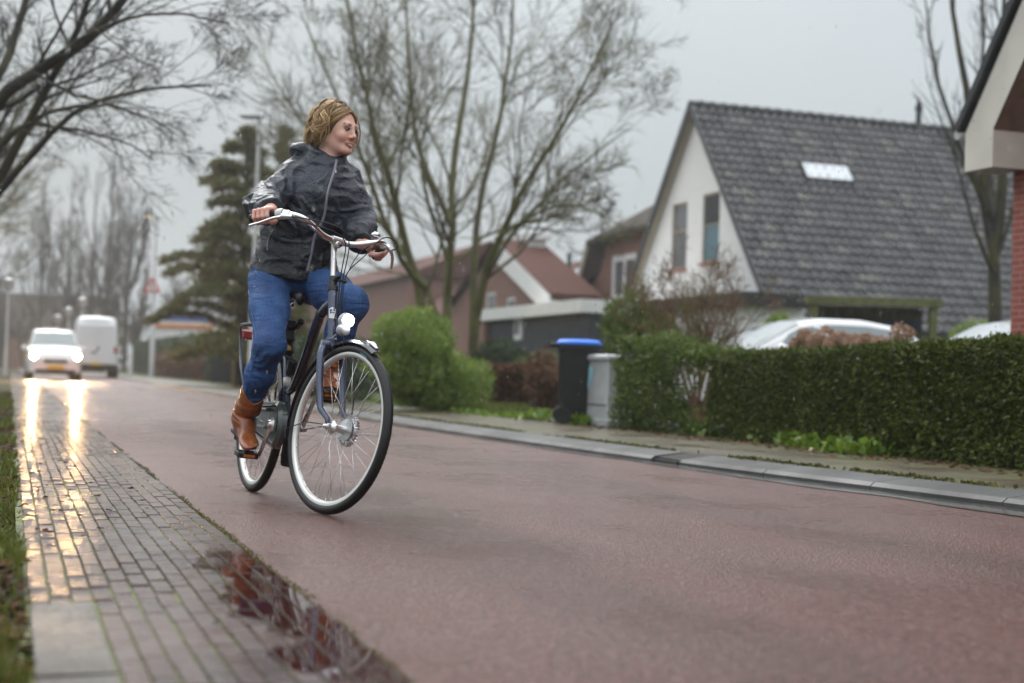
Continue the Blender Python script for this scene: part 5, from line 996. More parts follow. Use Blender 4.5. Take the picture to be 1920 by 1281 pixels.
bike = thing('bicycle', 'dark blue city bicycle ridden through the rain with its front lamp lit', 'bicycle', bw(.5, 0, 0))
t = NT('blue_frame_paint'); p = t.pos(); n = t.noise(p, 260, 2); n3 = t.noise(p, 40, 3)
M['frame_blue'] = t.P(col=t.mix(t.rng(n, .45, .7, 0, 1), (.018, .030, .078), (.060, .085, .155)), rough=.28, metal=.25, coat=.8, coatr=.06, nor=t.bump(t.rng(n, .6, .72, 0, 1), .0006))
M['frame_dark'] = simple('dark_blue_paint', (.008, .010, .020), .25, var=.2, coat=.8)
t = NT('rim_alu'); M['rim_alu'] = t.P(col=(.78, .77, .74), rough=.34, metal=.55)
t = NT('tyre'); p = t.obj(); n = t.noise(p, 300, 3); M['tyre'] = t.P(col=t.mix(n, (.0045, .0045, .005), (.013, .013, .0135)), rough=.46, nor=t.bump(n, .0006))
M['spoke'] = simple('spoke_steel', (.62, .62, .62), .25, metal=.95, var=.1)
M['chain_case'] = simple('chain_case', (.045, .055, .052), .22, var=.15, coat=.6)
M['lamp_lit'] = NT('lit_bike_lamp').P(col=(.9, .9, 1.0), emis=(.86, .90, 1.0), emstr=40.0)
t = NT('lamp_plastic'); M['lamp_plastic'] = t.P(col=(.45, .46, .49), rough=.1, coat=1, emis=(.7, .75, 1), emstr=.0)
M['orange'] = simple('orange_reflector', (.75, .20, .01), .2, coat=1, var=.1)
def wheel(name, cfun, hubc, big):
    """cfun maps local (f,l,u) to the world; hubc local hub centre"""
    F_, L_, U_ = cfun(1, 0, 0)-cfun(0, 0, 0), cfun(0, 1, 0)-cfun(0, 0, 0), cfun(0, 0, 1)-cfun(0, 0, 0); c = cfun(*hubc); w = MB()
    hubw = .036
    w.lathe(c, L_, [(-hubw-.012, .008), (-hubw-.010, .012), (-hubw, .028), (-hubw+.004, .030), (-hubw+.008, .017), (-.012, .0165), (.012, .0165), (hubw-.008, .02), (hubw-.004, .046 if big else .03), (hubw, .046 if big else .028), (hubw+.010, .012), (hubw+.012, .008)], 28)
    root = w.build(name, M['alu'], bike, autosm=45)
    k = 24; a = np.linspace(0, 2*math.pi, 96, endpoint=False); m = MB(); prof = []
    for s in np.linspace(0, 2*math.pi, 16, endpoint=False):
        rr = .0200*(1+(.06 if abs(math.sin(s)) > .9 else 0)); prof.append((rr*math.sin(s)*.98, RWH-.0205+rr*math.cos(s)*1.0))
    m.lathe(c, L_, prof, 96, closed=True); tread = MB()
    ty = m.build('tyre', M['tyre'], root, smooth=True)
    m = MB()                                                    # angled tread blocks on both shoulders
    for i in range(110):
        q = 2*math.pi*i/110
        for sg in (-1, 1):
            pts = []
            for s, dq in ((.28, .0), (.75, .022), (1.15, .03)):
                r_ = RWH-.0205+.0208*math.cos(s); pts.append(c+(F_*math.cos(q+dq)+U_*math.sin(q+dq))*r_+L_*sg*.0208*math.sin(s))
            m.tube(pts, .0011, 3, caps=False)
    m.build('tread', M['rubber'], ty)
    m = MB(); R0 = RWH-.036; m.lathe(c, L_, [(-.0135, R0+.002), (-.0140, R0-.006), (-.0125, R0-.013), (-.006, R0-.018), (.006, R0-.018), (.0125, R0-.013), (.0140, R0-.006), (.0135, R0+.002)], 96, closed=True); m.build('rim', M['rim_alu'], root, autosm=50)
    rr = R0-.017; n = 36
    for i in range(n):
        sg = 1 if i % 2 else -1; grp = 1 if (i//2) % 2 else -1; q = 2*math.pi*i/n; hq = q+grp*1.05*.62; rh = .044 if (big and sg > 0) else .026
        A = c+(F_*math.cos(hq)+U_*math.sin(hq))*rh+L_*sg*(hubw-.002); B = c+(F_*math.cos(q)+U_*math.sin(q))*rr+L_*sg*.003
        m = MB(); m.tube([A, B], .00115, 5); d = nrm(A-B); m.tube([B, B+d*.013], .0022, 6); m.build('spoke', M['spoke'], root, smooth=True)
    return root, c, F_, L_, U_
fwh, fc, fF, fL, fU = wheel('front_wheel', st, tuple(HUBF), True)
rwh, rc_, rF, rL, rU = wheel('rear_wheel', bw, (0, 0, RWH), False)
# roller brake on the front hub, valve, tyre mark
m = MB(); m.lathe(fc, fL, [(.040, .02), (.040, .052), (.046, .056), (.060, .056), (.063, .050), (.064, .036), (.068, .034), (.069, .012)], 30)
for i in range(30): q = 2*math.pi*i/30; m.box(fc+fL*.051+(fF*math.cos(q)+fU*math.sin(q))*.060, (.012, .020, .003), np.array([fF*math.cos(q)+fU*math.sin(q), fL, -fF*math.sin(q)+fU*math.cos(q)]))
m.build('roller_brake', M['steel'], fwh, autosm=40)
q = 1.08; d = fF*math.cos(q)+fU*math.sin(q); m = MB(); m.tube([fc+d*(RWH-.055), fc+d*(RWH-.085)], [.003, .003], 6); m.tube([fc+d*(RWH-.085), fc+d*(RWH-.100)], [.0045, .0045], 6); m.build('valve', M['rubber'], fwh)
m = MB(); pr = [];
for q in np.linspace(1.15, 1.32, 8):
    e = fF*math.cos(q)+fU*math.sin(q)
    for s in (2.15, 1.75): s2 = -s+0; pr.append(fc+e*(RWH-.0205+.0216*math.cos(s2))+fL*.0216*math.sin(s2))
m.add(pr, [(2*i, 2*i+1, 2*i+3, 2*i+2) for i in range(7)]); m.build('tyre_mark', simple('teal_mark', (.10, .30, .34), .5), fwh)
# frame
fr_ = MB()
SA = lambda s, f=0.0, l=0.0: bw(*(SB+SAX*s+np.array([f, l, 0])))
ht0, ht1 = .395, .625
hd_ = MB(); hd_.tube([SA(ht0), SA(ht1)], .0195, 16)
hd_.lathe(SA(ht0), BU, [(-.012, .02), (-.012, .0235), (.006, .0235), (.008, .02)], 16)
BB = (.432, 0, .331)
fr_.tube([bw(.432, 0, .331), bw(.335, 0, .56), bw(.235, 0, .80)], .0165, 14)           # seat tube
fr_.lathe(bw(*BB), BL, [(-.036, .012), (-.036, .023), (.036, .023), (.036, .012)], 18)
for sg in (-1, 1):
    fr_.tube([bw(.40, sg*.03, .325), bw(.22, sg*.045, .335), bw(0, sg*.058, RWH)], [.012, .011, .009], 10)
    fr_.tube([bw(.285, sg*.018, .70), bw(.22, sg*.045, .63), bw(0.0, sg*.058, RWH+.01)], [.009, .009, .008], 10)
frame = fr_.build('frame', M['frame_blue'], bike, smooth=True); hd_.build('head_tube', M['frame_blue'], frame, autosm=40)
m = MB(); m.tube([SA(ht1-.055), bw(.715, 0, .83), bw(.60, 0, .665), bw(.525, 0, .565), bw(.47, 0, .510), bw(.41, 0, .487), bw(.365, 0, .487)], [.020, .021, .0215, .021, .019, .016, .014], 14, flat=1.15)
m.tube([SA(ht0+.02), bw(.70, 0, .59), bw(.55, 0, .44), bw(.45, 0, .345)], [.017, .017, .017, .017], 12); m.build('down_tube', M['frame_dark'], frame, smooth=True)
m = MB(); q0 = bw(.322, 0, .585); m.lathe(bw(.358, 0, .505), bw(.235, 0, .80)-bw(.432, 0, .331), [(0, .0172), (.045, .0172)], 14); m.build('seat_tube_label', simple('silver_label', (.55, .54, .50), .4, var=.2), frame, smooth=True)
m = MB(); m.lathe(SA(ht1+.0), nrm(SA(1)-SA(0)), [(-.006, .0235), (.012, .0235), (.016, .020), (.045, .019), (.06, .016)], 16); m.box(SA(ht1+.045)+SF*.018, (.055, .022, .014), np.array([nrm(SF+SU*.9), SLt, nrm(SU-SF*.9)]), bev=.004); m.build('headset', M['black_plastic'], frame, autosm=40)
# head badge: white shield with blue marks
hb = SA(.525); tw = nrm(C0-hb); tw = nrm(tw-BU*(tw@BU)); sd = np.cross(BU, tw); m = MB(); mb2 = MB()
def badge(mm, pts, off):
    V = []
    for a, b in pts: ang = a/.0195; V.append(hb+(tw*math.cos(ang)+sd*math.sin(ang))*(.0195+off)+nrm(SA(1)-SA(0))*b)
    mm.add(V, [tuple(range(len(V)))])
for k in range(6):
    a0, a1 = -.016+k*.00533, -.016+(k+1)*.00533; badge(m, [(a0, -.030), (a1, -.030), (a1, .022-.010*abs(a1)/.016), (a0, .022-.010*abs(a0)/.016)], .0012)
for a, b, w_, h_ in ((-.006, .006, .010, .008), (.006, .010, .006, .012), (0, -.004, .014, .005), (-.008, -.004, .004, .01)): badge(mb2, [(a-w_/2, b-h_/2), (a+w_/2, b-h_/2), (a+w_/2, b+h_/2), (a-w_/2, b+h_/2)], .0026)
hbd = m.build('head_badge', M['white_paint'], frame); mb2.build('badge_mark', simple('badge_blue', (.05, .07, .25), .4), hbd)
# fork
m = MB(); crown = SB+SAX*.375
m.tube([st(*(crown+SAX*.03)), st(*(crown-SAX*.02))], .021, 14); m.tube([st(*(crown+np.array([0, -.052, -.004]))), st(*(crown+np.array([0, 0, .004]))), st(*(crown+np.array([0, .052, -.004])))], .017, 12)
for sg in (-1, 1):
    m.tube([st(*(crown+np.array([0, sg*.040, 0]))), st(*(crown+SAX*-.05+np.array([.002, sg*.056, 0]))), st(*(crown+SAX*-.16+np.array([.0, sg*.058, 0]))), st(*(SB+SAX*.09+np.array([.008, sg*.056, 0]))), st(*(HUBF+np.array([-.012, sg*.054, .03]))), st(*(HUBF+np.array([.0, sg*.054, .0])))], [.016, .0165, .0155, .0135, .011, .010], 12)
m.build('fork', M['frame_blue'], bike, smooth=True)
m = MB()
for sg in (-1, 1): m.lathe(st(*(HUBF+np.array([0, sg*.048, 0]))), fL*sg, [(0, .015), (.012, .015), (.013, .011), (.024, .010), (.03, .005)], 14)
m.build('axle_nut', M['steel'], bike, autosm=40)
# mudguards
def guard(cf, hc, a0, a1, R, w, name, mat, n=36):
    m = MB(); V = []; ks = np.linspace(-1, 1, 9); q = np.linspace(a0, a1, n)
    for a in q:
        for s in ks: rr = R-.016*abs(s)**2.2; V.append(cf(hc[0]+rr*math.cos(a), w*s, hc[2]+rr*math.sin(a)))
    for a in q:
        for s in ks: rr = R-.002-.016*abs(s)**2.2; V.append(cf(hc[0]+rr*math.cos(a), w*s*.96, hc[2]+rr*math.sin(a)))
    k = 9; o = n*k; F = [(i*k+j, i*k+j+1, (i+1)*k+j+1, (i+1)*k+j) for i in range(n-1) for j in range(k-1)]; F += [tuple(o+x for x in f[::-1]) for f in F]
    F += [(i*k, (i+1)*k, o+(i+1)*k, o+i*k) for i in range(n-1)]+[(i*k+k-1, o+i*k+k-1, o+(i+1)*k+k-1, (i+1)*k+k-1) for i in range(n-1)]+[(j, o+j, o+j+1, j+1) for j in range(k-1)]+[((n-1)*k+j, (n-1)*k+j+1, o+(n-1)*k+j+1, o+(n-1)*k+j) for j in range(k-1)]
    m.add(V, F); return m.build(name, mat, bike, autosm=50)
fg = guard(st, HUBF, math.radians(62), math.radians(192), RWH+.020, .026, 'front_mudguard', M['frame_dark'])
m = MB(); e0 = st(HUBF[0]+(RWH+.024)*math.cos(1.12), 0, HUBF[2]+(RWH+.024)*math.sin(1.12)); e1 = st(HUBF[0]+(RWH+.027)*math.cos(1.35), 0, HUBF[2]+(RWH+.027)*math.sin(1.35)); m.tube([e1, (e1+e0)/2+SU*.006, e0], [.006, .013, .010], 10, flat=.6); m.build('mudguard_tip', M['steel'], fg, smooth=True)
m = MB(); V = []
for a, w_ in ((190, .024), (197, .028), (204, .034), (210, .034)):
    a = math.radians(a); rr = RWH+.022+.012*max(0, (math.degrees(a)-195)/15)
    for s in (-1, -.4, .4, 1): V.append(st(HUBF[0]+(rr-.010*abs(s)**2)*math.cos(a), w_*s, HUBF[2]+(rr-.010*abs(s)**2)*math.sin(a)))
n0 = len(V); V += [v+SF*.003 for v in V]; F = [(i*4+j, i*4+j+1, i*4+j+5, i*4+j+4) for i in range(3) for j in range(3)]; m.add(V, F+[tuple(x+n0 for x in f[::-1]) for f in F]); m.build('mud_flap', M['rubber'], fg, smooth=True)
m = MB(); stayA = math.radians(186)
for sg in (-1, 1): m.tube([st(*(HUBF+np.array([-.004, sg*.064, .006]))), st(HUBF[0]-.18, sg*.052, HUBF[2]+.006), st(HUBF[0]+(RWH+.016)*math.cos(stayA), sg*.026, HUBF[2]+(RWH+.016)*math.sin(stayA))], .0024, 6)
m.build('mudguard_stay', M['frame_dark'], fg)
guard(bw, (0, 0, RWH), math.radians(15), math.radians(200), RWH+.020, .027, 'rear_mudguard', M['frame_dark'])
# rear carrier
m = MB(); ztop = .80
for sg in (-1, 1):
    m.tube([bw(.12, sg*.045, ztop), bw(-.05, sg*.062, ztop), bw(-.30, sg*.062, ztop), bw(-.36, sg*.055, ztop-.012), bw(-.375, sg*.05, ztop-.05), bw(-.28, sg*.055, .60), bw(-.02, sg*.062, RWH+.02)], .0065, 8)
    m.tube([bw(-.1, sg*.062, ztop), bw(-.0, sg*.064, RWH+.03)], .0055, 8)
for f in (.1, -.02, -.14, -.26, -.35): m.tube([bw(f, -.062, ztop), bw(f, .062, ztop)], .005, 8)
m.build('rear_carrier', M['frame_blue'], bike, smooth=True)
m = MB(); m.box(bw(-.372, 0, .755), (.03, .09, .05), np.array([BF, BL, BU]), bev=.01); m.build('rear_light', M['red_lens'], bike)
# saddle and post
m = MB(); m.tube([bw(.235, 0, .80), bw(.19, 0, .915)], .0135, 12); m.build('seat_post', M['alu'], bike, smooth=True)
m = MB(); V = []; ns = 12
for f, w_, z in ((.40, .018, .925), (.385, .026, .940), (.34, .032, .948), (.28, .042, .950), (.22, .068, .952), (.16, .098, .958), (.11, .108, .966), (.075, .10, .966), (.055, .07, .955)):
    for a in np.linspace(0, 2*math.pi, ns, endpoint=False): V.append(bw(f, w_*math.cos(a), z-.018+(.020 if math.sin(a) > 0 else .028)*math.sin(a)))
k = 9; m.add(V, [(i*ns+j, i*ns+(j+1) % ns, (i+1)*ns+(j+1) % ns, (i+1)*ns+j) for i in range(k-1) for j in range(ns)]+[tuple(range(ns))[::-1], tuple(range((k-1)*ns, k*ns))]); sd_ = m.build('saddle', M['black_plastic'], bike, smooth=True)
m = MB()
for sg in (-1, 1):
    m.tube([bw(.10, sg*.05, .93), bw(.12, sg*.05, .885)], .012, 8); m.tube([bw(.36, sg*.012, .93), bw(.25, sg*.02, .905), bw(.13, sg*.03, .89)], .004, 6)
m.build('saddle_springs', M['steel'], sd_)
# locks and fittings strapped to the seat tube
m = MB(); d = nrm(bw(.235, 0, .80)-bw(.432, 0, .331)); Ax = np.array([nrm(BF-d*(BF@d)), BL, d])
m.box(bw(.285, .0, .735), (.055, .055, .06), Ax, bev=.01); m.box(bw(.275, .01, .79), (.045, .05, .05), Ax, bev=.01); m.box(bw(.33, .03, .80), (.07, .03, .03), Ax, bev=.008); m.box(bw(.31, .0, .675), (.05, .05, .05), Ax, bev=.01); m.build('lock_bracket', M['black_plastic'], bike)
m = MB(); m.lathe(bw(.325, -.008, .682), BF, [(0, .014), (.012, .014), (.013, .006)], 14); m.build('lock_cylinder', simple('brass', (.45, .30, .08), .3, metal=.8), bike)
m = MB(); m.box(bw(.355, .01, .60), (.05, .042, .085), np.array([nrm(BF-BU*.5), BL, nrm(BU+BF*.5)])@np.eye(3), bev=.012); m.tube([bw(.32, .0, .63), bw(.345, -.02, .645), bw(.38, .0, .635), bw(.37, .03, .62)], .006, 8); m.build('cable_lock', M['rubber'], bike)
# chain case, cranks, pedals
CL = -.052
def oval(r0, r1, n=20): return [(BB[0]+r0*math.cos(a), BB[2]+r0*math.sin(a)) for a in np.linspace(-math.pi/2, math.pi/2, n)]+[(0+r1*math.cos(a), RWH+r1*math.sin(a)) for a in np.linspace(math.pi/2, 3*math.pi/2, n)]
m = MB(); oo, ii = oval(.108, .062), oval(.086, .045); n = len(oo); V = []
for (a, b), o in ((oo[0], 0),): pass
for l_, P_ in ((CL-.010, oval(.098, .055)), (CL-.018, oval(.092, .050)), (CL-.018, ii), (CL-.006, oval(.080, .040))): V += [bw(a, l_, b) for a, b in P_]
V += [bw(a, CL+.020, b) for a, b in oo]; V += [bw(a, CL-.004, b) for a, b in oo]
R_ = lambda p, q: [(p*n+i, p*n+(i+1) % n, q*n+(i+1) % n, q*n+i) for i in range(n)]
m.add(V, R_(4, 5)+R_(5, 0)+R_(0, 1)+R_(1, 2)+R_(2, 3)); cc_ = m.build('chain_case', M['chain_case'], bike, autosm=35)
m = MB(); P_ = oval(.080, .040); m.add([bw(a, CL-.002, b) for a, b in P_]+[bw(a, CL+.016, b) for a, b in P_], [tuple(range(n)), tuple(range(n, 2*n))[::-1]])
for f0, f1, u0 in ((.10, .33, .395), (.10, .34, .315)): m.tube([bw(f0, CL-.012, u0), bw(f1, CL-.012, u0)], .014, 8, flat=.6)
m.build('case_panel', simple('case_panel_grey', (.10, .12, .11), .3, var=.2), cc_, autosm=40)
CA = math.radians(-121); ca = np.array([math.cos(CA), math.sin(CA)])
def crank(sg):
    a = np.array([BB[0], BB[2]]); b = a+ca*.17*(1 if sg < 0 else -1); m = MB(); l0 = sg*.072
    m.tube([bw(a[0], l0, a[1]), bw(*( (a+(b-a)*.15)[0], l0, (a+(b-a)*.15)[1])), bw((a+(b-a)*.5)[0], l0+sg*.008, (a+(b-a)*.5)[1]), bw(b[0], l0+sg*.016, b[1])], [.019, .017, .0125, .0135], 12, flat=.72, upv=BL)
    m.lathe(bw(a[0], l0-sg*.012, a[1]), BL*sg, [(0, .034 if sg < 0 else .02), (.010, .034 if sg < 0 else .02), (.018, .021), (.030, .018), (.032, .012)], 20); return m.build('crank', M['alu'], bike, smooth=False, autosm=40), b
def pedal(b, sg, tilt):
    m = MB(); l0 = sg*.088; c = lambda f, l, u: bw(b[0]+f*math.cos(tilt)-u*math.sin(tilt), l0+sg*l, b[1]+f*math.sin(tilt)+u*math.cos(tilt)); Ax = np.array([c(1, 0, 0)-c(0, 0, 0), BL, c(0, 0, 1)-c(0, 0, 0)])
    m.tube([bw(b[0], l0, b[1]), bw(b[0], l0+sg*.10, b[1])], .0085, 8)
    for f in (-.036, .036): m.box(c(f, .055, 0), (.016, .088, .026), Ax, bev=.004)
    for l in (.014, .098): m.box(c(0, l, 0), (.07, .012, .024), Ax, bev=.003)
    pd = m.build('pedal', M['black_plastic'], bike)
    for f in (-.0445, .0445): m = MB(); m.box(c(f, .055, 0), (.004, .052, .013), Ax); m.build('reflector', M['orange'], pd)
ck, bR = crank(-1); ck, bL = crank(1); pedal(bR, -1, -.12); pedal(bL, 1, .25)
# stem, handlebar, grips, levers, shifter, bell
CLP = SB+SAX*.851; m = MB(); m.tube([st(*(SB+SAX*.62)), st(*(SB+SAX*.80)), st(*(CLP-SAX*.012))], .0118, 12); m.tube([st(*(CLP+np.array([.002, 0, -.018]))), st(*(CLP+np.array([.026, 0, 0])))], [.013, .012], 10); m.lathe(st(*(CLP+np.array([.026, -.03, 0]))), SLt, [(0, .014), (.0, .018), (.06, .018), (.06, .014)], 16); m.box(st(*(CLP+np.array([.034, 0, -.016]))), (.024, .03, .03), np.array([SF, SLt, SU]), bev=.006); stem = m.build('stem', M['alu'], bike, autosm=40)
m = MB(); m.lathe(st(*(CLP+np.array([.046, .006, -.02]))), SF, [(0, .006), (.006, .006)], 10); m.build('clamp_bolt', M['black_plastic'], stem)
def hbp(sg, i): # handlebar centre line in steered coordinates, right side sg=-1
    P = [(.026, 0, 0), (.027, .05, -.002), (.036, .10, .008), (.050, .155, .030), (.050, .20, .046), (.028, .238, .052), (-.020, .268, .048), (-.080, .297, .034), (-.145, .325, .018)]
    p = P[i]; return st(*(CLP+np.array([p[0], sg*p[1], p[2]])))
def smoothp(pts, it=2):
    pts = np.array(pts, float)
    for _ in range(it):
        q = [pts[0]]
        for a, b in zip(pts[:-1], pts[1:]): q += [a*.75+b*.25, a*.25+b*.75]
        q.append(pts[-1]); pts = np.array(q)
    return pts
full = smoothp([hbp(-1, i) for i in range(8, 0, -1)]+[hbp(1, i) for i in range(0, 9)])
m = MB(); m.tube(full, .0132, 14); hbar = m.build('handlebar', M['steel'], bike, smooth=True)
GRIP = {}
for sg in (-1, 1):
    a, b = hbp(sg, 6), hbp(sg, 8); d = nrm(b-a); g0 = a+d*.022; g1 = b+d*.012; GRIP[sg] = (g0, g1, d)
    m = MB(); L_ = np.linalg.norm(g1-g0); m.lathe(g0, d, [(0, .013), (0, .0185), (.006, .0185), (.01, .0160), (L_*.5, .0172), (L_-.014, .0165), (L_-.010, .0185), (L_-.002, .0185), (L_, .012)], 18); m.build('grip', M['rubber'], hbar, autosm=40)
    # lever clamp and brake lever
    cl = hbp(sg, 5)*.45+hbp(sg, 6)*.55; dd = nrm(hbp(sg, 6)-hbp(sg, 5)); m = MB(); m.lathe(cl-dd*.014, dd, [(0, .012), (0, .0175), (.028, .0175), (.028, .012)], 16)
    fwd_ = nrm(SF-dd*(SF@dd)); piv = cl+fwd_*.034-SU*.014; m.tube([cl+fwd_*.008, piv-dd*.01], [.014, .012], 10); m.tube([piv-dd*.045, piv+dd*.004], [.009, .013], 10); lb = m.build('brake_lever_body', M['alu'], hbar, autosm=40)
    m = MB(); m.tube(smoothp([piv, piv+dd*.04-SU*.012+fwd_*.016, piv+dd*.085-SU*.034+fwd_*.024, piv+dd*.130-SU*.048+fwd_*.026]), [*np.linspace(.0085, .0062, 15), .0075], 10, flat=.7); m.build('brake_lever', M['alu'], lb, smooth=True)
g0, g1, d = GRIP[-1]; m = MB(); m.lathe(g0-d*.034, d, [(0, .014), (0, .021), (.006, .0235), (.024, .0235), (.032, .020), (.032, .014)], 20); sh = m.build('gear_shifter', simple('shifter_grey', (.62, .63, .62), .3, var=.1), hbar, autosm=40)
bt = nrm(hbp(1, 4)-hbp(1, 3)); bc = hbp(1, 3)*.3+hbp(1, 4)*.7; m = MB(); m.lathe(bc+SU*.018-SF*.02, nrm(SU-SF*.3), [(0, .008), (.006, .022), (.012, .024), (.022, .020), (.028, .010), (.030, .002)], 20); m.build('bell', M['steel'], hbar, smooth=True)
# cables: run by the things they join
ct = SB+SAX*.66
def cable(pts, r=.0026, parent=None): m = MB(); m.tube(smoothp(pts, 3), r, 6); return m.build('cable', M['rubber'], parent or bike, smooth=True)
pr = lambda sg: (lambda cl, dd, f: cl+f*.034-SU*.014-dd*.045)(hbp(sg, 5)*.45+hbp(sg, 6)*.55, nrm(hbp(sg, 6)-hbp(sg, 5)), nrm(SF-nrm(hbp(sg, 6)-hbp(sg, 5))*(SF@nrm(hbp(sg, 6)-hbp(sg, 5)))))
c1 = pr(-1); cable([c1, c1+SLt*.05+SF*.03+SU*.006, st(*(CLP+np.array([.13, -.06, .045]))), st(*(CLP+np.array([.12, .005, .0]))), st(*(CLP+np.array([.10, .02, -.10]))), st(*(ct+np.array([.04, .018, .02]))), st(*(SB+SAX*.52+np.array([.035, .012, 0]))), st(*(crown+np.array([.03, .03, .05])))])
cable([c1-SU*.012, c1+SLt*.06+SF*.025-SU*.01, st(*(CLP+np.array([.115, -.07, .02]))), st(*(CLP+np.array([.115, -.005, -.01]))), st(*(CLP+np.array([.09, .008, -.12]))), st(*(ct+np.array([.035, .012, .0]))), st(*(SB+SAX*.50+np.array([.03, .0, 0]))), bw(*(SB+SAX*.42+np.array([-.01, -.02, 0])))])
c2 = pr(1); l2 = hbp(1, 5); cable([piv+SLt*.012, piv+SLt*.03+SF*.02+SU*.02, l2+SF*.055+SLt*.005+SU*.022, l2+SF*.06-SLt*.06+SU*.01, st(*(CLP+np.array([.09, .12, -.03]))), st(*(CLP+np.array([.07, .05, -.12]))), st(*(ct+np.array([.045, .025, .0]))), st(*(SB+SAX*.52+np.array([.035, .02, 0]))), st(*(crown+np.array([.02, .05, .0]))), st(*(HUBF+np.array([-.03, .062, .20]))), st(*(HUBF+np.array([-.02, .066, .06])))])
cable([hbp(1, 3)-SU*.01, st(*(CLP+np.array([.05, .10, -.03]))), st(*(CLP+np.array([.055, .065, -.12]))), st(*(ct+np.array([.04, .02, -.01])))], .0022)
m = MB(); m.box(st(*(ct+np.array([.036, .02, .01]))), (.02, .04, .012), np.array([SF, SLt, SU]), bev=.003); m.build('cable_clip', M['black_plastic'], bike)
# front lamp: two round lenses in one housing on the fork crown
lc = st(*(crown+np.array([.075, -.008, .108]))); Ax = np.array([SF, SLt, nrm(SU+SF*.12)]); m = MB(); m.sphere(lc, (.030, .031, .033), 18, ax=Ax); m.sphere(lc-Ax[2]*.040, (.024, .029, .029), 18, ax=Ax); m.box(lc-Ax[2]*.02, (.034, .05, .05), Ax, bev=.015); lamp = m.build('front_lamp', M['lamp_plastic'], bike, smooth=True)
m = MB(); m.lathe(lc+SF*.022, SF, [(0, .026), (.008, .025), (.014, .016), (.016, .002)], 20); m.build('lit_lens', M['lamp_lit'], lamp, smooth=True)
m = MB(); m.lathe(lc-Ax[2]*.042+SF*.018, SF, [(0, .023), (.006, .022), (.008, .018), (.009, .002)], 20); m.build('reflector', simple('white_reflector', (.42, .42, .43), .2, var=.05), lamp, smooth=True)
m = MB(); m.tube([st(*(crown+np.array([.01, .0, .06]))), lc-SF*.02-Ax[2]*.02], .006, 8); m.tube(smoothp([lc-Ax[2]*.066-SF*.01-SLt*.02, lc-Ax[2]*.09-SF*.03-SLt*.03, st(*(crown+np.array([.03, -.01, -.02])))]), .0022, 6); m.build('lamp_bracket', M['steel'], lamp)
# ================================================================== THE RIDER
def rc(P, a, b, ra, rb):
    a, b = np.asarray(a, float), np.asarray(b, float); d = b-a; t = np.clip(((P-a)@d)/max(d@d, 1e-9), 0, 1); return np.linalg.norm(P-a-t[:, None]*d, axis=1)-(ra+(rb-ra)*t)
def chain(P, pts, rs, k=.02):
    r = None
    for i in range(len(pts)-1):
        q = rc(P, pts[i], pts[i+1], rs[i], rs[i+1]); r = q if r is None else smin(r, q, k)
    return r
def el(P, c, r, A=np.eye(3)):
    q = (P-np.asarray(c))@np.asarray(A).T; r = np.asarray(r, float); k0 = np.linalg.norm(q/r, axis=1); k1 = np.linalg.norm(q/(r*r), axis=1); return k0*(k0-1)/np.maximum(k1, 1e-9)
def smin(a, b, k): h = np.maximum(k-np.abs(a-b), 0)/k; return np.minimum(a, b)-h*h*k*.25
def smax(a, b, k): return -smin(-a, -b, k)
def rings(P, cs, ab, lat, dep):
    """soft tube through elliptical rings; cs centres, ab (half width, half depth)"""
    cs = np.asarray(cs, float); ab = np.asarray(ab, float); ax = cs[-1]-cs[0]; L = np.linalg.norm(ax); ax /= L; tk = (cs-cs[0])@ax; t = (P-cs[0])@ax; tc = np.clip(t, tk[0], tk[-1])
    C = np.stack([np.interp(tc, tk, cs[:, i]) for i in range(3)], 1); a = np.interp(tc, tk, ab[:, 0]); b = np.interp(tc, tk, ab[:, 1]); D = P-C; x = D@lat; y = D@dep
    k0 = np.sqrt((x/a)**2+(y/b)**2); k1 = np.sqrt((x/a**2)**2+(y/b**2)**2); d2 = np.where(k1 > 1e-6, k0*(k0-1)/np.maximum(k1, 1e-6), -np.minimum(a, b)); over = np.abs(t-tc)
    return np.where(over > 0, np.hypot(np.maximum(d2, 0), over)+np.minimum(d2, 0)*0, d2)
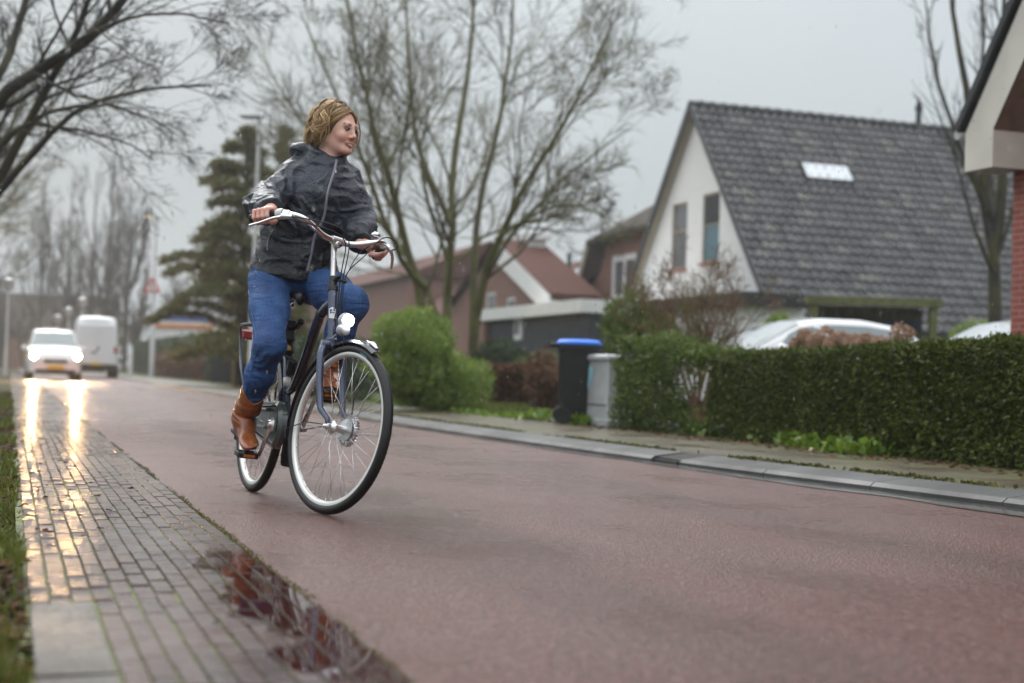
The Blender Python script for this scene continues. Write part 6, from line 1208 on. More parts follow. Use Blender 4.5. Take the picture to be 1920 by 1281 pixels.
def surface(fn, lo, hi, h, band=.02):
    """iso-surface of fn (surface nets on a block-sparse grid)"""
    lo, hi = np.asarray(lo, float), np.asarray(hi, float); B = 8; n = np.ceil((hi-lo)/h/B).astype(int); N = n*B
    ci = np.stack(np.meshgrid(*[np.arange(k) for k in n], indexing='ij'), -1).reshape(-1, 3); cv = fn(lo+(ci+.5)*B*h-h*.5); hd = B*h*.5*1.74+band
    G = np.repeat(np.repeat(np.repeat(cv.reshape(n).astype(np.float32), B, 0), B, 1), B, 2); act = ci[np.abs(cv) < hd]
    off = np.stack(np.meshgrid(*[np.arange(B)]*3, indexing='ij'), -1).reshape(-1, 3)
    for s in range(0, len(act), 600):
        I = (act[s:s+600, None]*B+off[None]).reshape(-1, 3); G[I[:, 0], I[:, 1], I[:, 2]] = fn(lo+I*h)
    S = G < 0; c = [S[i:N[0]-1+i, j:N[1]-1+j, k:N[2]-1+k] for i in (0, 1) for j in (0, 1) for k in (0, 1)]; any_ = c[0].copy(); all_ = c[0].copy()
    for q in c[1:]: any_ |= q; all_ &= q
    M_ = any_ & ~all_; idx = np.argwhere(M_); vid = np.full(M_.shape, -1, np.int32); vid[M_] = np.arange(len(idx))
    acc = np.zeros((len(idx), 3)); cnt = np.zeros(len(idx)); cor = np.array([[i, j, k] for i in (0, 1) for j in (0, 1) for k in (0, 1)]); val = np.stack([G[idx[:, 0]+o[0], idx[:, 1]+o[1], idx[:, 2]+o[2]] for o in cor], 1)
    for a in range(8):
        for b in range(a+1, 8):
            if np.abs(cor[a]-cor[b]).sum() == 1:
                va, vb = val[:, a], val[:, b]; m = (va < 0) != (vb < 0); t = np.where(m, va/np.where(m, va-vb, 1), 0); acc += np.where(m[:, None], cor[a]+(cor[b]-cor[a])*t[:, None], 0); cnt += m
    V = lo+(idx+acc/cnt[:, None])*h; Fs = []
    for ax in range(3):
        o = [(1, 2), (2, 0), (0, 1)][ax]; sl = [slice(None)]*3; a = [slice(0, k) for k in N]; b = [slice(0, k) for k in N]; a[ax] = slice(0, N[ax]-1); b[ax] = slice(1, N[ax]); X = S[tuple(a)] != S[tuple(b)]; E = np.argwhere(X)
        E = E[(E[:, o[0]] > 0) & (E[:, o[1]] > 0) & (E[:, o[0]] < N[o[0]]-1) & (E[:, o[1]] < N[o[1]]-1)]; q = []
        for d0, d1 in ((-1, -1), (0, -1), (0, 0), (-1, 0)): e = E.copy(); e[:, o[0]] += d0; e[:, o[1]] += d1; q.append(vid[e[:, 0], e[:, 1], e[:, 2]])
        q = np.stack(q, 1); fl = S[E[:, 0], E[:, 1], E[:, 2]]; q[~fl] = q[~fl][:, ::-1]; Fs.append(q[(q >= 0).all(1)])
    return V, np.concatenate(Fs)
def relax(V, F, it, lam=.5):
    e = np.concatenate([F[:, [0, 1]], F[:, [1, 2]], F[:, [2, 3]], F[:, [3, 0]]]); deg = np.bincount(e.ravel(), minlength=len(V)).astype(float)[:, None]
    for _ in range(it):
        s = np.stack([np.bincount(e[:, 0], V[e[:, 1], i], len(V))+np.bincount(e[:, 1], V[e[:, 0], i], len(V)) for i in range(3)], 1); V = V+lam*(s/deg-V)
    return V
def part(name, fn, lo, hi, h, mat, parent, relaxit=1, tint=None, band=.02):
    V, F = surface(fn, lo, hi, h, band); V = relax(V, F, relaxit); m = MB(); m.add(V, F, 0, tint(V) if tint is not None else None); return m.build(name, mat, parent, smooth=True), V, F
# ---- joints (metres, found from the bicycle's own frame)
hemC, waC, beC, chC, upC, nkC = onf(554, 509, .235), onf(560, 455, .25), onf(580, 412, .275), onf(602, 372, .295), onf(611, 332, .31), onf(612, 300, .325)
shR, shL = onf(553, 331, .27), onf(650, 342, .30)
elR, elL = onf(494, 385, .40), onf(675, 424, .44)
GR0, GR1, GRd = GRIP[-1]; GL0, GL1, GLd = GRIP[1]
tocam = lambda p: nrm(C0-p)
def handframe(sg):
    g0, g1, d = GRIP[sg]; gm = g0*.5+g1*.5; e1 = nrm(ZV-d*(ZV@d)); e2 = np.cross(d, e1); e2 = e2*np.sign(e2@tocam(gm)) if sg < 0 else e2*np.sign(e2@SLt); return g0, g1, d, e1, e2
def hand_pieces(sg):
    """list of (points, radii) chains: four fingers wrapped over the grip, thumb under it, palm, wrist"""
    g0, g1, d, e1, e2 = handframe(sg); out = []; s0 = .030
    P = lambda s, ang, r: g0+d*s+(e1*math.cos(ang)+e2*math.sin(ang))*r
    for i, (ln, rr) in enumerate(((1.0, .0092), (1.06, .0096), (1.0, .0092), (.85, .0082))):
        s = s0+i*.0218; a = np.radians(np.array([-8, 42, 100, 100+62*ln, 120+88*ln])); out.append(([P(s+.002*i*0, a[0], .030), P(s, a[1], .0335), P(s, a[2], .0300), P(s, a[3], .0270), P(s, a[4], .0265)], [rr*1.12, rr*1.12, rr, rr*.95, rr*.85]))
    ths = s0-.004; out.append(([P(s0+.035, math.radians(-110), .036), P(s0+.004, math.radians(-140), .033), P(s0-.014, math.radians(-170), .029), P(s0-.030, math.radians(-190), .027)], [.014, .0115, .0105, .009]))
    pc = [P(s0+.004, math.radians(-35), .036), P(s0+.060, math.radians(-35), .035)]; wr = P(s0+.045, math.radians(-62), .085); out.append((pc, [.016, .015])); out.append(([P(s0+.010, math.radians(-60), .045), P(s0+.056, math.radians(-60), .045)], [.017, .016])); out.append(([P(s0+.034, math.radians(-50), .042), wr], [.024, .024]))
    return out, wr
HPR, wrR = hand_pieces(-1); HPL, wrL = hand_pieces(1)
hipR, hipL = onf(505, 522, .24), onf(588, 530, .24)
knR, knL = onf(506, 650, .53), onf(657, 570, .63)
ballR, ballL = bw(bR[0]+.012, -.150, bR[1]+.046), bw(bL[0]+.012, .148, bL[1]+.046)
anR, anL = bw(.262, -.152, .335), bw(.435, .145, .598)
# head frame: she looks over to her left
hC = onf(633, 245, .355); T_ = tocam(hC); yw, pt, rl = math.radians(56), math.radians(1), math.radians(9)
hx = nrm((T_*math.cos(yw)+RT*math.sin(yw))*math.cos(pt)-UP*math.sin(pt)); hz = UP*math.cos(rl)+RT*math.sin(rl); hz = nrm(hz-hx*(hz@hx)); hy_ = np.cross(hz, hx); HA = np.array([hx, hy_, hz])
HS = .97
hw = lambda x, y, z: hC+HS*(hx*x+hy_*y+hz*z)
def f_head(P):
    q = (P-hC)@HA.T/HS; E = np.eye(3)
    d = el(q, (-.012, 0, .030), (.094, .075, .088)); d = smin(d, el(q, (.030, 0, -.028), (.060, .060, .076)), .03)
    for s in (-1, 1):
        d = smin(d, rc(q, (-.008, s*.046, -.052), (.060, s*.020, -.094), .021, .019), .025); d = smin(d, el(q, (.058, s*.034, -.034), (.024, .024, .022)), .018)
    d = smin(d, el(q, (.070, 0, -.097), (.020, .022, .017)), .015); d = smin(d, rc(q, (.076, -.034, .022), (.076, .034, .022), .013, .013), .014)
    for s in (-1, 1): d = smax(d, -(np.linalg.norm(q-np.array([.100, s*.031, .003]), axis=1)-.0155), .010)
    d = smin(d, rc(q, (.086, 0, .012), (.101, 0, -.027), .0085, .0105), .014); d = smin(d, el(q, (.1035, 0, -.030), (.0115, .012, .010)), .007)
    for s in (-1, 1): d = smin(d, el(q, (.094, s*.012, -.035), (.011, .0075, .007)), .005)
    up = np.minimum(rc(q, (.0835, -.025, -.061), (.0935, 0, -.0605), .005, .0062), rc(q, (.0835, .025, -.061), (.0935, 0, -.0605), .005, .0062)); lo_ = np.minimum(rc(q, (.083, -.022, -.066), (.0915, 0, -.0745), .005, .0072), rc(q, (.083, .022, -.066), (.0915, 0, -.0745), .005, .0072))
    d = smin(d, up, .006); d = smin(d, lo_, .006); d = smax(d, -np.minimum(rc(q, (.086, -.022, -.0645), (.100, 0, -.0675), .0018, .0030), rc(q, (.086, .022, -.0645), (.100, 0, -.0675), .0018, .0030)), .003)
    return d*HS
nkTop = hw(-.025, 0, -.06)
def f_body(P):
    d = f_head(P); d = smin(d, rc(P, nkTop, nkC-ZV*.02, .052, .062), .04); lat, dep = BL, BF
    d = smin(d, rings(P, [hemC, waC, chC, upC, nkC], [(.165, .12), (.150, .11), (.145, .115), (.13, .085), (.06, .06)], lat, dep), .03)
    for sh, eb, wr, hp in ((shR, elR, wrR, HPR), (shL, elL, wrL, HPL)):
        d = smin(d, chain(P, [sh, eb, wr], [.052, .042, .027]), .02)
        h = None
        for pts, rs in hp:
            c = chain(P, pts, rs, .004); h = c if h is None else smin(h, c, .007 if len(pts) < 4 else .002)
        d = smin(d, h, .010)
    d = smin(d, el(P, onf(553, 512, .21), (.16, .125, .115), np.array([BL, BF, BU])), .03)
    for hp, kn, an, bl in ((hipR, knR, anR, ballR), (hipL, knL, anL, ballL)): d = smin(d, chain(P, [hp, kn, an, bl], [.082, .056, .034, .030]), .02)
    return d
def tint_body(V):
    q = (V-hC)@HA.T/HS; n = len(V); c = np.tile([.76, .46, .365], (n, 1)); hd = (np.abs(q) < .15).all(1)
    def blend(w, colr): c[:] = c*(1-w[:, None])+np.array(colr)*w[:, None]
    g = lambda d, r: np.exp(-np.clip(d/r, 0, 6)**2)*hd
    for s in (-1, 1): blend(.55*g(np.linalg.norm(q-np.array([.066, s*.042, -.038]), axis=1), .028), (.74, .30, .24))
    blend(.5*g(np.linalg.norm(q-np.array([.108, 0, -.040]), axis=1), .013), (.60, .20, .15))
    front = q[:, 0] > .06
    for s in (-1, 1):
        br = rc(q, (.093, s*.016, .0245), (.075, s*.047, .0255), .001, .001); blend(.85*g(np.maximum(br, 0), .0045)*front, (.13, .065, .04))
        ey = rc(q, (.090, s*.020, .0055), (.080, s*.043, .0065), .001, .001); blend(.85*g(np.maximum(ey-.002, 0), .0035)*front, (.06, .03, .022))
    ul = np.minimum(rc(q, (.0835, -.025, -.061), (.0935, 0, -.0605), .004, .005), rc(q, (.0835, .025, -.061), (.0935, 0, -.0605), .004, .005)); ll = np.minimum(rc(q, (.083, -.022, -.066), (.0915, 0, -.0745), .004, .0062), rc(q, (.083, .022, -.066), (.0915, 0, -.0745), .004, .0062)); lp = np.minimum(ul, ll)
    blend(.55*g(np.maximum(lp-.001, 0), .0025)*front, (.46, .15, .125)); mt = np.minimum(rc(q, (.084, -.022, -.0645), (.096, 0, -.0675), .001, .002), rc(q, (.084, .022, -.0645), (.096, 0, -.0675), .001, .002)); blend(.9*g(np.maximum(mt, 0), .0022)*front, (.62, .52, .46)); blend(.8*g(np.maximum(rc(q, (.0865, -.026, -.063), (.083, -.022, -.0645), .001, .001), 0), .003)*front, (.12, .04, .035))
    sc = hd & (np.linalg.norm((q-np.array([-.012, 0, .03]))/np.array([.094, .075, .088]), axis=1) < 1.06) & ((q[:, 2] > .085-.5*np.maximum(.07-np.abs(q[:, 1])*0-q[:, 0], 0)) | (q[:, 0] < .0)); c[sc & (q[:, 0] < .062)] = (.16, .09, .045); c[hd & (q[:, 2] > .094) & (q[:, 0] < .070)] = (.26, .155, .075)
    n2 = vnoise(V*90)[:, None]; hand = (np.minimum(np.linalg.norm(V-(GR0+GR1)/2, axis=1), np.linalg.norm(V-(GL0+GL1)/2, axis=1)) < .11)
    c[hand] = c[hand]*.6+np.array([.72, .32, .26])*.4
    return np.clip(c*(1+.06*n2), 0, 1)
t = NT('skin'); a_ = t.n('Attribute', attribute_name='Tint'); M['skin'] = t.P(col=a_.outputs[0], rough=.40, sss=.12, spec=.45, nor=t.bump(t.noise(t.pos(), 500, 3), .0006)); t.b.inputs['Subsurface Radius'].default_value = (.012, .005, .003)
allp = np.array([hw(0, 0, .13), hw(.13, 0, 0), hw(-.12, 0, 0), ballR, ballL, knL, GR1, GR0, GL1, GL0, shR, shL, elR, elL, hemC])
lo, hi = allp.min(0)-.13, allp.max(0)+.13; lo[2] = min(ballR[2], ballL[2])-.05
V, F = surface(f_body, lo, hi, .003, .02); V = relax(V, F, 1, .4); mb_ = MB(); mb_.add(V, F, 0, tint_body(V)); person = mb_.build('person', M['skin'], None, smooth=True)
tag(person, 'person in a dark grey rain jacket, blue jeans and brown boots riding the bicycle', 'person')
# eyes
for s in (-1, 1):
    e = hw(.0795, s*.0305, .0035); look = nrm(hx*1.0+hz*-.02+hy_*.05); m = MB(); m.sphere(e, .0118*HS, 16); eo = m.build('eye', NT('eye_white').P(col=(.26, .23, .21), rough=.2), person, smooth=True)
    m = MB(); m.lathe(e+look*.0098*HS, look, [(0, .0074*HS), (.0010, .0072*HS), (.0022, .0045*HS), (.0024, .0005)], 14); m.build('iris', NT('iris').P(col=(.03, .022, .018), rough=.08), eo, smooth=True)
    L0 = [hw(.0885-.004*abs(k)/.013*1.2-.0, s*(.0305+k*1.0), .0035+.0065*(1-(k/.0145)**2)) for k in np.linspace(-.0125, .0135, 7)]; m = MB(); m.tube(L0, [.0008, .0016, .0021, .0022, .0021, .0018, .0008], 5); m.build('eyelashes', simple('lash', (.03, .018, .014), .6), eo)
# ---- jacket
colA = nrm(hw(-.02, 0, -.06)-onf(606, 312, .32)); cl0, cl1 = onf(609, 306, .322), onf(615, 282, .335)
colN = nrm(UP*.90+RT*.26+T_*.34)
def f_jacket0(P):
    d = rings(P, [hemC-nrm(waC-hemC)*.03, hemC, waC, beC, chC, upC, nkC], [(.210, .160), (.202, .155), (.180, .142), (.172, .144), (.162, .138), (.135, .100), (.070, .072)], BL, BF)
    for s, w in ((-1, shR), (1, shL)): d = smin(d, np.linalg.norm(P-w, axis=1)-.062, .05)
    d = smin(d, el(P, onf(630, 365, .40), (.13, .05, .085), np.array([BL, BF, BU])), .06)
    for sh, eb, wr in ((shR, elR, wrR), (shL, elL, wrL)):
        cf = eb+(wr-eb)*.93; sl = chain(P, [sh, sh+(eb-sh)*.5, eb, eb+(wr-eb)*.5, cf], [.062, .066, .070, .058, .046], .03); ax = nrm(wr-eb); sl = smax(sl, (P-cf)@ax-.01, .008); d = smin(d, sl, .045)
    # collar and folded hood
    d = smin(d, rings(P, [cl0, cl1], [(.092, .088), (.078, .076)], BL, BF), .03); d = smin(d, el(P, onf(584, 287, .235), (.105, .060, .040), np.array([BL, nrm(BF+BU*.5), nrm(BU-BF*.5)])), .03)
    top = (P-onf(616, 283, .335))@colN; neckhole = rc(P, nkC, hw(-.02, 0, -.05), .060, .068); d = smax(d, np.minimum(top, 1), .006) if False else d
    near = np.linalg.norm(P-onf(612, 290, .33), axis=1) < .16
    d = np.where(near, smax(d, top, .012), d); d = np.where(near, smax(d, -neckhole, .008), d)
    ax = nrm(waC-hemC); d = smax(d, -((P-hemC)@ax+.035-.03*((P-hemC)@BF > 0)*0), .015)
    return d
def f_jacket(P):
    d = f_jacket0(P); w = np.abs(d) < .06; Q = P[w]
    if len(Q):
        wv = np.stack([vnoise(Q*5+3), vnoise(Q*5+17), vnoise(Q*5+31)], 1)*.07; R = Q+wv
        n1 = 1-np.abs(vnoise(R*np.array([9, 9, 13])))*2.2; n2 = 1-np.abs(vnoise(R*np.array([20, 20, 26])+11))*2.2; n3 = vnoise(Q*55)
        el_ = np.minimum(np.linalg.norm(Q-elR, axis=1), np.linalg.norm(Q-elL, axis=1)); ew = np.exp(-(el_/.13)**2)
        d[w] -= .0095*np.clip(n1, -1, 1)*(1+.7*ew)+.0058*np.clip(n2, -1, 1)*(1+ew)+.0008*n3
    return d
t = NT('wet_jacket'); p = t.pos(); n = t.noise(p, 5, 4); n2 = t.noise(p, 60, 4); n3 = t.noise(p, 700, 2)
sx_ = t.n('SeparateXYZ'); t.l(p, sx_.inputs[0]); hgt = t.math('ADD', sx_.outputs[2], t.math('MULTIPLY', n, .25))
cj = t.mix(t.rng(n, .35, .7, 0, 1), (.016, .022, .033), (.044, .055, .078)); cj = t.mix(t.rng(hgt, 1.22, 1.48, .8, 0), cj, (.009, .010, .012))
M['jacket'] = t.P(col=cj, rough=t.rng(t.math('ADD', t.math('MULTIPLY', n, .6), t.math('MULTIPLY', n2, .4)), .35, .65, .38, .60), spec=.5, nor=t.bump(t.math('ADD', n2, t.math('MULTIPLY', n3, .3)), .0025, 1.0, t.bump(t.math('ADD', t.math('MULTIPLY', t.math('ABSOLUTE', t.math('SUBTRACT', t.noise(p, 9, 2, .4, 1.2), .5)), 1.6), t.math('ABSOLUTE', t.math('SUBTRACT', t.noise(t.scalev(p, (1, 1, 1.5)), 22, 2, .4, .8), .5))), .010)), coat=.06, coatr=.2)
jp = np.array([hemC, shR, shL, elR, elL, wrR, wrL, cl1]); lo, hi = jp.min(0)-.15, jp.max(0)+.15; lo = np.minimum(lo, hemC-.26); hi = np.maximum(hi, hemC+np.array([.26, .26, 0])); lo[2] = hemC[2]-.12
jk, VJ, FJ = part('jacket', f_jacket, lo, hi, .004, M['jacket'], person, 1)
def march(px, py, fn, z0=5.4, z1=7.2):
    d = ray(px, py); s = z0
    for _ in range(200):
        v = fn((C0+d*s)[None])[0]
        if v < .0008: break
        s += max(v*.6, .0006)
        if s > z1: break
    return C0+d*s
def strip(name, pts, fn, r, mat, parent, flat=.45, dense=26):
    pts = np.array(pts, float); dd = np.concatenate([[0], np.cumsum(np.linalg.norm(np.diff(pts, axis=0), axis=1))]); q = np.linspace(0, dd[-1], dense); W_ = np.array([march(np.interp(s, dd, pts[:, 0]), np.interp(s, dd, pts[:, 1]), fn) for s in q])
    for _ in range(2): W_[1:-1] = (W_[:-2]+2*W_[1:-1]+W_[2:])/4
    m = MB(); m.tube(W_+tocam(W_[0])*.001, r, 8, flat=1.0); return m.build(name, mat, parent, smooth=True)
M['zip_grey'] = simple('zip_grey', (.21, .21, .25), .35, var=.1, scale=40)
strip('zipper', [(631, 300), (629, 316), (622, 335), (614, 360), (611, 385), (608, 408), (600, 425), (589, 440), (587, 455), (584, 475), (578, 500), (574, 512)], f_jacket, .0068, M['zip_grey'], jk)
strip('pocket_zip', [(512, 433), (506, 443), (502, 456), (501, 470)], f_jacket, .0036, M['zip_grey'], jk)
strip('zip_pull', [(629, 318), (630, 326)], f_jacket, .004, M['steel'], jk, dense=5)
strip('chest_mark', [(625, 372), (626, 367), (629, 366), (631, 371)], f_jacket, .0016, M['black_paint'], jk, dense=10)
for eb, wr in ((elR, wrR), (elL, wrL)):
    cf = eb+(wr-eb)*.92; ax = nrm(wr-eb); m = MB(); u = nrm(np.cross(ax, ZV)); w_ = np.cross(ax, u); pts = [cf+(u*math.cos(a)+w_*math.sin(a))*.043 for a in np.linspace(0, 2*math.pi, 20, endpoint=False)]; m.tube(pts, .0075, 8, closed=True); m.build('cuff', M['jacket'], jk, smooth=True)
# ---- jeans
def f_jeans(P):
    d = el(P, onf(553, 514, .215), (.180, .148, .130), np.array([BL, BF, BU])); d = smin(d, rings(P, [onf(553, 516, .22), onf(556, 480, .235)], [(.178, .14), (.165, .125)], BL, BF), .04)
    d = smin(d, chain(P, [hipR, hipR+(knR-hipR)*.5, knR, knR+(anR-knR)*.38, anR+(knR-anR)*.12], [.097, .085, .065, .058, .046], .04), .04)
    d = smin(d, chain(P, [hipL, hipL+(knL-hipL)*.5, knL, knL+(anL-knL)*.38, anL+(knL-anL)*.12], [.098, .091, .075, .062, .047], .04), .04)
    w = np.abs(d) < .05; Q = P[w]
    if len(Q):
        kw = np.exp(-(np.linalg.norm(Q-(knR*.85+anR*.15), axis=1)/.10)**2)+np.exp(-(np.linalg.norm(Q-(knL*.9+anL*.1-BF*.05), axis=1)/.11)**2)+.8*np.exp(-(np.linalg.norm(Q-(anR*.75+knR*.25), axis=1)/.09)**2)+.5*np.exp(-(np.linalg.norm(Q-hipL-BU*.02, axis=1)/.13)**2)+.5*np.exp(-(np.linalg.norm(Q-hipR-BU*.03, axis=1)/.12)**2)
        f = np.abs(vnoise(np.stack([Q[:, 0]*5, Q[:, 1]*5, Q[:, 2]*30+vnoise(Q*9)*1.8], 1))); d[w] -= .0085*(1-f*3)*kw*.8+.0028*vnoise(Q*np.array([14, 14, 9]))+.0008*vnoise(Q*60)
    return d
t = NT('denim'); p = t.pos(); n = t.noise(p, 6, 4); n2 = t.noise(p, 350, 3); n4 = t.noise(t.scalev(p, (160, 160, 14)), 1, 3); cd = t.mix(t.rng(n, .35, .7, 0, 1), (.010, .040, .135), (.025, .088, .265)); cd = t.mix(t.rng(n4, .4, .7, 0, .4), cd, (.07, .16, .36)); nf = t.noise(t.scalev(p, (9, 9, 3)), 1, 4); cd = t.mix(t.rng(nf, .5, .72, 0, .55), cd, (.075, .18, .40)); cd = t.mix(t.rng(nf, .28, .45, .5, 0), cd, (.008, .028, .10)); cd = t.mix(t.rng(n2, .5, .7, 0, .25), cd, (.012, .03, .10))
M['denim'] = t.P(col=cd, rough=.75, sheen=.0, nor=t.bump(t.math('ADD', n2, n4), .0012, 1.0, t.bump(t.noise(t.scalev(p, (5, 5, 26)), 1, 3, .5, .6), .012)))
lp_ = np.array([hipR, hipL, knR, knL, anR, anL]); lo, hi = lp_.min(0)-.20, lp_.max(0)+.20; hi[2] = hemC[2]+.14; lo[2] = anR[2]-.06
jn, VN, FN = part('jeans', f_jeans, lo, hi, .004, M['denim'], person, 1)
M['seam_blue'] = simple('seam_blue', (.05, .12, .30), .7)
strip('seam', [(466, 545), (472, 585), (479, 625), (483, 655), (473, 690), (463, 725), (457, 750)], f_jeans, .0022, M['seam_blue'], jn, dense=24)
strip('pocket_seam', [(478, 508), (486, 520), (503, 526)], f_jeans, .0018, M['seam_blue'], jn, dense=10)
# ---- boots
t = NT('brown_leather'); p = t.pos(); n = t.noise(p, 14, 4); n2 = t.noise(p, 160, 4); M['leather'] = t.P(col=t.mix(t.rng(n, .35, .7, 0, 1), t.mix(n2, (.28, .075, .020), (.42, .135, .040)), (.19, .048, .014)), rough=t.rng(n, .35, .7, .16, .42), spec=.6, nor=t.bump(t.math('ADD', n, t.math('MULTIPLY', n2, .3)), .004), coat=.4, coatr=.12)
M['sole'] = simple('dark_sole', (.05, .035, .028), .6, var=.3, scale=30)
for sg, an, kn, bl, tl in ((-1, anR, knR, ballR, -.22), (1, anL, knL, ballL, -.20)):
    ax = nrm(kn-an); toe = bl+BF*.075-BU*.004+BL*sg*.004; heel = bl-BF*.165+BU*(.062 if sg < 0 else .03)-BU*.0; up_f = nrm(np.cross(nrm(toe-heel), BL)*-1); up_f = up_f if up_f[2] > 0 else -up_f; fx = nrm(toe-heel); lx = np.cross(up_f, fx); AF = np.array([fx, lx, up_f]); hb_ = heel+fx*.03+up_f*.028; topc = an+ax*(.165 if sg < 0 else .15)
    def f_boot(P, an=an, bl=bl, toe=toe, hb_=hb_, ax=ax, topc=topc, AF=AF, up_f=up_f, heel=heel):
        d = chain(P, [topc+ax*.03, an+ax*.07, an], [.061, .052, .046], .03); d = smin(d, chain(P, [an, hb_], [.044, .036], .02), .03); d = smin(d, rc(P, an, bl+up_f*.006, .044, .038), .035); d = smin(d, el(P, (bl+toe)/2-up_f*.004, (.072, .044, .034), AF), .03); d = smin(d, el(P, hb_, (.040, .036, .036), AF), .02)
        d = smax(d, (P-topc)@ax+.02*np.cos(((P-topc)@BL)*45), .006); d = smax(d, -((P-heel)@up_f+.004), .006)
        inn = rc(P, topc-ax*.03, topc+ax*.10, .048, .058); d = smax(d, -inn, .005)
        w = np.abs(d) < .04; Q = P[w]
        if len(Q):
            kw = np.exp(-(((Q-an)@ax-.035)/.065)**2); f = np.abs(vnoise(np.stack([Q@BF*4, Q@BL*4, (Q@ax)*34+vnoise(Q*9)*1.1], 1))); d[w] -= .0075*(1-3*f)*kw+.0014*vnoise(Q*np.array([22, 22, 34]))
        return d
    pts = np.array([topc, an, toe, heel, bl]); bt_, VB, FB = part('boot', f_boot, pts.min(0)-.09, pts.max(0)+.09, .0032, M['leather'], person, 1)
    def f_sole(P, bl=bl, toe=toe, heel=heel, AF=AF, up_f=up_f, hb_=hb_):
        o = -up_f*.040; d = smin(el(P, (bl+toe)/2+o*.9, (.082, .049, .05), AF), el(P, hb_+o*.7, (.043, .038, .05), AF), .05); d = smin(d, rc(P, hb_+o*.7, bl+o*.8, .036, .036), .03); h = (P-heel)@up_f; return smax(smax(d, h-.006, .003), -(h+.012), .003)
    so, VS, FS = part('sole', f_sole, pts.min(0)-.09, pts.max(0)+.09, .0032, M['sole'], bt_, 1)
    m = MB(); side = topc-BL*.0+nrm(np.cross(ax, BF))*.055; m.tube([side-ax*.02, side+ax*.018, side+ax*.022+BF*.012, side-ax*.018+BF*.014], .004, 6); m.build('pull_loop', M['leather'], bt_)
# ---- hair: wavy bob of separate locks over a soft base
def f_hairbase(P):
    q = (P-hC)@HA.T/HS; d = el(q, (-.020, 0, .030), (.100, .084, .097)); d = smin(d, el(q, (-.050, 0, -.035), (.068, .078, .070)), .04)
    face = el(q, (.075, 0, -.030), (.088, .074, .108)); d = smax(d, -face, .012); return d*HS
V, F = surface(f_hairbase, hC-.16, hC+.16, .004); m = MB(); m.add(V, F, 0, np.tile([.15, .085, .045], (len(V), 1))*(1+.3*vnoise(V*60)[:, None]))
g = np.random.default_rng(77)
def lock(th, top, length, r, wav, colr, outer, ph=None, fq=None):
    """th azimuth (0 = face), flows from the parting down round the head"""
    n = 15; t = np.linspace(0, 1, n); part_ = np.array([.045, -.012, 0]); el0 = math.radians(78)*(1-top); pts = []; ph = g.uniform(0, 6.28) if ph is None else ph; fq = fq or g.uniform(5, 11)
    for k in t:
        e = math.radians(84)-top-k*length; ce, se = math.cos(e), math.sin(e); lo_ = max(0., -e)
        a = th+wav*.10*math.sin(k*fq+ph)*k+.10*k*np.sign(math.sin(th))*0
        rx, ry, rz = .100+outer, .086+outer, .099+outer
        if e > 0: q = np.array([-.018+rx*ce*math.cos(a), ry*ce*math.sin(a), .030+rz*se])
        else: q = np.array([-.018+(rx+.018*lo_)*math.cos(a)*(1-.05*lo_**2), (ry+.008+.010*lo_)*math.sin(a)*(1-.10*lo_**2), .030-.105*lo_])
        q = q+np.array([math.cos(a), math.sin(a), .3])*wav*.0085*math.sin(k*fq*1.15+ph*1.7)*min(1, k*1.7); pts.append(q)
    W_ = [hw(*p) for p in pts]; rad = r*np.sin(np.clip(t*.9+.12, 0, 1)*math.pi)**.6+.0004; m.tube(W_, rad, 6, flat=.55, colr=colr)
pal = [(.48, .31, .145), (.64, .44, .22), (.24, .14, .06), (.13, .072, .033), (.80, .60, .36), (.36, .21, .095)]
for i in range(74):   # waves: clumps of strands that curl together
    th = math.radians(g.uniform(74, 286)); th = th if th < math.pi else th-2*math.pi; kk = abs(math.degrees(th)); top = g.uniform(.0, .5); ln = g.uniform(1.95, 2.45) if kk > 95 else g.uniform(1.7, 2.1); PH, FQ, WV, OU = g.uniform(0, 6.28), g.uniform(8, 13), g.uniform(1.2, 2.6), g.uniform(.0, .024); base_c = np.array(pal[g.integers(len(pal))])
    for j in range(13): lock(th+g.normal(0, .045), top+g.normal(0, .03), ln*g.uniform(.88, 1.03), g.uniform(.0011, .0024), WV*g.uniform(.85, 1.15), (base_c*.85+np.array(pal[g.integers(len(pal))])*.15)*g.uniform(.8, 1.15), OU+g.uniform(0, .007), PH+g.normal(0, .25), FQ)
for i in range(420):
    th = math.radians(g.uniform(72, 288)); th = th if th < math.pi else th-2*math.pi; kk = abs(math.degrees(th)); ln = g.uniform(1.9, 2.4) if kk > 95 else g.uniform(1.7, 2.1); lock(th, g.uniform(0, .55), ln, g.uniform(.0012, .0026), g.uniform(.4, 1.2), np.array(pal[g.integers(len(pal))])*g.uniform(.7, 1.0), g.uniform(.0, .010), 3*math.sin(th*3)+g.normal(0, .4), 8)
for i in range(300):   # front hair swept from the parting back over both temples
    sd = -1 if i % 5 < 3 else 1; c_ = np.array(pal[(0, 2, 5, 1, 1, 3)[g.integers(6)]])*g.uniform(.65, 1.05); n = 11; t = np.linspace(0, 1, n); be = math.radians(g.uniform(-15, 53)); d0 = np.array([math.sin(be), g.uniform(-.12, .06), math.cos(be)]); d1 = np.array([math.sin(be)*.30-g.uniform(.10, .45), sd*.93, g.uniform(-.35, .05)]); ph = g.normal(0, .5)+be*3; lf = g.uniform(1.045, 1.13); kz = g.uniform(.75, 1.05); W_ = []
    for k in t*kz:
        d = d0*(1-k)+d1*k; d[0] += .30*math.sin(be)*k*(1-k); d = d/np.linalg.norm(d); q = np.array([-.012, 0, .030])+d*np.array([.094, .075, .088])*(lf+.035*math.sin(k*9+ph)*min(1, k*2)); W_.append(hw(*q))
    m.tube(W_, .0026*np.sin(np.clip(t*.85+.15, 0, 1)*math.pi)**.6+.0005, 6, flat=.5, colr=c_)
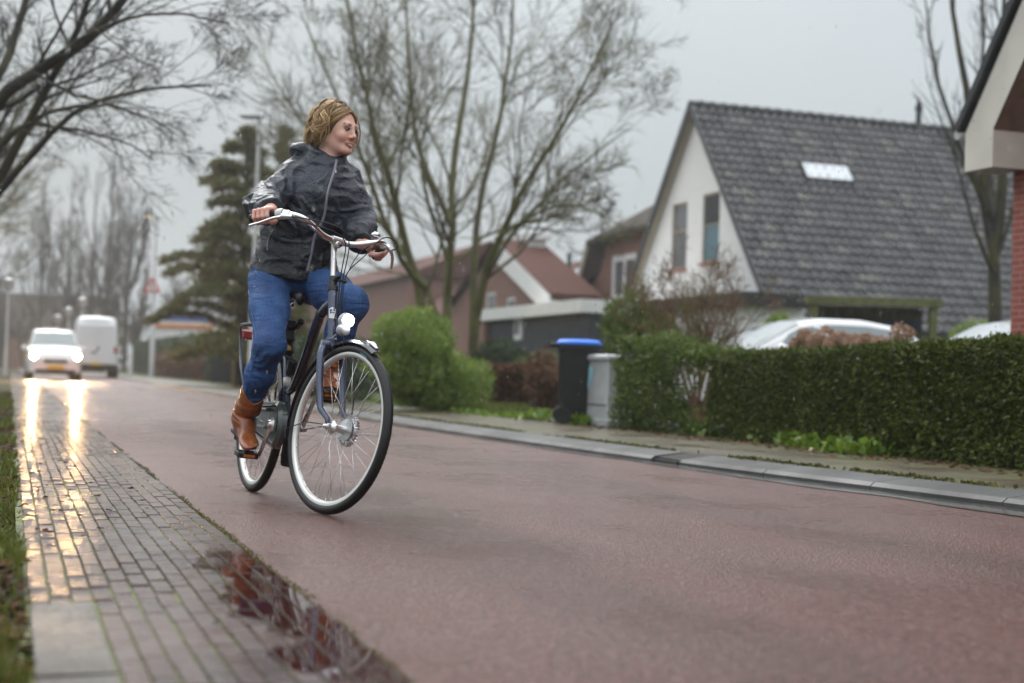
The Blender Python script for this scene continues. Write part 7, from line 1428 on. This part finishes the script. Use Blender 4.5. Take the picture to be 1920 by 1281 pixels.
for i in range(12):   # far side strand beside the cheek
    W_ = [hw(.052+.024*math.sin(k*2.6)+g.normal(0, .001), .052+.030*math.sin(k*1.9)+g.normal(0, .0015), .10-.17*k) for k in np.linspace(0, 1, 9)]; m.tube(W_, [.001, .003, .0035, .004, .004, .0035, .003, .002, .0006], 5, flat=.5, colr=np.array(pal[i % 6])*.9)
for i in range(60):   # loose fine hairs
    th = g.uniform(math.radians(80), math.radians(280)); a = th if th < math.pi else th-2*math.pi; c_ = np.array(pal[4])*g.uniform(.6, 1.1); lock(a, g.uniform(0, .4), g.uniform(1.5, 2.5), .0009, g.uniform(1.5, 3), c_, g.uniform(.012, .026))
t = NT('hair'); a_ = t.n('Attribute', attribute_name='Tint'); M['hair'] = t.P(col=a_.outputs[0], rough=.38, spec=.5, nor=t.bump(t.noise(t.pos(), 600, 2), .0006))
m.build('hair', M['hair'], person, smooth=True)
# ================================================================== AIR AND RAIN
g = np.random.default_rng(200); n = 520; Zd = g.uniform(2.5, 11, n); px_ = g.uniform(-60, 1980, n); py_ = g.uniform(-40, 1200, n)
P = np.array([at(a, b, c) for a, b, c in zip(px_, py_, Zd)]); P = P[P[:, 2] > .1]; n = len(P); m = MB()
R = np.array([[0, .0], [.0011, .25], [.0014, .5], [.0008, .8], [0, 1]]); le = g.uniform(.008, .018, n)
for p, l in zip(P, le): m.tube([p+ZV*l*t_ for _, t_ in R], [max(r_, .0001) for r_, _ in R], 6)
M['rain'] = NT('rain_drop').P(col=(1, 1, 1), trans=1.0, rough=.0, ior=1.33)
tag(m.build('rain', M['rain'], smooth=True), kind='stuff')
hz = MB(); hz.box((10, 95, 8.2), (150, 230, 19.0)); hm = bpy.data.materials.new('haze_air'); hm.use_nodes = True; nt = hm.node_tree; nt.nodes.clear(); o_ = nt.nodes.new('ShaderNodeOutputMaterial'); v_ = nt.nodes.new('ShaderNodeVolumePrincipled')
v_.inputs['Color'].default_value = (.93, .95, .97, 1); v_.inputs['Density'].default_value = .0010; v_.inputs['Anisotropy'].default_value = .55; nt.links.new(v_.outputs[0], o_.inputs['Volume'])
tag(hz.build('haze', hm), kind='stuff')
